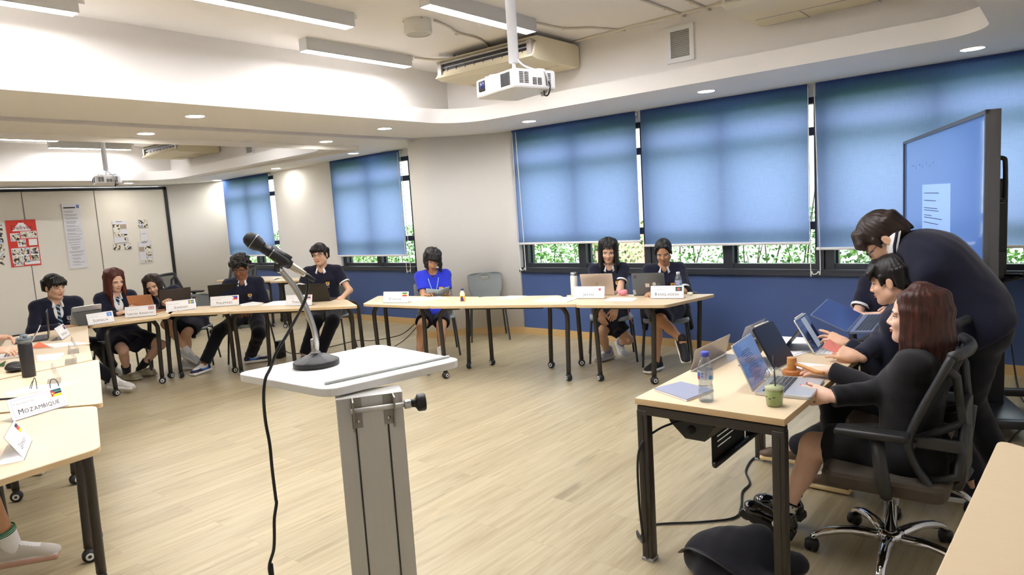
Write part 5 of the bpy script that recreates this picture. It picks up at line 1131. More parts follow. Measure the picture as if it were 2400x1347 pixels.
# sleeve-edge wrist watch of the boy with the tablet
d = (P11['wr'][1] - P11['el'][1]).normalized(); c = P11['wr'][1] - d * .012 - P11['off']; x = d.orthogonal().normalized(); y = d.cross(x)
MB().tube([tuple(c + (x * math.cos(t) + y * math.sin(t)) * .030) for t in [2 * PI * k / 20 for k in range(20)]], .009, 6, closed=True, flat=1.2).build('watch_band', mat('watch_grey', (84, 84, 80), .6), P11['o'])
# lanyard and headset of the person in blue
nb, C, Lv, T, off = P6['nb'], P6['C'], P6['Lv'], P6['T'], P6['off']
for q in (1, -1): MB().tube([tuple(p - off) for p in spline([nb + Lv * .062 * q - C * .0, nb + Lv * .055 * q + C * .085 - T * .05, nb + Lv * .03 * q + C * .132 - T * .14, nb + C * .137 - T * .22 + Lv * .004 * q], 5)], .005, 5, flat=.4).build('lanyard', mat('lanyard_blue', (150, 190, 232), .6), P6['o'])
hb = MB().tube([(-.02 + .02 * math.cos(t), .094 * math.cos(t), .045 + .098 * math.sin(t)) for t in [PI * k / 20 for k in range(21)]], .007, 6).build('headband', mat('headband_black', (16, 16, 18), .25), P6['o']); hb.matrix_local = Matrix.Translation(-off) @ P6['HT']
ep = MB().tube([(.0, -.09, -.02), (.03, -.084, -.05), (.055, -.07, -.058)], .003, 5).lathe([(0, -.006), (.007, 0), (0, .006)], 8, T=Tm((.058, -.068, -.058))).build('headset_mic', M_whitep, P6['o']); ep.matrix_local = Matrix.Translation(-off) @ P6['HT']
# draped jacket of the girl at the right end
pel, F, Lf, off = P8['pel'], P8['F'], P8['Lf'], P8['off']; S = SDF()
for q in (1, -1):
    S.cone(P8['sh'][q] - F * .03, P8['el'][q] - F * .03 + Lf * .015 * q, .066, .062, k=.04); S.cone(P8['sh'][q] - F * .06, pel + Lf * .17 * q - F * .10, .055, .05, k=.04); S.cone(pel + Lf * .19 * q - F * .06, pel + Lf * (.23 if q > 0 else .2) * q - U_ * .16 + F * .06, .055, .03, k=.04)
S.cone(P8['nb'] - F * .08 - U_ * .06, pel - F * .12, .10, .12, k=.05); gv, gf = S.mesh(.009, wrinkle(.003)); np_obj('draped_jacket', [(gv, gf, 0)], BLACKC, P8['o'], off)
# earrings / necklace
MB().tube([tuple(P4['nb'] + (P4['C'] * math.cos(t) * .078 + P4['Lv'] * math.sin(t) * .07) - P4['T'] * (.03 + .05 * math.cos(t)) - P4['off']) for t in [2 * PI * k / 30 for k in range(30)]], .002, 5, closed=True).build('necklace', mat('cord_red', (150, 80, 60), .6), P4['o'])
# --- people sitting on the outer side of the left row, mostly outside the photo
PL1 = person('person cut off at lower left, only a bare leg with striped sock showing', -150, 4.1, .52, pelw=(-3.93, .33, .52), yawabs=72, lean=4, s=1.0, head=(0, 10, 0), sex='m', top='polo', bottom='shorts', hair=('short', BLACKH, 131), skin=SK_B, crest=False,
    legs={1: (Vector((-4.10, .62, .10)), Vector((.3, .9, .3))), -1: (atd(26, 1280, 3.85) , Vector((.3, .9, .4))), (1, 'toe'): (.3, .95, 0), (-1, 'toe'): (.42, .9, -.06)}, shoes=('sneaker', [mat('sneaker_bone', (196, 190, 180), .6), mat('sole_rust', (190, 150, 132), .6), mat('lace_white', (240, 240, 238), .7)]), sock=(WHITEC, .24), arms={1: (Vector((-4.05, .50, .68)), -U_), -1: (Vector((-3.85, .45, .68)), -U_)}, group='people on the far side of the left row')
a_, k_ = PL1['an'][-1], PL1['kn'][-1]
for i in range(3):
    p = a_.lerp(k_, .20 + i * .022) ; d = (k_ - a_).normalized(); x = d.orthogonal().normalized(); y = d.cross(x)
    MB().tube([tuple(p - PL1['off'] + (x * math.cos(t) + y * math.sin(t)) * (.0455 + i * .0006)) for t in [2 * PI * k / 24 for k in range(24)]], .0038, 6, closed=True).build('sock_stripe', mat('stripe_green', (34, 120, 84), .7), PL1['o'])
PL2 = person('person cut off at the left edge, only hands typing on the white laptop showing', -165, 6.0, .52, a=58, lean=10, s=1.0, head=(0, 20, 0), sex='m', top='polo', hair=('short', BLACKH, 141), skin=SK_D, crest=False, arms={1: (atd(-14, 792, 6.22), -U_), -1: (atd(-16, 822, 5.95), -U_)}, hands=('type', 'type'), handdir={1: (.5, .85, -.05), -1: (.5, .85, -.05)}, shoes=('sneaker', SN_W), group='people on the far side of the left row')
# ---------------------------------------------------------------- seats under the people
def seat_for(P, label, dy=0.):
    o = dup(sc0, (0, 0, 0), 0, label); rz = P['yaw'] - PI / 2; c = P['pel'] - P['F'] * (.02 + dy); o.location = (c.x, c.y, 0); o.rotation_euler = (0, 0, rz); return o
seat_for(P1, 'grey school chair under the person in blazer with the tablet'); seat_for(P2, 'grey school chair under the person with auburn hair'); seat_for(P3, 'grey school chair under the person leaning sideways'); seat_for(P4, 'grey school chair under the curly haired person')
seat_for(P5, 'grey school chair under the smiling person in glasses'); seat_for(P6, 'grey school chair under the person in the blue tee shirt'); seat_for(P7, 'grey school chair under the girl with very long hair'); seat_for(P8, 'grey school chair under the girl with tied back hair')
seat_for(PL1, 'grey school chair outside the left edge, nearest the camera'); seat_for(PL2, 'grey school chair outside the left edge, second from the camera')
o = dup(sc0, (-11.55, 6.25, 0), math.radians(-160), 'grey school chair in the far bay, tucked behind the table left of the green drink')
oc = office_chair('black office chair with brown seat carrying the girl in the black blazer', atd(2088, 700, 3.21).x, atd(2088, 700, 3.21).y, P12['yaw'], .35)
def oc_at(x, y, rz, label): return dup(oc, (x, y, 0), rz, label)
oc_at(P11['pel'].x - .06, P11['pel'].y, P11['yaw'], 'black office chair behind the boy with the tablet'); oc_at(P10['pel'].x - .02, P10['pel'].y, P10['yaw'], 'black office chair by the blue dado under the mostly hidden person')
p = atz(470, 760, 0); oc_at(-10.35, 4.72, math.radians(38), 'empty black office chair in the far bay against the partition edge'); oc_at(-10.4, 5.62, math.radians(-55), 'black office chair in the far bay behind the curly haired person')
# ================================================================ things on the tables
M_paper = mat('paper_white', (244, 244, 246), .7); M_ink = mat('ink_dark', (40, 42, 50), .6); M_inkg = mat('ink_grey', (150, 152, 160), .6); M_border = mat('card_border', (150, 160, 215), .6)
M_acr = clear_mat('clear_acrylic', (248, 249, 250), .06, .05)
def fl(nm, c): return mat('flag_' + nm, c, .6)
def flag_geo(k, w, W, H):   # draw the flag into MB w, lower-left at 0,0, in the xy plane; returns its materials
    P = {}
    def m(c): P.setdefault(c, len(P)); return P[c]
    def R(x0, y0, x1, y1, c, z=0): w.add([(x0 * W, y0 * H, z), (x1 * W, y0 * H, z), (x1 * W, y1 * H, z), (x0 * W, y1 * H, z)], [(0, 1, 2, 3)], m(c))
    def TRI(pts, c, z=.0002): w.add([(x * W, y * H, z) for x, y in pts], [tuple(range(len(pts)))], m(c))
    def DISC(cx, cy, r, c, z=.0003): w.add([(cx * W + r * H * math.cos(t), cy * H + r * H * math.sin(t), z) for t in [2 * PI * q / 20 for q in range(20)]], [tuple(range(20))], m(c))
    def STAR(cx, cy, r, c, z=.0004): w.add([(cx * W + (r if q % 2 == 0 else r * .4) * H * math.sin(PI * q / 5), cy * H + (r if q % 2 == 0 else r * .4) * H * math.cos(PI * q / 5), z) for q in range(10)], [tuple(range(10))], m(c))
    blu, red, wht, yel, grn, blk, nav = (96, 144, 220), (206, 50, 54), (244, 244, 244), (250, 220, 60), (40, 130, 70), (44, 46, 52), (34, 40, 96)
    if k == 'so': R(0, 0, 1, 1, blu); STAR(.5, .5, .28, wht)
    elif k in ('gb', 'au'):
        R(0, 0, 1, 1, nav); x0, y0, sx, sy = (0, 0, 1, 1) if k == 'gb' else (0, .5, .5, .5); f = lambda x, y: (x0 + x * sx, y0 + y * sy)
        for pts in ([(0, 0), (.12, 0), (1, .88), (1, 1), (.88, 1), (0, .12)], [(0, 1), (0, .88), (.88, 0), (1, 0), (1, .12), (.12, 1)]): TRI([f(*p) for p in pts], wht)
        for pts in ([(0, 0), (.05, 0), (1, .95), (1, 1), (.95, 1), (0, .05)], [(0, 1), (0, .95), (.95, 0), (1, 0), (1, .05), (.05, 1)]): TRI([f(*p) for p in pts], red, .0003)
        for a, b, c, d, cc, z in ((0, .34, 1, .66, wht, .0004), (.4, 0, .6, 1, wht, .0004), (0, .41, 1, .59, red, .0005), (.45, 0, .55, 1, red, .0005)): p, q = f(a, b), f(c, d); R(*p, *q, cc, z)
        if k == 'au':
            for x, y in ((.25, .22), (.75, .2), (.75, .8), (.63, .5), (.88, .56)): STAR(x, y, .1, wht)
    elif k == 'se': R(0, 0, 1, 1, (60, 130, 200)); R(0, .4, 1, .6, yel, .0002); R(.3, 0, .45, 1, yel, .0002)
    elif k == 'ph': R(0, .5, 1, 1, (60, 60, 170)); R(0, 0, 1, .5, red); TRI([(0, 0), (.45, .5), (0, 1)], wht); DISC(.16, .5, .1, yel)
    elif k == 'th':
        for a, b, c in ((0, .17, red), (.17, .33, wht), (.33, .67, nav), (.67, .83, wht), (.83, 1, red)): R(0, a, 1, b, c)
    elif k == 'et': R(0, 0, 1, .33, red); R(0, .33, 1, .67, yel); R(0, .67, 1, 1, grn); DISC(.5, .5, .24, (50, 90, 180)); STAR(.5, .5, .2, yel)
    elif k == 'jp': R(0, 0, 1, 1, wht); DISC(.5, .5, .32, (224, 84, 96))
    elif k == 'bd': R(0, 0, 1, 1, (20, 92, 74)); DISC(.46, .5, .32, (228, 70, 70))
    elif k == 'mz':
        R(0, .67, 1, 1, (30, 110, 110)); R(0, .35, 1, .65, blk); R(0, 0, 1, .33, yel); R(0, .33, 1, .36, wht, .0001); R(0, .64, 1, .67, wht, .0001); TRI([(0, 0), (.42, .5), (0, 1)], red); STAR(.14, .5, .2, yel); w.add([(.08 * W, .44 * H, .0006), (.2 * W, .53 * H, .0006), (.2 * W, .56 * H, .0006), (.08 * W, .47 * H, .0006)], [(0, 1, 2, 3)], m(wht))
    elif k == 'de': R(0, .67, 1, 1, blk); R(0, .33, 1, .67, red); R(0, 0, 1, .33, (250, 200, 40))
    return [fl('_'.join(map(str, c)), c) for c in P]
def nameplate(BL, BR, text, flag, label, name=None, h=.115, tilt=14, zt=.7405, nm_w=.36, see=False):
    BL, BR = Vector((BL[0], BL[1], 0)), Vector((BR[0], BR[1], 0)); u = (BR - BL).normalized(); n = Vector((u.y, -u.x, 0)); c = (BL + BR) / 2; wd = (BR - BL).length
    t = thing('name_card', label, 'name card', T=frame((c.x, c.y, zt), u, -n, (0, 0, 1)), group='country name cards on the tables')
    a = math.radians(tilt); Fm = frame((0, 0, .003), (1, 0, 0), (0, math.sin(a), math.cos(a)), (0, -math.cos(a), math.sin(a)))   # local card plane: x right, y up, z towards the reader
    ac = MB(); ac.box((0, h / 2, -.003), (wd, h, .003), T=Fm); ac.box((0, .045, .0015), (wd, .09, .003)); e = MB()
    ac.build('acrylic_stand', M_acr, t)
    card = MB().box((0, h / 2, -.0005), (wd - .006, h - .006, .0012), T=Fm).build('paper_card', mat('card_see', (226, 208, 186), .6) if see else M_paper, t)
    b = MB(); W2, H2 = wd / 2 - .016, h / 2 - .014
    for x0, y0, x1, y1 in ((-W2, -H2, W2, -H2 + .0012), (-W2, H2 - .0012, W2, H2), (-W2, -H2, -W2 + .0012, H2), (W2 - .0012, -H2, W2, H2)): b.add([(x0, y0 + h / 2, .0004), (x1, y0 + h / 2, .0004), (x1, y1 + h / 2, .0004), (x0, y1 + h / 2, .0004)], [(0, 1, 2, 3)], 0, False, Fm)
    b.build('card_border', M_border, card)
    v, f = caps_geo(text, h * .33); mx = max(p[0] for p in v); k = min(1, (wd * .40) / mx)
    MB().add([(p[0] * k, p[1] * k + h * .22, .0006) for p in v], f, 0, False, Fm).build('lettering', mat('ink_faint', (176, 160, 142), .6) if see else M_ink, card)
    v, f = text_geo(name or 'Ms. Hanpanich (Aya)', h * .085); x0 = min(p[0] for p in v)
    MB().add([(p[0] - x0 - wd * .42, p[1] + h * .66, .0006) for p in v], f, 0, False, Fm).build('name_line', M_inkg, card)
    if flag:
        fw = MB(); ms = flag_geo(flag, fw, wd * .19, h * .33); T2 = Fm @ Matrix.Translation((wd * .25, h * .56, .0006)); fw.v = [tuple(T2 @ Vector(p)) for p in fw.v]; fw.build('flag', ms, card)
    return t
TZ = .7405
def plate(a, b, *r, **k): A, B = atz(*a, TZ), atz(*b, TZ); return nameplate(A, B, *r, **k)
plate((207, 764), (270, 754), 'Somalia', 'so', 'name card reading SOMALIA with a light blue flag', 'H. Wasuthorn (Top)')
plate((293, 746), (367, 739), 'United Kingdom', 'gb', 'name card reading UNITED KINGDOM before the rose gold laptop', 'Ms. Victoria Eleanor Ferndale')
plate((390, 732), (461, 724), 'Sweden', 'se', 'name card reading SWEDEN with a blue and yellow flag', 'Ms. Intira Kanchana (Kwan)')
plate((493, 720), (561, 715), 'Philippines', 'ph', 'name card reading PHILIPPINES before the black laptop', 'Mr. Aaron Gabriel (Ron)')
plate((669, 717), (731, 716), 'Thailand', 'th', 'name card reading THAILAND, half behind the gooseneck', 'Mr. Thanakorn (Tan)')
plate((897, 710), (957, 710), 'Ethiopia', 'et', 'name card reading ETHIOPIA with a green, yellow and red flag', 'Ms. Chanida Sirin (Ying)')
plate((1342, 700), (1417, 700), 'Japan', 'jp', 'name card reading JAPAN with a red dot flag', 'Ms. Hana Thanawan (Hana)')
plate((1524, 700), (1603, 700), 'Bangladesh', 'bd', 'name card reading BANGLADESH with a dark green flag', 'Ms. Mananya Klin (Dream)')
plate((30, 990), (162, 950), 'Mozambique', 'mz', 'large name card reading MOZAMBIQUE near the left edge', 'Ms. Aliya Hanpanich  (Aya)', h=.11)
plate((58, 1078), (77, 1032), 'Germany', 'de', 'name card reading GERMANY seen from the side on the nearest left table', 'Mr. Supakorn (Sun)', tilt=28)
plate((146, 797), (166, 784), 'Australia', 'au', 'name card with a navy flag seen from the side behind the clear stands', 'Mr. Kittipat (Ken)', tilt=24)
p = nameplate((-1.455, 3.52), (-1.455, 3.08), 'Chair 2', None, 'name card at the desk edge seen from its blank back, beside the water bottle', 'Head', h=.115, zt=.7495, see=True)
vv, ff = caps_geo('Chair 2', .026); Fb = frame((0, .034, .05), (1, 0, 0), (0, math.sin(.24), math.cos(.24)), (0, -math.cos(.24), math.sin(.24)))
MB().add([(q[0], q[1], 0) for q in vv], ff, 0, False, Fb).build('show_through', mat('ink_faint', (176, 160, 142), .6), p)
nameplate((-1.46, 4.04), (-1.46, 3.72), 'Chair 1', None, 'white name card at the far end of the desk edge', 'Head', h=.12, zt=.7495, tilt=20)
def clear_stand(px, label):
    c = atz(*px, TZ); t = thing('acrylic_stand', label, 'stand', T=frame((c.x, c.y, TZ), (.95, -.31, 0), (.31, .95, 0), (0, 0, 1)), group='clear stands on the left row')
    MB().box((0, 0, .055), (.26, .003, .11), T=Tm((0, 0, 0), 0, .35)).build('clear_panel', M_acr, t); MB().box((0, -.035, .002), (.26, .07, .003)).build('clear_foot_plate', M_acr, t)
clear_stand((143, 893), 'clear acrylic stand next to the dark bottle, nearest of the three'); clear_stand((180, 845), 'clear acrylic stand in the middle of the left row edge'); clear_stand((185, 822), 'clear acrylic stand farthest along the left row edge')
# ---------------------------------------------------------------- laptops
def laptop(HL, HR, label, lid_m, base_m, ang=108, hgt=.215, dep=.22, z=TZ, screen=None, deco=None, T=None, cat='laptop'):
    """HL, HR: hinge ends as seen by the user from the keyboard side (left, right)"""
    HL, HR = Vector(HL), Vector(HR); u = (HR - HL).normalized(); wd = (HR - HL).length; c = (HL + HR) / 2; up = Vector((0, 0, 1)); b = u.cross(up) * -1          # b points from the hinge away from the user
    t = thing('laptop', label, cat, T=T if T is not None else frame((c.x, c.y, z), u, up.cross(u), up), group='laptops on the tables')
    base = MB().prism(rrect(wd, dep, .012, 4, 0, -dep / 2), 0, .015, bev=.003).build('base', base_m, t)
    k = MB()
    for r in range(5):
        for q in range(13): k.box((-wd * .44 + wd * .88 * (q + .5) / 13, -.035 - r * .0185, .0155), (wd * .88 / 13 * .82, .0148, .002))
    k.build('keyboard', mat('keys_dark', (60, 64, 72), .5), base); MB().box((0, -dep + .042, .0152), (wd * .34, .062, .0012)).build('touchpad', base_m, base)
    a = math.radians(ang - 90); L = frame((0, .004, .012), (1, 0, 0), (0, math.sin(a), math.cos(a)), (0, -math.cos(a), math.sin(a)))    # lid plane: z faces the user
    lid = MB().prism(rrect(wd, hgt, .010, 4, 0, hgt / 2), -.006, 0, T=L, bev=.002).build('lid', lid_m, t)
    MB().box((0, hgt / 2 + .004, .0006), (wd - .012, hgt - .02, .001), T=L).build('screen', screen or mat('screen_off', (26, 30, 40), .08, emit=.02), lid)
    if deco: deco(lid, L @ Matrix.Translation((0, 0, -.0066)) @ Matrix.Rotation(PI, 4, 'Y'), wd, hgt)
    return t
def lp(a, b, *r, **k):      # a, b: hinge ends in the photograph, left and right in the picture; the user sits beyond
    A, B = atz(*a, TZ), atz(*b, TZ); return laptop((B.x, B.y, 0), (A.x, A.y, 0), *r, **k)
M_rose = mat('rose_gold', (206, 148, 112), .35, metal=.5); M_brn = mat('laptop_brown', (66, 58, 54), .4); M_blk = mat('laptop_black', (26, 25, 26), .3); M_gold = mat('laptop_gold', (214, 196, 178), .35, metal=.5); M_gry = mat('laptop_grey', (98, 102, 104), .35, metal=.4); M_slv = mat('laptop_silver', (206, 208, 212), .3, metal=.5)
def d_text(s, sz, m, dx=0, dy=.5): return lambda lid, T, w, h: MB().add(*text_geo(s, sz), 0, False, T @ Matrix.Translation((dx, h * dy, 0))).build('lid_logo', m, lid)
def d_apple(lid, T, w, h):
    m = MB(); o = []
    for k in range(40):
        t = 2 * PI * k / 40; r = .0155 * (1 - .12 * math.cos(2 * t + PI) * .6); x, y = r * math.cos(t), r * 1.05 * math.sin(t)
        if y > .011: y -= .004 * max(0, 1 - abs(x) / .008)
        if y < -.012: y += .003 * max(0, 1 - abs(x) / .006)
        d = math.hypot(x - .019, y - .003)
        if d < .0085: x = .019 - math.sqrt(max(0, .0085 ** 2 - (y - .003) ** 2))
        o.append((x, y + h * .5, 0))
    m.add(o, [tuple(range(40))], 0, False, T); m.add([(.0, h * .5 + .016, 0), (.001, h * .5 + .022, 0), (.007, h * .5 + .026, 0), (.006, h * .5 + .019, 0)], [(0, 1, 2, 3)], 0, False, T); m.build('lid_logo', mat('logo_gold', (236, 214, 178), .2, metal=.6), lid)
def d_stick(lid, T, w, h):
    def ring(cx, cy, r, n, m, nm, star=.7): MB().add([(cx + (r if q % 2 else r * star) * math.cos(PI * q / n), cy + (r if q % 2 else r * star) * math.sin(PI * q / n), 0) for q in range(2 * n)], [tuple(range(2 * n))], 0, False, T).build(nm, m, lid)
    ring(-.01, h * .44, .026, 4, mat('sticker_cream', (226, 216, 206), .5), 'sticker'); ring(.052, h * .5, .018, 8, mat('sticker_cream', (226, 216, 206), .5), 'sticker', .85); ring(-.115, h * .84, .02, 6, mat('sticker_plum', (84, 66, 76), .5), 'sticker', .85)
    MB().add([(-.145, .004, 0), (-.118, .004, 0), (-.125, .05, 0), (-.148, .05, 0)], [(0, 1, 2, 3)], 0, False, T).build('sticker', mat('sticker_grey', (190, 188, 182), .5), lid); MB().add(*text_geo('#YHJ', .012), 0, False, T @ Matrix.Translation((.09, h * .46, 0))).build('sticker', mat('sticker_cream', (226, 216, 206), .5), lid)
lp((311, 737), (368, 733), 'rose gold laptop seen from the back of its lid', M_rose, M_rose, 112, deco=None)
lp((374, 726), (447, 716), 'dark brown laptop behind the SWEDEN card', M_brn, M_brn, 106, deco=d_text('ASUS', .014, mat('logo_dim', (96, 90, 86), .4), .07, .25))
lp((492, 711), (564, 704), 'black laptop behind the PHILIPPINES card', M_blk, M_blk, 108, deco=d_text('O', .03, mat('logo_violet', (74, 44, 90), .3), .0, .62))
lp((700, 709), (776, 705), 'charcoal laptop before the smiling person in glasses', mat('laptop_charcoal', (46, 42, 38), .35), M_blk, 116, deco=d_text('ASUS', .015, mat('logo_dim', (96, 90, 86), .4), 0, .48))
lp((1366, 693), (1441, 692), 'pale gold laptop behind the JAPAN card', M_gold, M_gold, 108, deco=d_apple)
lp((1485, 693), (1561, 692), 'grey laptop with stickers behind the BANGLADESH card', M_gry, M_gry, 108, deco=d_stick)
# left row: black laptop seen edge-on, white laptop, small silver tablet
n_ = Vector((.31, .95, 0)).normalized(); u_ = Vector((.95, -.31, 0)).normalized(); c = atz(112, 797, TZ)
laptop(c - u_ * .33, c + u_ * .0, 'black laptop opened upright, seen from its side at the left', M_blk, mat('laptop_dark_deck', (66, 68, 72), .5), 92, hgt=.23, dep=.24)
M_wl = mat('laptop_white', (222, 222, 222), .4)
c = atz(54, 836, TZ); t = laptop(c - u_ * .32, c, 'white laptop under the typing hands at the left edge', M_wl, M_wl, 122, hgt=.21, dep=.23)
def tablet(C, xdir, label, ang, w_=.25, h_=.18, body=None, screen=None, z=TZ, stand=True, pencil=False, kb=False, page=None):
    """C: middle of the lower screen edge; xdir: right as the user sees it; ang: lean back from upright in degrees"""
    u = Vector((xdir[0], xdir[1], 0)).normalized(); up = Vector((0, 0, 1)); t = thing('tablet', label, 'tablet', T=frame((C[0], C[1], z), u, up.cross(u), up), group='tablets on the tables')
    a = math.radians(ang); L = frame((0, 0, .006), (1, 0, 0), (0, math.sin(a), math.cos(a)), (0, -math.cos(a), math.sin(a)))
    bd = MB().prism(rrect(w_, h_, .014, 5, 0, h_ / 2), -.007, 0, T=L, bev=.0025).build('body', body or M_slv, t); MB().box((0, h_ / 2, .0005), (w_ - .012, h_ - .012, .001), T=L).build('screen', screen or mat('screen_off', (26, 30, 40), .08, emit=.02), bd)
    if page: MB().box((page[0], h_ / 2, .0012), (page[1], h_ * .86, .0006), T=L).build('screen_page', mat('page_dim', (150, 160, 170), .3, emit=.25), bd)
    if stand: 
        top = L @ Vector((0, h_ * .72, -.008)); MB().add([(-w_ / 2 + .01, top.y, top.z), (w_ / 2 - .01, top.y, top.z), (w_ / 2 - .01, top.y + .10, 0), (-w_ / 2 + .01, top.y + .10, 0), (-w_ / 2 + .01, top.y + .004, top.z), (w_ / 2 - .01, top.y + .004, top.z), (w_ / 2 - .01, top.y + .104, 0), (-w_ / 2 + .01, top.y + .104, 0)], [(0, 1, 2, 3), (4, 7, 6, 5), (0, 4, 5, 1), (1, 5, 6, 2), (2, 6, 7, 3), (3, 7, 4, 0)]).build('folio_stand', M_black, t)
    if kb:
        MB().prism(rrect(w_, .2, .01, 4, 0, -.10), 0, .006).build('keyboard_case', mat('folio_grey', (196, 196, 194), .5), t); k = MB()
        for r in range(5):
            for q in range(12): k.box((-w_ * .45 + w_ * .9 * (q + .5) / 12, -.03 - r * .019, .007), (w_ * .9 / 12 * .84, .015, .002))
        k.build('keys', mat('keys_white', (232, 232, 230), .5), t)
    if pencil: MB().tube([(-.08, .0, 0), (.08, 0, 0)], .0045, 8, T=L @ Matrix.Translation((0, h_ + .004, -.004))).build('stylus', M_whitep, t)
    return t
c = atz(200, 757, TZ); cd = Vector((-c.x, -c.y, 0)).normalized(); r_ = Vector((-cd.y, cd.x, 0)); tablet((c.x, c.y), (r_ * -1 + cd * .35), 'tablet in a dark folio before the boy with the striped tie', 28, .27, .20, body=M_slv)
# ---------------------------------------------------------------- devices on the right desk
DZ = .7495
M_s12 = mat('screen_doc_blue', (92, 116, 160), .06, emit=.20)
lt = laptop((-1.045, 2.825, 0), (-1.075, 3.135, 0), 'silver laptop with a document on its screen, nearest on the desk', M_slv, M_slv, 114, hgt=.215, dep=.225, z=DZ, screen=M_s12)
a_ = math.radians(24); L_ = frame((0, .004, .012), (1, 0, 0), (0, math.sin(a_), math.cos(a_)), (0, -math.cos(a_), math.sin(a_))); w = MB(); rn = random.Random(9)
for k in range(16): w.box((-.02 + rn.uniform(-.02, .02), .165 - k * .0085, .0013), (.16 * rn.uniform(.5, 1), .0022, .0004), T=L_)
w.build('screen_text', mat('screen_ink', (44, 56, 84), .4), lt)
tablet((-1.10, 3.40), (.05, 1), 'black tablet in a folio standing behind the silver laptop', 30, .26, .22, body=M_black, screen=mat('screen_matte_black', (26, 26, 28), .35), z=DZ, pencil=True)
tablet((-1.045, 3.80), (-.06, 1), 'white edged tablet with keyboard showing a page, before the boy in the blazer', 30, .25, .20, body=mat('tablet_white', (228, 228, 226), .3), screen=mat('screen_navy', (38, 48, 84), .06, emit=.06), z=DZ, pencil=True, kb=True, page=(.02, .085))
# laptop held up beyond the desk, opened wide
h0, h1 = atd(1990, 783, 4.40), atd(2027, 741, 4.72); ux = (h1 - h0).normalized(); bd_ = atd(2078, 786, 4.32) - h0; bd_ = (bd_ - ux * bd_.dot(ux)).normalized(); zz = ux.cross(-bd_).normalized()
M_g2 = mat('laptop_blue_grey', (120, 132, 160), .35, metal=.3)
lh = laptop((0, 0, 0), ((h1 - h0).length, 0, 0), 'laptop opened wide and held above the far end of the desk', M_g2, M_g2, 150, hgt=.23, dep=.23, T=frame((h0 + h1) / 2, ux, -bd_, zz), screen=mat('screen_gloss', (70, 90, 140), .10, emit=.05, spec=.9))
# papers
def paper(pts, label, z=TZ, lines=0, T=None, name='paper_sheet', m=None):
    P = [atz(x, y, z) for x, y in pts]; c = sum(P, Vector()) / len(P); w = MB(); q = [(p.x - c.x, p.y - c.y) for p in P]
    if sum(q[i - 1][0] * q[i][1] - q[i][0] * q[i - 1][1] for i in range(len(q))) < 0: q = q[::-1]
    w.prism(q, 0, .0012); o = w.build(name, m or M_paper, loc=(c.x, c.y, z + .0003)); tag(o, label, 'paper', 'loose papers on the tables')
    if lines and len(pts) == 4:
        l = MB(); A, B, C_, D = [Vector((p[0], p[1], .0016)) for p in q]; rn = random.Random(len(label))
        for k in range(lines):
            t = .12 + .76 * k / lines; a = A.lerp(D, t).lerp(B.lerp(C_, t), .1); b = A.lerp(D, t).lerp(B.lerp(C_, t), rn.uniform(.55, .9)); dv = (D - A).normalized() * .0018; l.quad(a, b, b + dv, a + dv)
        l.build('printed_lines', M_inkg, o)
    return o
paper([(1787, 797), (1823, 788), (1884, 791), (1900, 824), (1852, 838), (1812, 822)], 'stack of white printed sheets spread by the tablet on the desk', DZ)
paper([(1842, 846), (1944, 856), (1925, 878), (1848, 872)], 'white printed sheet under the gavel block', DZ)
paper([(1785, 800), (1830, 792), (1895, 822), (1850, 834)], 'printed sheet lying on top of the stack by the tablet', DZ + .0018, 14)
paper([(100, 806), (176, 801), (213, 804), (128, 816)], 'white sheet between the clear stands on the left row', TZ); paper([(84, 832), (152, 826), (140, 842), (88, 847)], 'white sheet right of the dark bottle', TZ); paper([(8, 922), (70, 905), (184, 893), (150, 905), (22, 930)], 'white sheet behind the MOZAMBIQUE card', TZ)
paper([(955, 700), (1030, 694), (1048, 699), (968, 707)], 'printed sheet before the person in blue, beside the ETHIOPIA card', TZ, 3); paper([(1163, 701), (1193, 693), (1235, 693), (1208, 701)], 'sheet with a dark heading, left of the large open book', TZ, 2)
paper([(1413, 706), (1432, 697), (1495, 698), (1482, 706)], 'white sheet between the two girls’ cards', TZ); paper([(562, 713), (592, 707), (618, 709), (604, 715), (566, 718)], 'white sheet right of the PHILIPPINES card', TZ); paper([(608, 717), (640, 706), (672, 704), (668, 715)], 'white sheet left of the THAILAND card', TZ)
bk_ = MB(); A, B = atz(1240, 708, TZ), atz(1336, 709, TZ); c = (A + B) / 2; u = (B - A).normalized()
sec = [(x, .004 + .010 * abs(math.sin(min(1, abs(x) / .14) * PI)) + .002) for x in [-.17 + .34 * k / 24 for k in range(25)]]
t = thing('open_book', 'large white open book between the small bottle and the white flask', 'book', T=frame((c.x, c.y, TZ), u, Vector((-u.y, u.x, 0)), (0, 0, 1)))
v = [(x, y, z) for y in (.02, .26) for x, z in sec] + [(x, y, .0005) for y in (.02, .26) for x, z in sec]; f = [(k, k + 1, k + 26, k + 25) for k in range(24)] + [(50 + k, 75 + k, 76 + k, 51 + k) for k in range(24)] + [(k, 50 + k, 51 + k, k + 1) for k in range(24)] + [(25 + k, 26 + k, 76 + k, 75 + k) for k in range(24)] + [(0, 25, 75, 50), (24, 74, 99, 49)]
MB().add(v, f, 0, False).build('pages', M_paper, t)
# booklet held by the person in blue
w1, w2 = P6['wr'][1], P6['wr'][-1]; c = (w1 + w2) / 2 + P6['F'] * .12 + Vector((0, 0, .015)); fx = P6['Lf'] * -1; t = thing('booklet', 'grey booklet held open by the person in blue', 'booklet', T=frame(c, fx, (P6['F'] * .7 + U_ * .55).normalized(), fx.cross((P6['F'] * .7 + U_ * .55).normalized())))
for q in (-1, 1): MB().box((q * .062, 0, 0), (.125, .17, .004), T=Matrix.Rotation(q * -.22, 4, 'Y')).build('leaf', mat('booklet_grey', (150, 162, 166), .6), t)
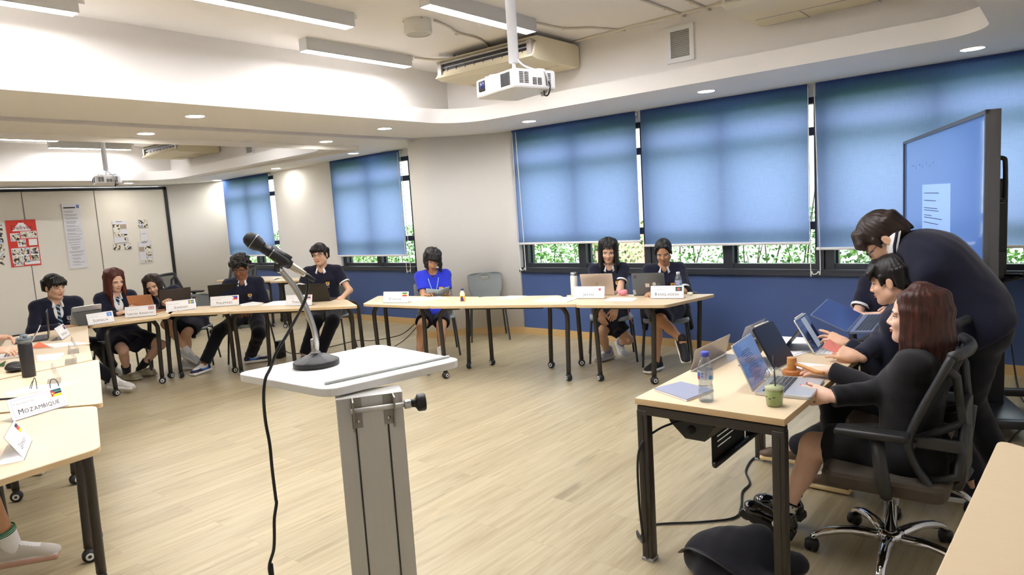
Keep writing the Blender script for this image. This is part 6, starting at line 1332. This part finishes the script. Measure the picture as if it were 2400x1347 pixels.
# ---------------------------------------------------------------- bottles, cups, small things
def at(px, z): q = atz(*px, z); return (q.x, q.y, z)
def lathe_thing(nm, label, cat, loc, parts):
    t = thing(nm, label, cat, loc)
    for n, prof, m in parts: MB().lathe(prof, 28).build(n, m, t)
    return t
M_pet = clear_mat('clear_plastic', (246, 249, 252), .12, .05)
t = lathe_thing('water_bottle', 'dark flask with a grey lid on the left row', 'bottle', at((69, 882), TZ), [('body', [(.036, 0), (.0375, .006), (.0385, .205), (.037, .212), (.034, .216)], mat('flask_dark', (38, 38, 40), .4)), ('collar', [(.034, .216), (.037, .218), (.037, .234), (.033, .238)], mat('flask_grey', (110, 116, 116), .4))])
MB().lathe([(.037, .238), (.038, .246), (.030, .252), (.022, .254), (.021, .268), (.014, .272), (0, .272)], 24).box((.018, 0, .262), (.05, .022, .014), bev=.005).build('lid', mat('lid_blue_grey', (106, 118, 126), .45), t)
t = lathe_thing('water_bottle', 'cream white flask with a steel lid beside the JAPAN card', 'bottle', at((1347, 693), TZ), [('body', [(.032, 0), (.034, .005), (.034, .185), (.031, .195)], mat('flask_cream', (232, 230, 218), .4)), ('lid', [(.030, .195), (.032, .197), (.032, .222), (.028, .226), (0, .227)], M_steel)])
MB().tube([(.028, -.01, .205), (.045, -.005, .215), (.03, .01, .226)], .005, 6).build('carry_loop', M_black, t)
t = lathe_thing('drink_bottle', 'small yellow and purple drink bottle on the long table', 'bottle', at((1085, 707), TZ), [('body', [(.022, 0), (.025, .004), (.025, .075), (.022, .088), (.013, .105), (.0125, .112)], mat('yogurt_white', (236, 226, 196), .35)), ('cap', [(.0135, .112), (.0145, .114), (.0145, .127), (0, .128)], mat('cap_navy', (40, 40, 110), .4))])
MB().lathe([(.0256, .008), (.0256, .06)], 28, cap=False).build('label_yellow', mat('label_yellow', (238, 196, 60), .4), t); w = MB()
for k in range(10): a = -1.9 + k * .16; h_ = .05 * math.sin(PI * (k + .5) / 10); w.quad((.0262 * math.cos(a), .0262 * math.sin(a), .010), (.0262 * math.cos(a + .16), .0262 * math.sin(a + .16), .010), (.0262 * math.cos(a + .16), .0262 * math.sin(a + .16), .010 + h_), (.0262 * math.cos(a), .0262 * math.sin(a), .010 + h_))
w.build('label_purple', mat('label_purple', (76, 44, 120), .4), t)
def pet(loc, label, cap):
    t = thing('water_bottle', label, 'bottle', loc); prof = [(.020, .003), (.028, 0), (.031, .008), (.031, .03), (.029, .034), (.031, .038), (.031, .05), (.029, .054), (.031, .06), (.0275, .075), (.0275, .083), (.0315, .095), (.0315, .140), (.030, .15), (.022, .175), (.0135, .190), (.0135, .205)]
    MB().lathe(prof, 28).build('body', M_pet, t); MB().lathe([(0, .004), (.0285, .004), (.029, .07), (.026, .08), (.0295, .095), (.0295, .112), (0, .112)], 24).build('water', clear_mat('water', (238, 243, 248), .08, .03), t)
    MB().lathe([(.015, .192), (.0165, .194), (.0165, .208), (.0155, .212), (0, .2125)], 24).build('cap', cap, t)
    MB().lathe([(.0319, .098), (.0319, .137)], 32, cap=False).build('label', clear_mat('label_clear', (226, 234, 244), .08, .5), t)
    for a0, a1, z0, z1, c in ((-2.6, -1.9, .100, .128, (40, 90, 190)), (-2.5, -2.0, .100, .110, (206, 50, 90)), (-1.7, -1.45, .108, .116, (96, 110, 190)), (-1.7, -1.4, .12, .128, (110, 120, 190)), (-1.2, -.95, .104, .130, (176, 160, 214)), (-.7, -.2, .100, .116, (60, 150, 214))):
        w = MB()
        for k in range(6): a, b = a0 + (a1 - a0) * k / 6, a0 + (a1 - a0) * (k + 1) / 6; w.quad((.0323 * math.cos(a), .0323 * math.sin(a), z0), (.0323 * math.cos(b), .0323 * math.sin(b), z0), (.0323 * math.cos(b), .0323 * math.sin(b), z1), (.0323 * math.cos(a), .0323 * math.sin(a), z1))
        w.build('label_print', mat('print_%d_%d' % (c[0], c[1]), c, .4), t)
    return t
pet((-1.186, 2.652, DZ), 'clear water bottle with a blue cap on the near corner of the desk', mat('cap_blue', (74, 90, 206), .4))
pet(tuple(atz(1591, 692, TZ))[:2] + (TZ,), 'clear water bottle behind the BANGLADESH card', M_whitep)
def iced_cup(loc, label, straw=True):
    t = thing('iced_drink', label, 'cup', loc); lk = mat('matcha_milk', (150, 176, 70), .5, noise=.15, nscale=40)
    MB().lathe([(.028, .0), (.031, .004), (.040, .098), (.0425, .104), (.0425, .108), (.0405, .109)], 32, cap=False).build('cup', M_pet, t); MB().lathe([(0, .004), (.0295, .004), (.0355, .066), (0, .0675)], 28).build('drink', lk, t)
    MB().lathe([(.0355, .0675), (.037, .078), (.0, .080)], 24).build('milk_froth', mat('milk_froth', (206, 216, 160), .6, noise=.2, nscale=70), t)
    MB().lathe([(.0435, .104), (.044, .110), (.041, .114), (.0395, .126), (.031, .145), (.016, .156), (.008, .157)], 32, cap=False).build('dome_lid', M_pet, t)
    if straw: MB().tube([(.004, .006, .05), (.0, -.004, .205)], .0035, 8).build('straw', M_black, t)
    for k in range(4): MB().box((.0, 0, 0), (.010, .0004, .003), T=Tm((.0345 * math.sin(.5 * k - 1.2) * .98, -.0352 * math.cos(.5 * k - 1.2), .035 + .006 * (k % 2)), .5 * k - 1.2)).build('printed_mark', M_ink, t)
    return t
iced_cup((-.924, 2.715, DZ), 'iced green drink in a dome lidded cup on the near desk'); c = atz(597, 648, TZ); iced_cup((c.x, c.y, TZ), 'green iced drink on the far bay table')
# gavel and block
c = atz(1858, 876, DZ); lathe_thing('gavel_block', 'round wooden sounding block under the gavel', 'sounding block', (c.x, c.y, DZ), [('block', [(.046, 0), (.047, .004), (.044, .012), (.045, .016), (.040, .021), (0, .022)], mat('gavel_wood', (166, 104, 50), .35, noise=.1, nscale=30))])
gv = thing('gavel', 'wooden gavel standing on its block, handle under the girl’s hand', 'gavel', (c.x - .005, c.y + .005, DZ + .022)); mw = mat('gavel_pale', (196, 140, 76), .35, noise=.08, nscale=30)
MB().lathe([(.021, 0), (.022, .004), (.020, .012), (.022, .016), (.022, .044), (.020, .048), (.022, .052), (.021, .056), (0, .0565)], 24).build('head', mw, gv); e = atz(1930, 874, DZ + .035) - Vector((c.x - .005, c.y + .005, DZ + .022)); MB().tube([(0, 0, .03), tuple(e * .35 + Vector((0, 0, .02))), tuple(e * .8), tuple(e)], [.007, .008, .010, .008], 10).build('handle', mw, gv)
# notebook
t = thing('notebook', 'grey blue covered notebook on the near corner of the desk', 'notebook', (0, 0, DZ)); q = [(-1.455, 2.70), (-1.252, 2.605), (-1.215, 2.80), (-1.40, 2.86)]
MB().prism(q, .001, .008).build('pages', M_paper, t); MB().prism([(x * 1.0, y) for x, y in q], .008, .011).build('cover', mat('notebook_cover', (150, 156, 178), .5), t); MB().tube([(-1.30, 2.83, .009), (-1.27, 2.86, .006)], .002, 5).build('page_tab', M_inkg, t)
# small things on tables
def blob(nm, label, cat, px, z, fn, m, h=.004):
    c = atz(*px, z); S = SDF(); fn(S); v, f = S.mesh(h); o = np_obj(nm, [(v, f, 0)], m); o.location = (c.x, c.y, z); return tag(o, label, cat)
o = blob('plush_keyring', 'pink fluffy key ring between the two open laptops', 'key ring', (1459, 692), TZ, lambda S: (S.ell((0, 0, .025), (.04, .03, .025)), S.ball((.03, .0, .035), .022), S.ball((-.03, .01, .03), .02)), mat('pink_plush', (236, 150, 164), .9, noise=.1, nscale=200, bump=.4))
MB().tube(spline([(.03, -.01, .02), (.07, -.02, .004), (.085, -.05, -.02), (.08, -.04, -.16), (.11, -.02, -.26)], 6), .003, 6).build('strap', mat('pink_strap', (214, 130, 140), .7), o)
blob('earbud_case', 'small white earbud case at the end of the right row', 'earbud case', (1617, 691), TZ, lambda S: (S.ell((0, 0, .014), (.026, .02, .014)), S.ball((.02, -.01, .012), .011)), mat('case_ivory', (226, 222, 208), .4))
blob('pencil_case', 'black pencil case behind the dark flask', 'pencil case', (38, 869), TZ, lambda S: (S.ell((0, 0, .025), (.085, .06, .025)), S.ell((-.02, .0, .042), (.04, .04, .02))), M_black, .005)
c = atz(95, 812, TZ); t = thing('paper_plane', 'orange folded paper lying between the flask and the sheets', 'paper', (c.x, c.y, TZ)); MB().add([(-.09, .02, .03), (.07, -.04, .002), (-.02, -.06, .002), (.12, .03, .003)], [(0, 1, 2), (0, 3, 1)], 0).build('folded_sheet', mat('orange_paper', (238, 112, 54), .6), t); MB().tube([(-.1, -.05, .004), (.0, -.08, .004)], .004, 6).build('pen', mat('pen_blue', (40, 50, 130), .4), t)
c = atz(4, 858, TZ); t = thing('folded_note', 'green folded paper at the left edge beside the pencil case', 'paper', (c.x, c.y, TZ)); MB().add([(-.05, -.02, .002), (.05, .0, .002), (.0, .03, .035), (-.06, .03, .002)], [(0, 1, 2), (0, 2, 3)], 0).build('folded_sheet', mat('green_paper', (70, 110, 70), .6), t)
c = atz(118, 915, TZ); t = thing('eyeglasses', 'thin black eyeglasses lying upside down behind the large country card', 'eyeglasses', (c.x, c.y, TZ), math.radians(-20)); w = MB()
w.tube(spline([(.075, .05, .002), (.07, .045, .05), (.03, .03, .066), (-.01, .01, .06), (-.03, .0, .03), (-.035, .0, .002)], 6), .0022, 6); w.tube(spline([(-.14, -.10, .002), (-.12, -.085, .05), (-.105, -.075, .068), (-.10, -.07, .05), (-.10, -.07, .002)], 6), .0022, 6); w.build('frame', M_black, t); w = MB(); w.tube(spline([(-.155, -.11, .002), (-.125, -.09, .045), (-.105, -.08, .05)], 6), .002, 6); w.build('temple', M_black, t)
c = atz(18, 936, TZ); t = thing('pen', 'black pen left of the large country card', 'pen', (c.x, c.y, TZ + .005), math.radians(40)); MB().tube([(-.08, 0, 0), (.05, 0, 0), (.07, 0, 0)], [.005, .005, .0015], 8).build('barrel', M_black, t)
c = P11['wr'][-1] + Vector((-.115, -.015, .045)); t = thing('sticky_note', 'pink sticky note pinched by the boy with the tablet', 'note', T=frame(c, (-.8, -.2, .5), (.3, .5, .7), (-.4, .8, -.3))); MB().add([(-.04, -.02, 0), (.04, -.03, .004), (.035, .03, -.004), (-.035, .025, .003)], [(0, 1, 2, 3)]).build('note_sheet', mat('pink_note', (246, 150, 140), .6), t)
# near right corner: clear stand on the table
t = thing('acrylic_stand', 'clear acrylic stand cut by the right edge on the nearest table', 'stand', (-.0, 1.52, TZ), 0, 'clear stands on the left row'); MB().box((0, 0, .05), (.003, .2, .1), T=Tm((0, 0, 0), 0, 0, .3)).build('clear_panel', M_acr, t); MB().box((.03, 0, .002), (.06, .2, .003)).build('clear_foot_plate', M_acr, t)
# ---------------------------------------------------------------- lectern, microphone
LZ = 1.12
Q = [atz(*q, LZ) for q in ((549.5, 874.3), (766.5, 914), (1085, 841.3), (887.3, 805.8))]; lc = sum(Q, Vector()) / 4; e1 = (Q[2] - Q[1]).normalized(); e2 = (Q[0] - Q[1]).normalized()
lect = thing('lectern', 'white topped lectern with a brushed aluminium column in the foreground', 'lectern', (lc.x, lc.y, 0)); q = [(p.x - lc.x, p.y - lc.y) for p in Q]
if sum(q[i - 1][0] * q[i][1] - q[i][0] * q[i - 1][1] for i in range(4)) < 0: q = q[::-1]
MB().prism(rpoly(q, .05), LZ - .025, LZ, bev=.003).build('lectern_top', mat('white_laminate', (244, 244, 242), .35), lect)
a, b = atz(762, 902, LZ), atz(1052, 838, LZ); MB().tube([(a.x - lc.x, a.y - lc.y, LZ + .004), (b.x - lc.x, b.y - lc.y, LZ + .004)], .005, 8).build('paper_stop', mat('stop_grey', (206, 212, 210), .4), lect)
M_alu = mat('column_aluminium', (204, 203, 200), .38, metal=.3, noise=.05, nscale=300, stretch=(1, 1, .02))
dcol = 1.98; pl = [atd(788, 955, dcol), None, None, atd(943, 925, dcol + .01)]; a, b = pl[0], pl[3]; u = Vector((b.x - a.x, b.y - a.y, 0)); cw = u.length; u.normalize(); bn = Vector((-u.y, u.x, 0)); bn = bn if bn.dot(Vector((a.x, a.y, 0))) > 0 else -bn; cc = (a + b) / 2 + bn * .045; T = frame((cc.x - lc.x, cc.y - lc.y, 0), u, bn, (0, 0, 1))
MB().prism(rrect(cw, .09, .004, 3), .03, LZ - .03, T=T).build('column', M_alu, lect)
w = MB()
for x in (-cw * .235, cw * .25): w.box((x, -.0455, .52), (.005, .003, .96), T=T)
w.build('column_slot', mat('slot_dark', (52, 50, 46), .6), lect)
for x, s_ in ((-cw * .27, -1), (cw * .34, 1)):
    w = MB(); w.add([(x, -.046, LZ - .03), (x, -.046, LZ - .13), (x, -.05, LZ - .13), (x, -.10, LZ - .03), (x + .004, -.046, LZ - .03), (x + .004, -.046, LZ - .13), (x + .004, -.05, LZ - .13), (x + .004, -.10, LZ - .03)], [(0, 1, 2, 3), (4, 7, 6, 5), (0, 4, 5, 1), (1, 5, 6, 2), (2, 6, 7, 3), (3, 7, 4, 0)], T=T); w.box((x - s_ * .012, -.047, LZ - .075), (.03, .003, .09), T=T); br = w.build('bracket', mat('bracket_grey', (150, 147, 138), .4, metal=.4), lect)
    MB().lathe([(0, 0), (.005, 0), (.005, .003), (0, .004)], 10, T=T @ Tm((x - s_ * .014, -.049, LZ - .10), 0, PI / 2)).build('bolt', M_chrome, br)
MB().tube([tuple(T @ Vector((-cw * .30, -.072, LZ - .062))), tuple(T @ Vector((cw * .62, -.072, LZ - .062)))], .0075, 10).build('tilt_rod', M_alu, lect)
KT = T @ Tm((cw * .66, -.072, LZ - .062), 0, 0, PI / 2); kn = MB().lathe([(.011, -.02), (.012, 0), (.016, .004), (.024, .008), (.026, .012), (.026, .028), (.023, .032), (0, .032)], 14, T=KT).build('knob', M_black, lect); MB().lathe([(.012, -.03), (.0135, -.028), (.0135, -.012), (.012, -.01)], 14, T=KT).build('knob_collar', M_steel, kn)
bs = MB(); bs.prism(rrect(.5, .42, .03), 0, .03, T=T, bev=.004); bs.build('base_plate', M_alu, lect)
# microphone on a gooseneck stand
mb_ = atz(742, 856, LZ); mt = thing('microphone_stand', 'chrome gooseneck stand with a heavy black base on the lectern', 'microphone stand', (mb_.x, mb_.y, LZ)); M_cast = mat('cast_black', (36, 37, 38), .38, noise=.35, nscale=400, bump=.25)
w = MB(); n = 60; pr = [(.074, 0), (.076, .004), (.076, .016), (.073, .019), (.030, .036), (.020, .040), (.018, .044), (0, .045)]; v, f = [], []
for j, (r, z) in enumerate(pr):
    for k in range(n): g = .0035 * max(0, math.cos(6 * 2 * PI * k / n)) ** 3 if .02 < r < .0735 and z > .017 else 0; v.append((r * math.cos(2 * PI * k / n), r * math.sin(2 * PI * k / n), z + g * (1 if j == 4 else .5)))
for j in range(len(pr) - 1):
    for k in range(n): f.append((j * n + k, j * n + (k + 1) % n, (j + 1) * n + (k + 1) % n, (j + 1) * n + k))
w.add(v, f, 0, True); w.build('stand_foot', M_cast, mt)
dm = math.hypot(mb_.x, mb_.y); gp = [(742, 838), (741, 800), (732, 760), (712, 710), (690, 672), (668, 645), (652, 627)]; G_ = [atd(x, y, dm - .006 * i) - Vector((mb_.x, mb_.y, LZ)) for i, (x, y) in enumerate(gp)]; G_[0] = Vector((0, 0, .04)); sp = spline(G_, 26)
MB().tube(sp, [.0096 + .0004 * (1 if k % 2 else -1) for k in range(len(sp))], 10).build('gooseneck', mat('gooseneck_steel', (190, 190, 188), .25, metal=.9), mt)
w = MB(); w.lathe([(.016, .042), (.016, .048), (.0125, .05), (.0125, .09), (.0105, .092)], 16); w.build('foot_collar', M_chrome, mt); MB().tube([sp[-14], sp[-1]], .0115, 12).build('neck_collar', M_chrome, mt)
# the microphone itself: axis from the grille to the connector
dmic = dm - .04; hd, tl = atd(590, 563, dmic), atd(682, 622, dmic - .01); ax = (tl - hd).normalized(); x_ = ax.orthogonal().normalized(); MT = frame(hd, x_, ax.cross(x_), ax)
mic = thing('microphone', 'black handheld microphone held in the clip of the gooseneck', 'microphone', T=MT)
MB().lathe([(0, -.026), (.012, -.024), (.020, -.016), (.0245, -.002), (.0255, .004)], 24).build('grille', mat('grille_black', (22, 22, 23), .55, bump=.5, nscale=700), mic); MB().lathe([(.0255, .004), (.0262, .006), (.0262, .009), (.0250, .011), (.0235, .022), (.018, .034), (.0165, .040)], 24).build('grille_cup', M_black, mic)
LL = (tl - hd).length; MB().lathe([(.0165, .040), (.0172, .07), (.0172, .073), (.0178, .074), (.0175, LL - .02), (.0145, LL), (0, LL)], 20).build('handle', mat('mic_body', (34, 34, 36), .4), mic); MB().lathe([(.0174, .0705), (.0179, .071), (.0179, .073), (.0174, .0735)], 20).lathe([(.0262, .005), (.0266, .0055), (.0266, .007), (.0262, .0075)], 20).build('ring', M_steel, mic)
MB().lathe([(.011, LL), (.0115, LL + .005), (.0105, LL + .05), (.008, LL + .055)], 16).build('connector', mat('connector_nickel', (206, 200, 184), .2, metal=.8), mic); MB().lathe([(.008, LL + .054), (.0085, LL + .062), (.006, LL + .088), (0, LL + .089)], 12).build('strain_relief', M_black, mic)
cl = thing('microphone_clip', 'black clip joining the microphone to the gooseneck', 'microphone clip', (0, 0, 0)); cpos = atd(655, 600, dmic); e = sp[-1] + Vector((mb_.x, mb_.y, LZ)); MB().tube([tuple(cpos - ax * .035), tuple(cpos + ax * .035)], .0205, 14).build('clip_sleeve', M_black, cl); MB().tube([tuple(cpos), tuple(cpos.lerp(e, .5)), tuple(e + (e - cpos).normalized() * .012)], [.012, .015, .0155], 10, flat=.8).build('clip_joint', M_black, cl); MB().lathe([(0, 0), (.009, 0), (.009, .004), (0, .005)], 12, T=frame(cpos.lerp(e, .45) - FWD * .013, RIGHT, UP, -FWD)).build('clip_screw', M_steel, cl)
# cable from the connector down over the front edge
cb = [(704, 634), (716, 648), (721, 668), (716, 700), (697, 740), (672, 785), (648, 825), (634, 862), (622, 888), (618, 930), (622, 985), (632, 1040), (638, 1100), (646, 1165), (648, 1180), (643, 1215), (643, 1260), (641, 1290), (632, 1320), (632, 1340), (640, 1360)]
pts = [atd(x, y, dmic - .01 - (.0 if i < 3 else min(.16, .02 * (i - 2)))) for i, (x, y) in enumerate(cb)]; b0 = pts[-1]; pts += [Vector((b0.x, b0.y, .55)), Vector((b0.x - .02, b0.y + .01, .2)), Vector((b0.x - .05, b0.y - .02, .02)), Vector((b0.x - .3, b0.y - .4, .008))]
tag(MB().tube(spline(pts, 5), .0048, 8).build('microphone_cable', mat('cable_black', (20, 20, 22), .5)), 'black microphone cable looping down in front of the lectern top', 'cable')
# ---------------------------------------------------------------- floor things
def floor_cable(pts, label, r=.004, z=.005):
    P = [(atz(x, y, 0) + Vector((0, 0, z if len(q) == 0 else q[0]))) for x, y, *q in pts]; tag(MB().tube(spline(P, 7), r, 7).build('floor_cable', mat('cable_black', (20, 20, 22), .5)), label, 'cable', 'cables on the floor')
floor_cable([(664, 815), (680, 828), (720, 826), (780, 812), (840, 798), (870, 799), (930, 788), (955, 775), (975, 755)], 'thin cable on the floor behind the lectern', .005); floor_cable([(925, 812), (950, 795), (975, 768)], 'short thin cable on the floor left of the blue shirted person', .004)
floor_cable([(2260, 1055), (2330, 1055), (2362, 1040), (2398, 1000), (2440, 960)], 'black cable on the floor at the right edge', .006); floor_cable([(2348, 770, .9), (2362, 800, .7), (2350, 840, .5), (2365, 870, .3), (2392, 935, .02), (2440, 960)], 'black cable hanging from the display down to the floor', .006)
P = [Vector((-1.30, 2.70, .64)), Vector((-1.40, 2.62, .60)), Vector((-1.455, 2.545, .52)), Vector((-1.46, 2.535, .30)), Vector((-1.455, 2.545, .10))] ; G2 = [atz(1494, 1250, 0) + Vector((0, 0, .012)), atz(1500, 1262, 0) + Vector((0, 0, .007)), atz(1530, 1233, 0) + Vector((0, 0, .007)), atz(1640, 1226, 0) + Vector((0, 0, .007)), atz(1720, 1216, 0) + Vector((0, 0, .007)), atz(1737, 1190, 0) + Vector((0, 0, .007)), atz(1740, 1155, 0) + Vector((0, 0, .007)), atz(1757, 1135, 0) + Vector((0, 0, .007)), atz(1748, 1105, 0) + Vector((0, 0, .007)), atz(1768, 1075, 0) + Vector((0, 0, .007)), atz(1810, 1070, 0) + Vector((0, 0, .007))]
tag(MB().tube(spline(P + G2, 7), .0055, 8).build('power_cable', mat('cable_black', (20, 20, 22), .5)), 'black power cable from the tray down the desk leg and across the floor', 'cable', 'cables on the floor')
c = atz(659, 838, 0); t = thing('floor_speaker', 'small black box on the floor behind the long front table', 'speaker', (c.x, c.y, 0), .3); MB().box((0, 0, .105), (.075, .11, .21), bev=.01).build('cabinet', M_black, t); MB().lathe([(0, 0), (.03, 0), (.032, .003)], 16, T=Tm((.038, 0, .06), 0, 0, PI / 2)).build('cone', mat('deep_black', (8, 8, 8), .8), t)
S = SDF(); c0 = Vector((-1.10, 2.66, 0)); S.ell((0, 0, .09), (.17, .11, .10)); S.cone((-.12, -.04, .06), (.10, .04, .15), .07, .08, k=.05); S.cone((.10, .02, .08), (.24, .10, .07), .08, .05, k=.05); S.cone((-.05, -.10, .05), (.2, -.08, .04), .07, .05, k=.04); S.cone((.04, .09, .18), (.11, .02, .08), .03, .02, k=.02, op='-'); v, f = S.mesh(.006, wrinkle(.004))
bag = np_obj('shoulder_bag', [(v, f, 0)], cloth('bag_cloth', (28, 29, 36))); bag.location = c0; tag(bag, 'black cloth bag slumped on the floor at the near desk leg', 'bag'); MB().tube(spline([(-.20, -.06, .07), (-.12, -.13, .14), (.0, -.15, .13), (.12, -.13, .06), (.2, -.1, .02)], 6), .017, 8, flat=.25).build('strap', mat('strap_black', (40, 40, 42), .4), bag)
# ---------------------------------------------------------------- pin-ups on the far partition
PX = RX0 - .004
def atx(x, y): d = ray(x, y); return Vector((0, 0, CAMZ)) + d * (PX / d.x)
def photo_mat(i):
    nm = f'photo_print_{i}'
    if nm in MATS: return MATS[nm]
    m = bpy.data.materials.new(nm); m.use_nodes = True; nt = m.node_tree; b = nt.nodes['Principled BSDF']; tc = nt.nodes.new('ShaderNodeTexCoord'); mp = nt.nodes.new('ShaderNodeMapping'); mp.inputs['Location'].default_value = (i * 3.1, i * 7.7, i); n = nt.nodes.new('ShaderNodeTexNoise'); n.inputs['Scale'].default_value = 22; r = nt.nodes.new('ShaderNodeValToRGB'); r.color_ramp.interpolation = 'CONSTANT'; e = r.color_ramp.elements
    cs = [(.0, (34, 34, 44)), (.38, (84, 88, 104)), (.43, (214, 196, 150)), (.50, (238, 236, 230)), (.62, (110, 140, 200))]; e[0].color = srgb(cs[0][1]) + (1,); e[1].position = cs[1][0]; e[1].color = srgb(cs[1][1]) + (1,)
    for p_, c in cs[2:]: q = e.new(p_); q.color = srgb(c) + (1,)
    nt.links.new(tc.outputs['Object'], mp.inputs[0]); nt.links.new(mp.outputs[0], n.inputs['Vector']); nt.links.new(n.outputs['Fac'], r.inputs[0]); nt.links.new(r.outputs[0], b.inputs['Base Color']); MATS[nm] = m; return m
def pin(nm, label, cat, tl, br, m, items=(), grp='sheets pinned on the far partition'):
    """items: (u0, v0, u1, v1, material, name) as fractions from the top left"""
    A, B = atx(*tl), atx(*br); t = thing(nm, label, cat, (PX + .006, A.y, A.z), 0, grp); W, H = B.y - A.y, A.z - B.z
    MB().box((0, W / 2, -H / 2), (.004, W, H)).build('sheet', m, t); o = {}
    for i, (a, b, c, d, mm, n_) in enumerate(items): MB().box((.0032 + (.0012 if n_ == 'photo' else 0), W * (a + c) / 2, -H * (b + d) / 2), (.0016, W * (c - a), H * (d - b))).build(n_, mm, t)
    return t, W, H
M_red = mat('poster_red', (214, 58, 46), .6)
ph = [(.44, .25, .98, .40, 2), (.10, .28, .40, .45, 1), (.31, .42, .58, .58, 1), (.68, .42, .96, .56, 0), (.07, .60, .66, .76, 2), (.07, .76, .64, .92, 2), (.68, .60, .97, .76, 1), (.68, .76, .97, .90, 1), (.10, .90, .40, .985, 1), (.45, .88, .97, .97, 0)]
it = []
for i, (a, b, c, d, k) in enumerate(ph):
    it.append((a, b, c, d, M_paper, 'white_panel')); dw = (c - a) / max(k, 1)
    for j in range(k): it.append((a + dw * j + .015, b + .012, a + dw * (j + 1) - .015, d - .012, photo_mat(i % 5), 'photo'))
for r in range(5): it.append((.20 + .05 * r if r < 5 else .2, .20 - .035 * r, .80 - .05 * r, .235 - .035 * r, M_paper, 'cloud_banner'))
t, W, H = pin('poster', 'red poster with photos headed Deliver on the far partition', 'poster', (11, 517), (97, 620), M_red, it)
MB().add(*text_geo('Deliver', H * .135), 0, False, frame((.0045, W * .5, -H * .205), (0, 1, 0), (0, 0, 1), (1, 0, 0))).build('title', mat('poster_title', (120, 40, 44), .6), t)
rn = random.Random(12); it = [(.08, .05, .72, .07, M_ink, 'printed_line')]; v_ = .11
while v_ < .96:
    a = .08 + (.12 if rn.random() < .55 and v_ > .4 else 0); 
    for j in range(rn.choice((1, 2, 2, 3))):
        if v_ < .96: it.append((a + .06 * (j > 0), v_, rn.uniform(.55, .93), v_ + .006, M_inkg, 'printed_line')); v_ += .016
    v_ += .02
it.append((.78, .02, .94, .07, mat('emblem_blue', (110, 130, 180), .6), 'emblem')); pin('notice', 'tall white printed notice with a small blue emblem on the far partition', 'notice', (143, 478), (206, 626), mat('notice_paper', (228, 228, 236), .7), it)
tp = mat('taupe_block', (176, 158, 142), .6)
pin('notice', 'white sheet with photos and a taupe block, left of the two lone photos', 'notice', (262, 518), (301, 567), mat('notice_paper', (228, 228, 236), .7), [(.25, .02, .7, .06, M_inkg, 'printed_line'), (.02, .15, .48, .74, photo_mat(1), 'photo'), (.52, .17, .97, .38, tp, 'taupe_block'), (.55, .60, .75, .72, photo_mat(2), 'photo'), (.72, .62, .98, .95, photo_mat(3), 'photo')])
pin('notice', 'white sheet with a portrait photo, lowest right on the far partition', 'notice', (323, 567), (359, 614), mat('notice_paper', (228, 228, 236), .7), [(.25, .02, .7, .06, M_inkg, 'printed_line'), (.02, .24, .42, .46, tp, 'taupe_block'), (.50, .18, .95, .72, photo_mat(0), 'photo'), (.50, .75, .95, .95, photo_mat(2), 'photo'), (.04, .88, .46, .95, photo_mat(4), 'photo')])
pin('notice', 'plain white sheet under the topmost lone photo', 'notice', (328, 540), (346, 564), mat('notice_paper', (228, 228, 236), .7), [(.2, .3, .8, .34, M_inkg, 'printed_line')])
for tl, br, l, i in (((322, 515), (346, 532), 'small photo print pinned highest at the right of the partition', 0), ((265, 573), (284, 584), 'small photo print, left one of the pair under a sheet', 1), ((290, 571), (309, 583), 'small photo print, right one of the pair under a sheet', 2), ((-6, 527), (6, 540), 'photo print cut by the left edge, topmost', 3), ((-6, 542), (7, 555), 'photo print cut by the left edge, second down', 4), ((-6, 557), (9, 571), 'photo print cut by the left edge, third down', 0), ((-6, 573), (11, 587), 'photo print cut by the left edge, fourth down', 1), ((-6, 590), (12, 603), 'photo print cut by the left edge, fifth down', 2), ((-6, 606), (10, 621), 'photo print cut by the left edge, lowest', 3)): pin('photo_print', l, 'photo', tl, br, photo_mat(i))
# ================================================================ render look
SC.view_settings.view_transform = 'Standard'; SC.view_settings.look = 'None'; SC.view_settings.gamma = 1; SC.view_settings.exposure = EXPOSURE
SC.view_settings.use_curve_mapping = False
SC.cycles.use_denoising = True; SC.cycles.max_bounces = 8; SC.cycles.diffuse_bounces = 4; SC.cycles.glossy_bounces = 3; SC.cycles.transmission_bounces = 5; SC.cycles.transparent_max_bounces = 8
SC.cycles.sample_clamp_indirect = 8; SC.cycles.caustics_reflective = False; SC.cycles.caustics_refractive = False
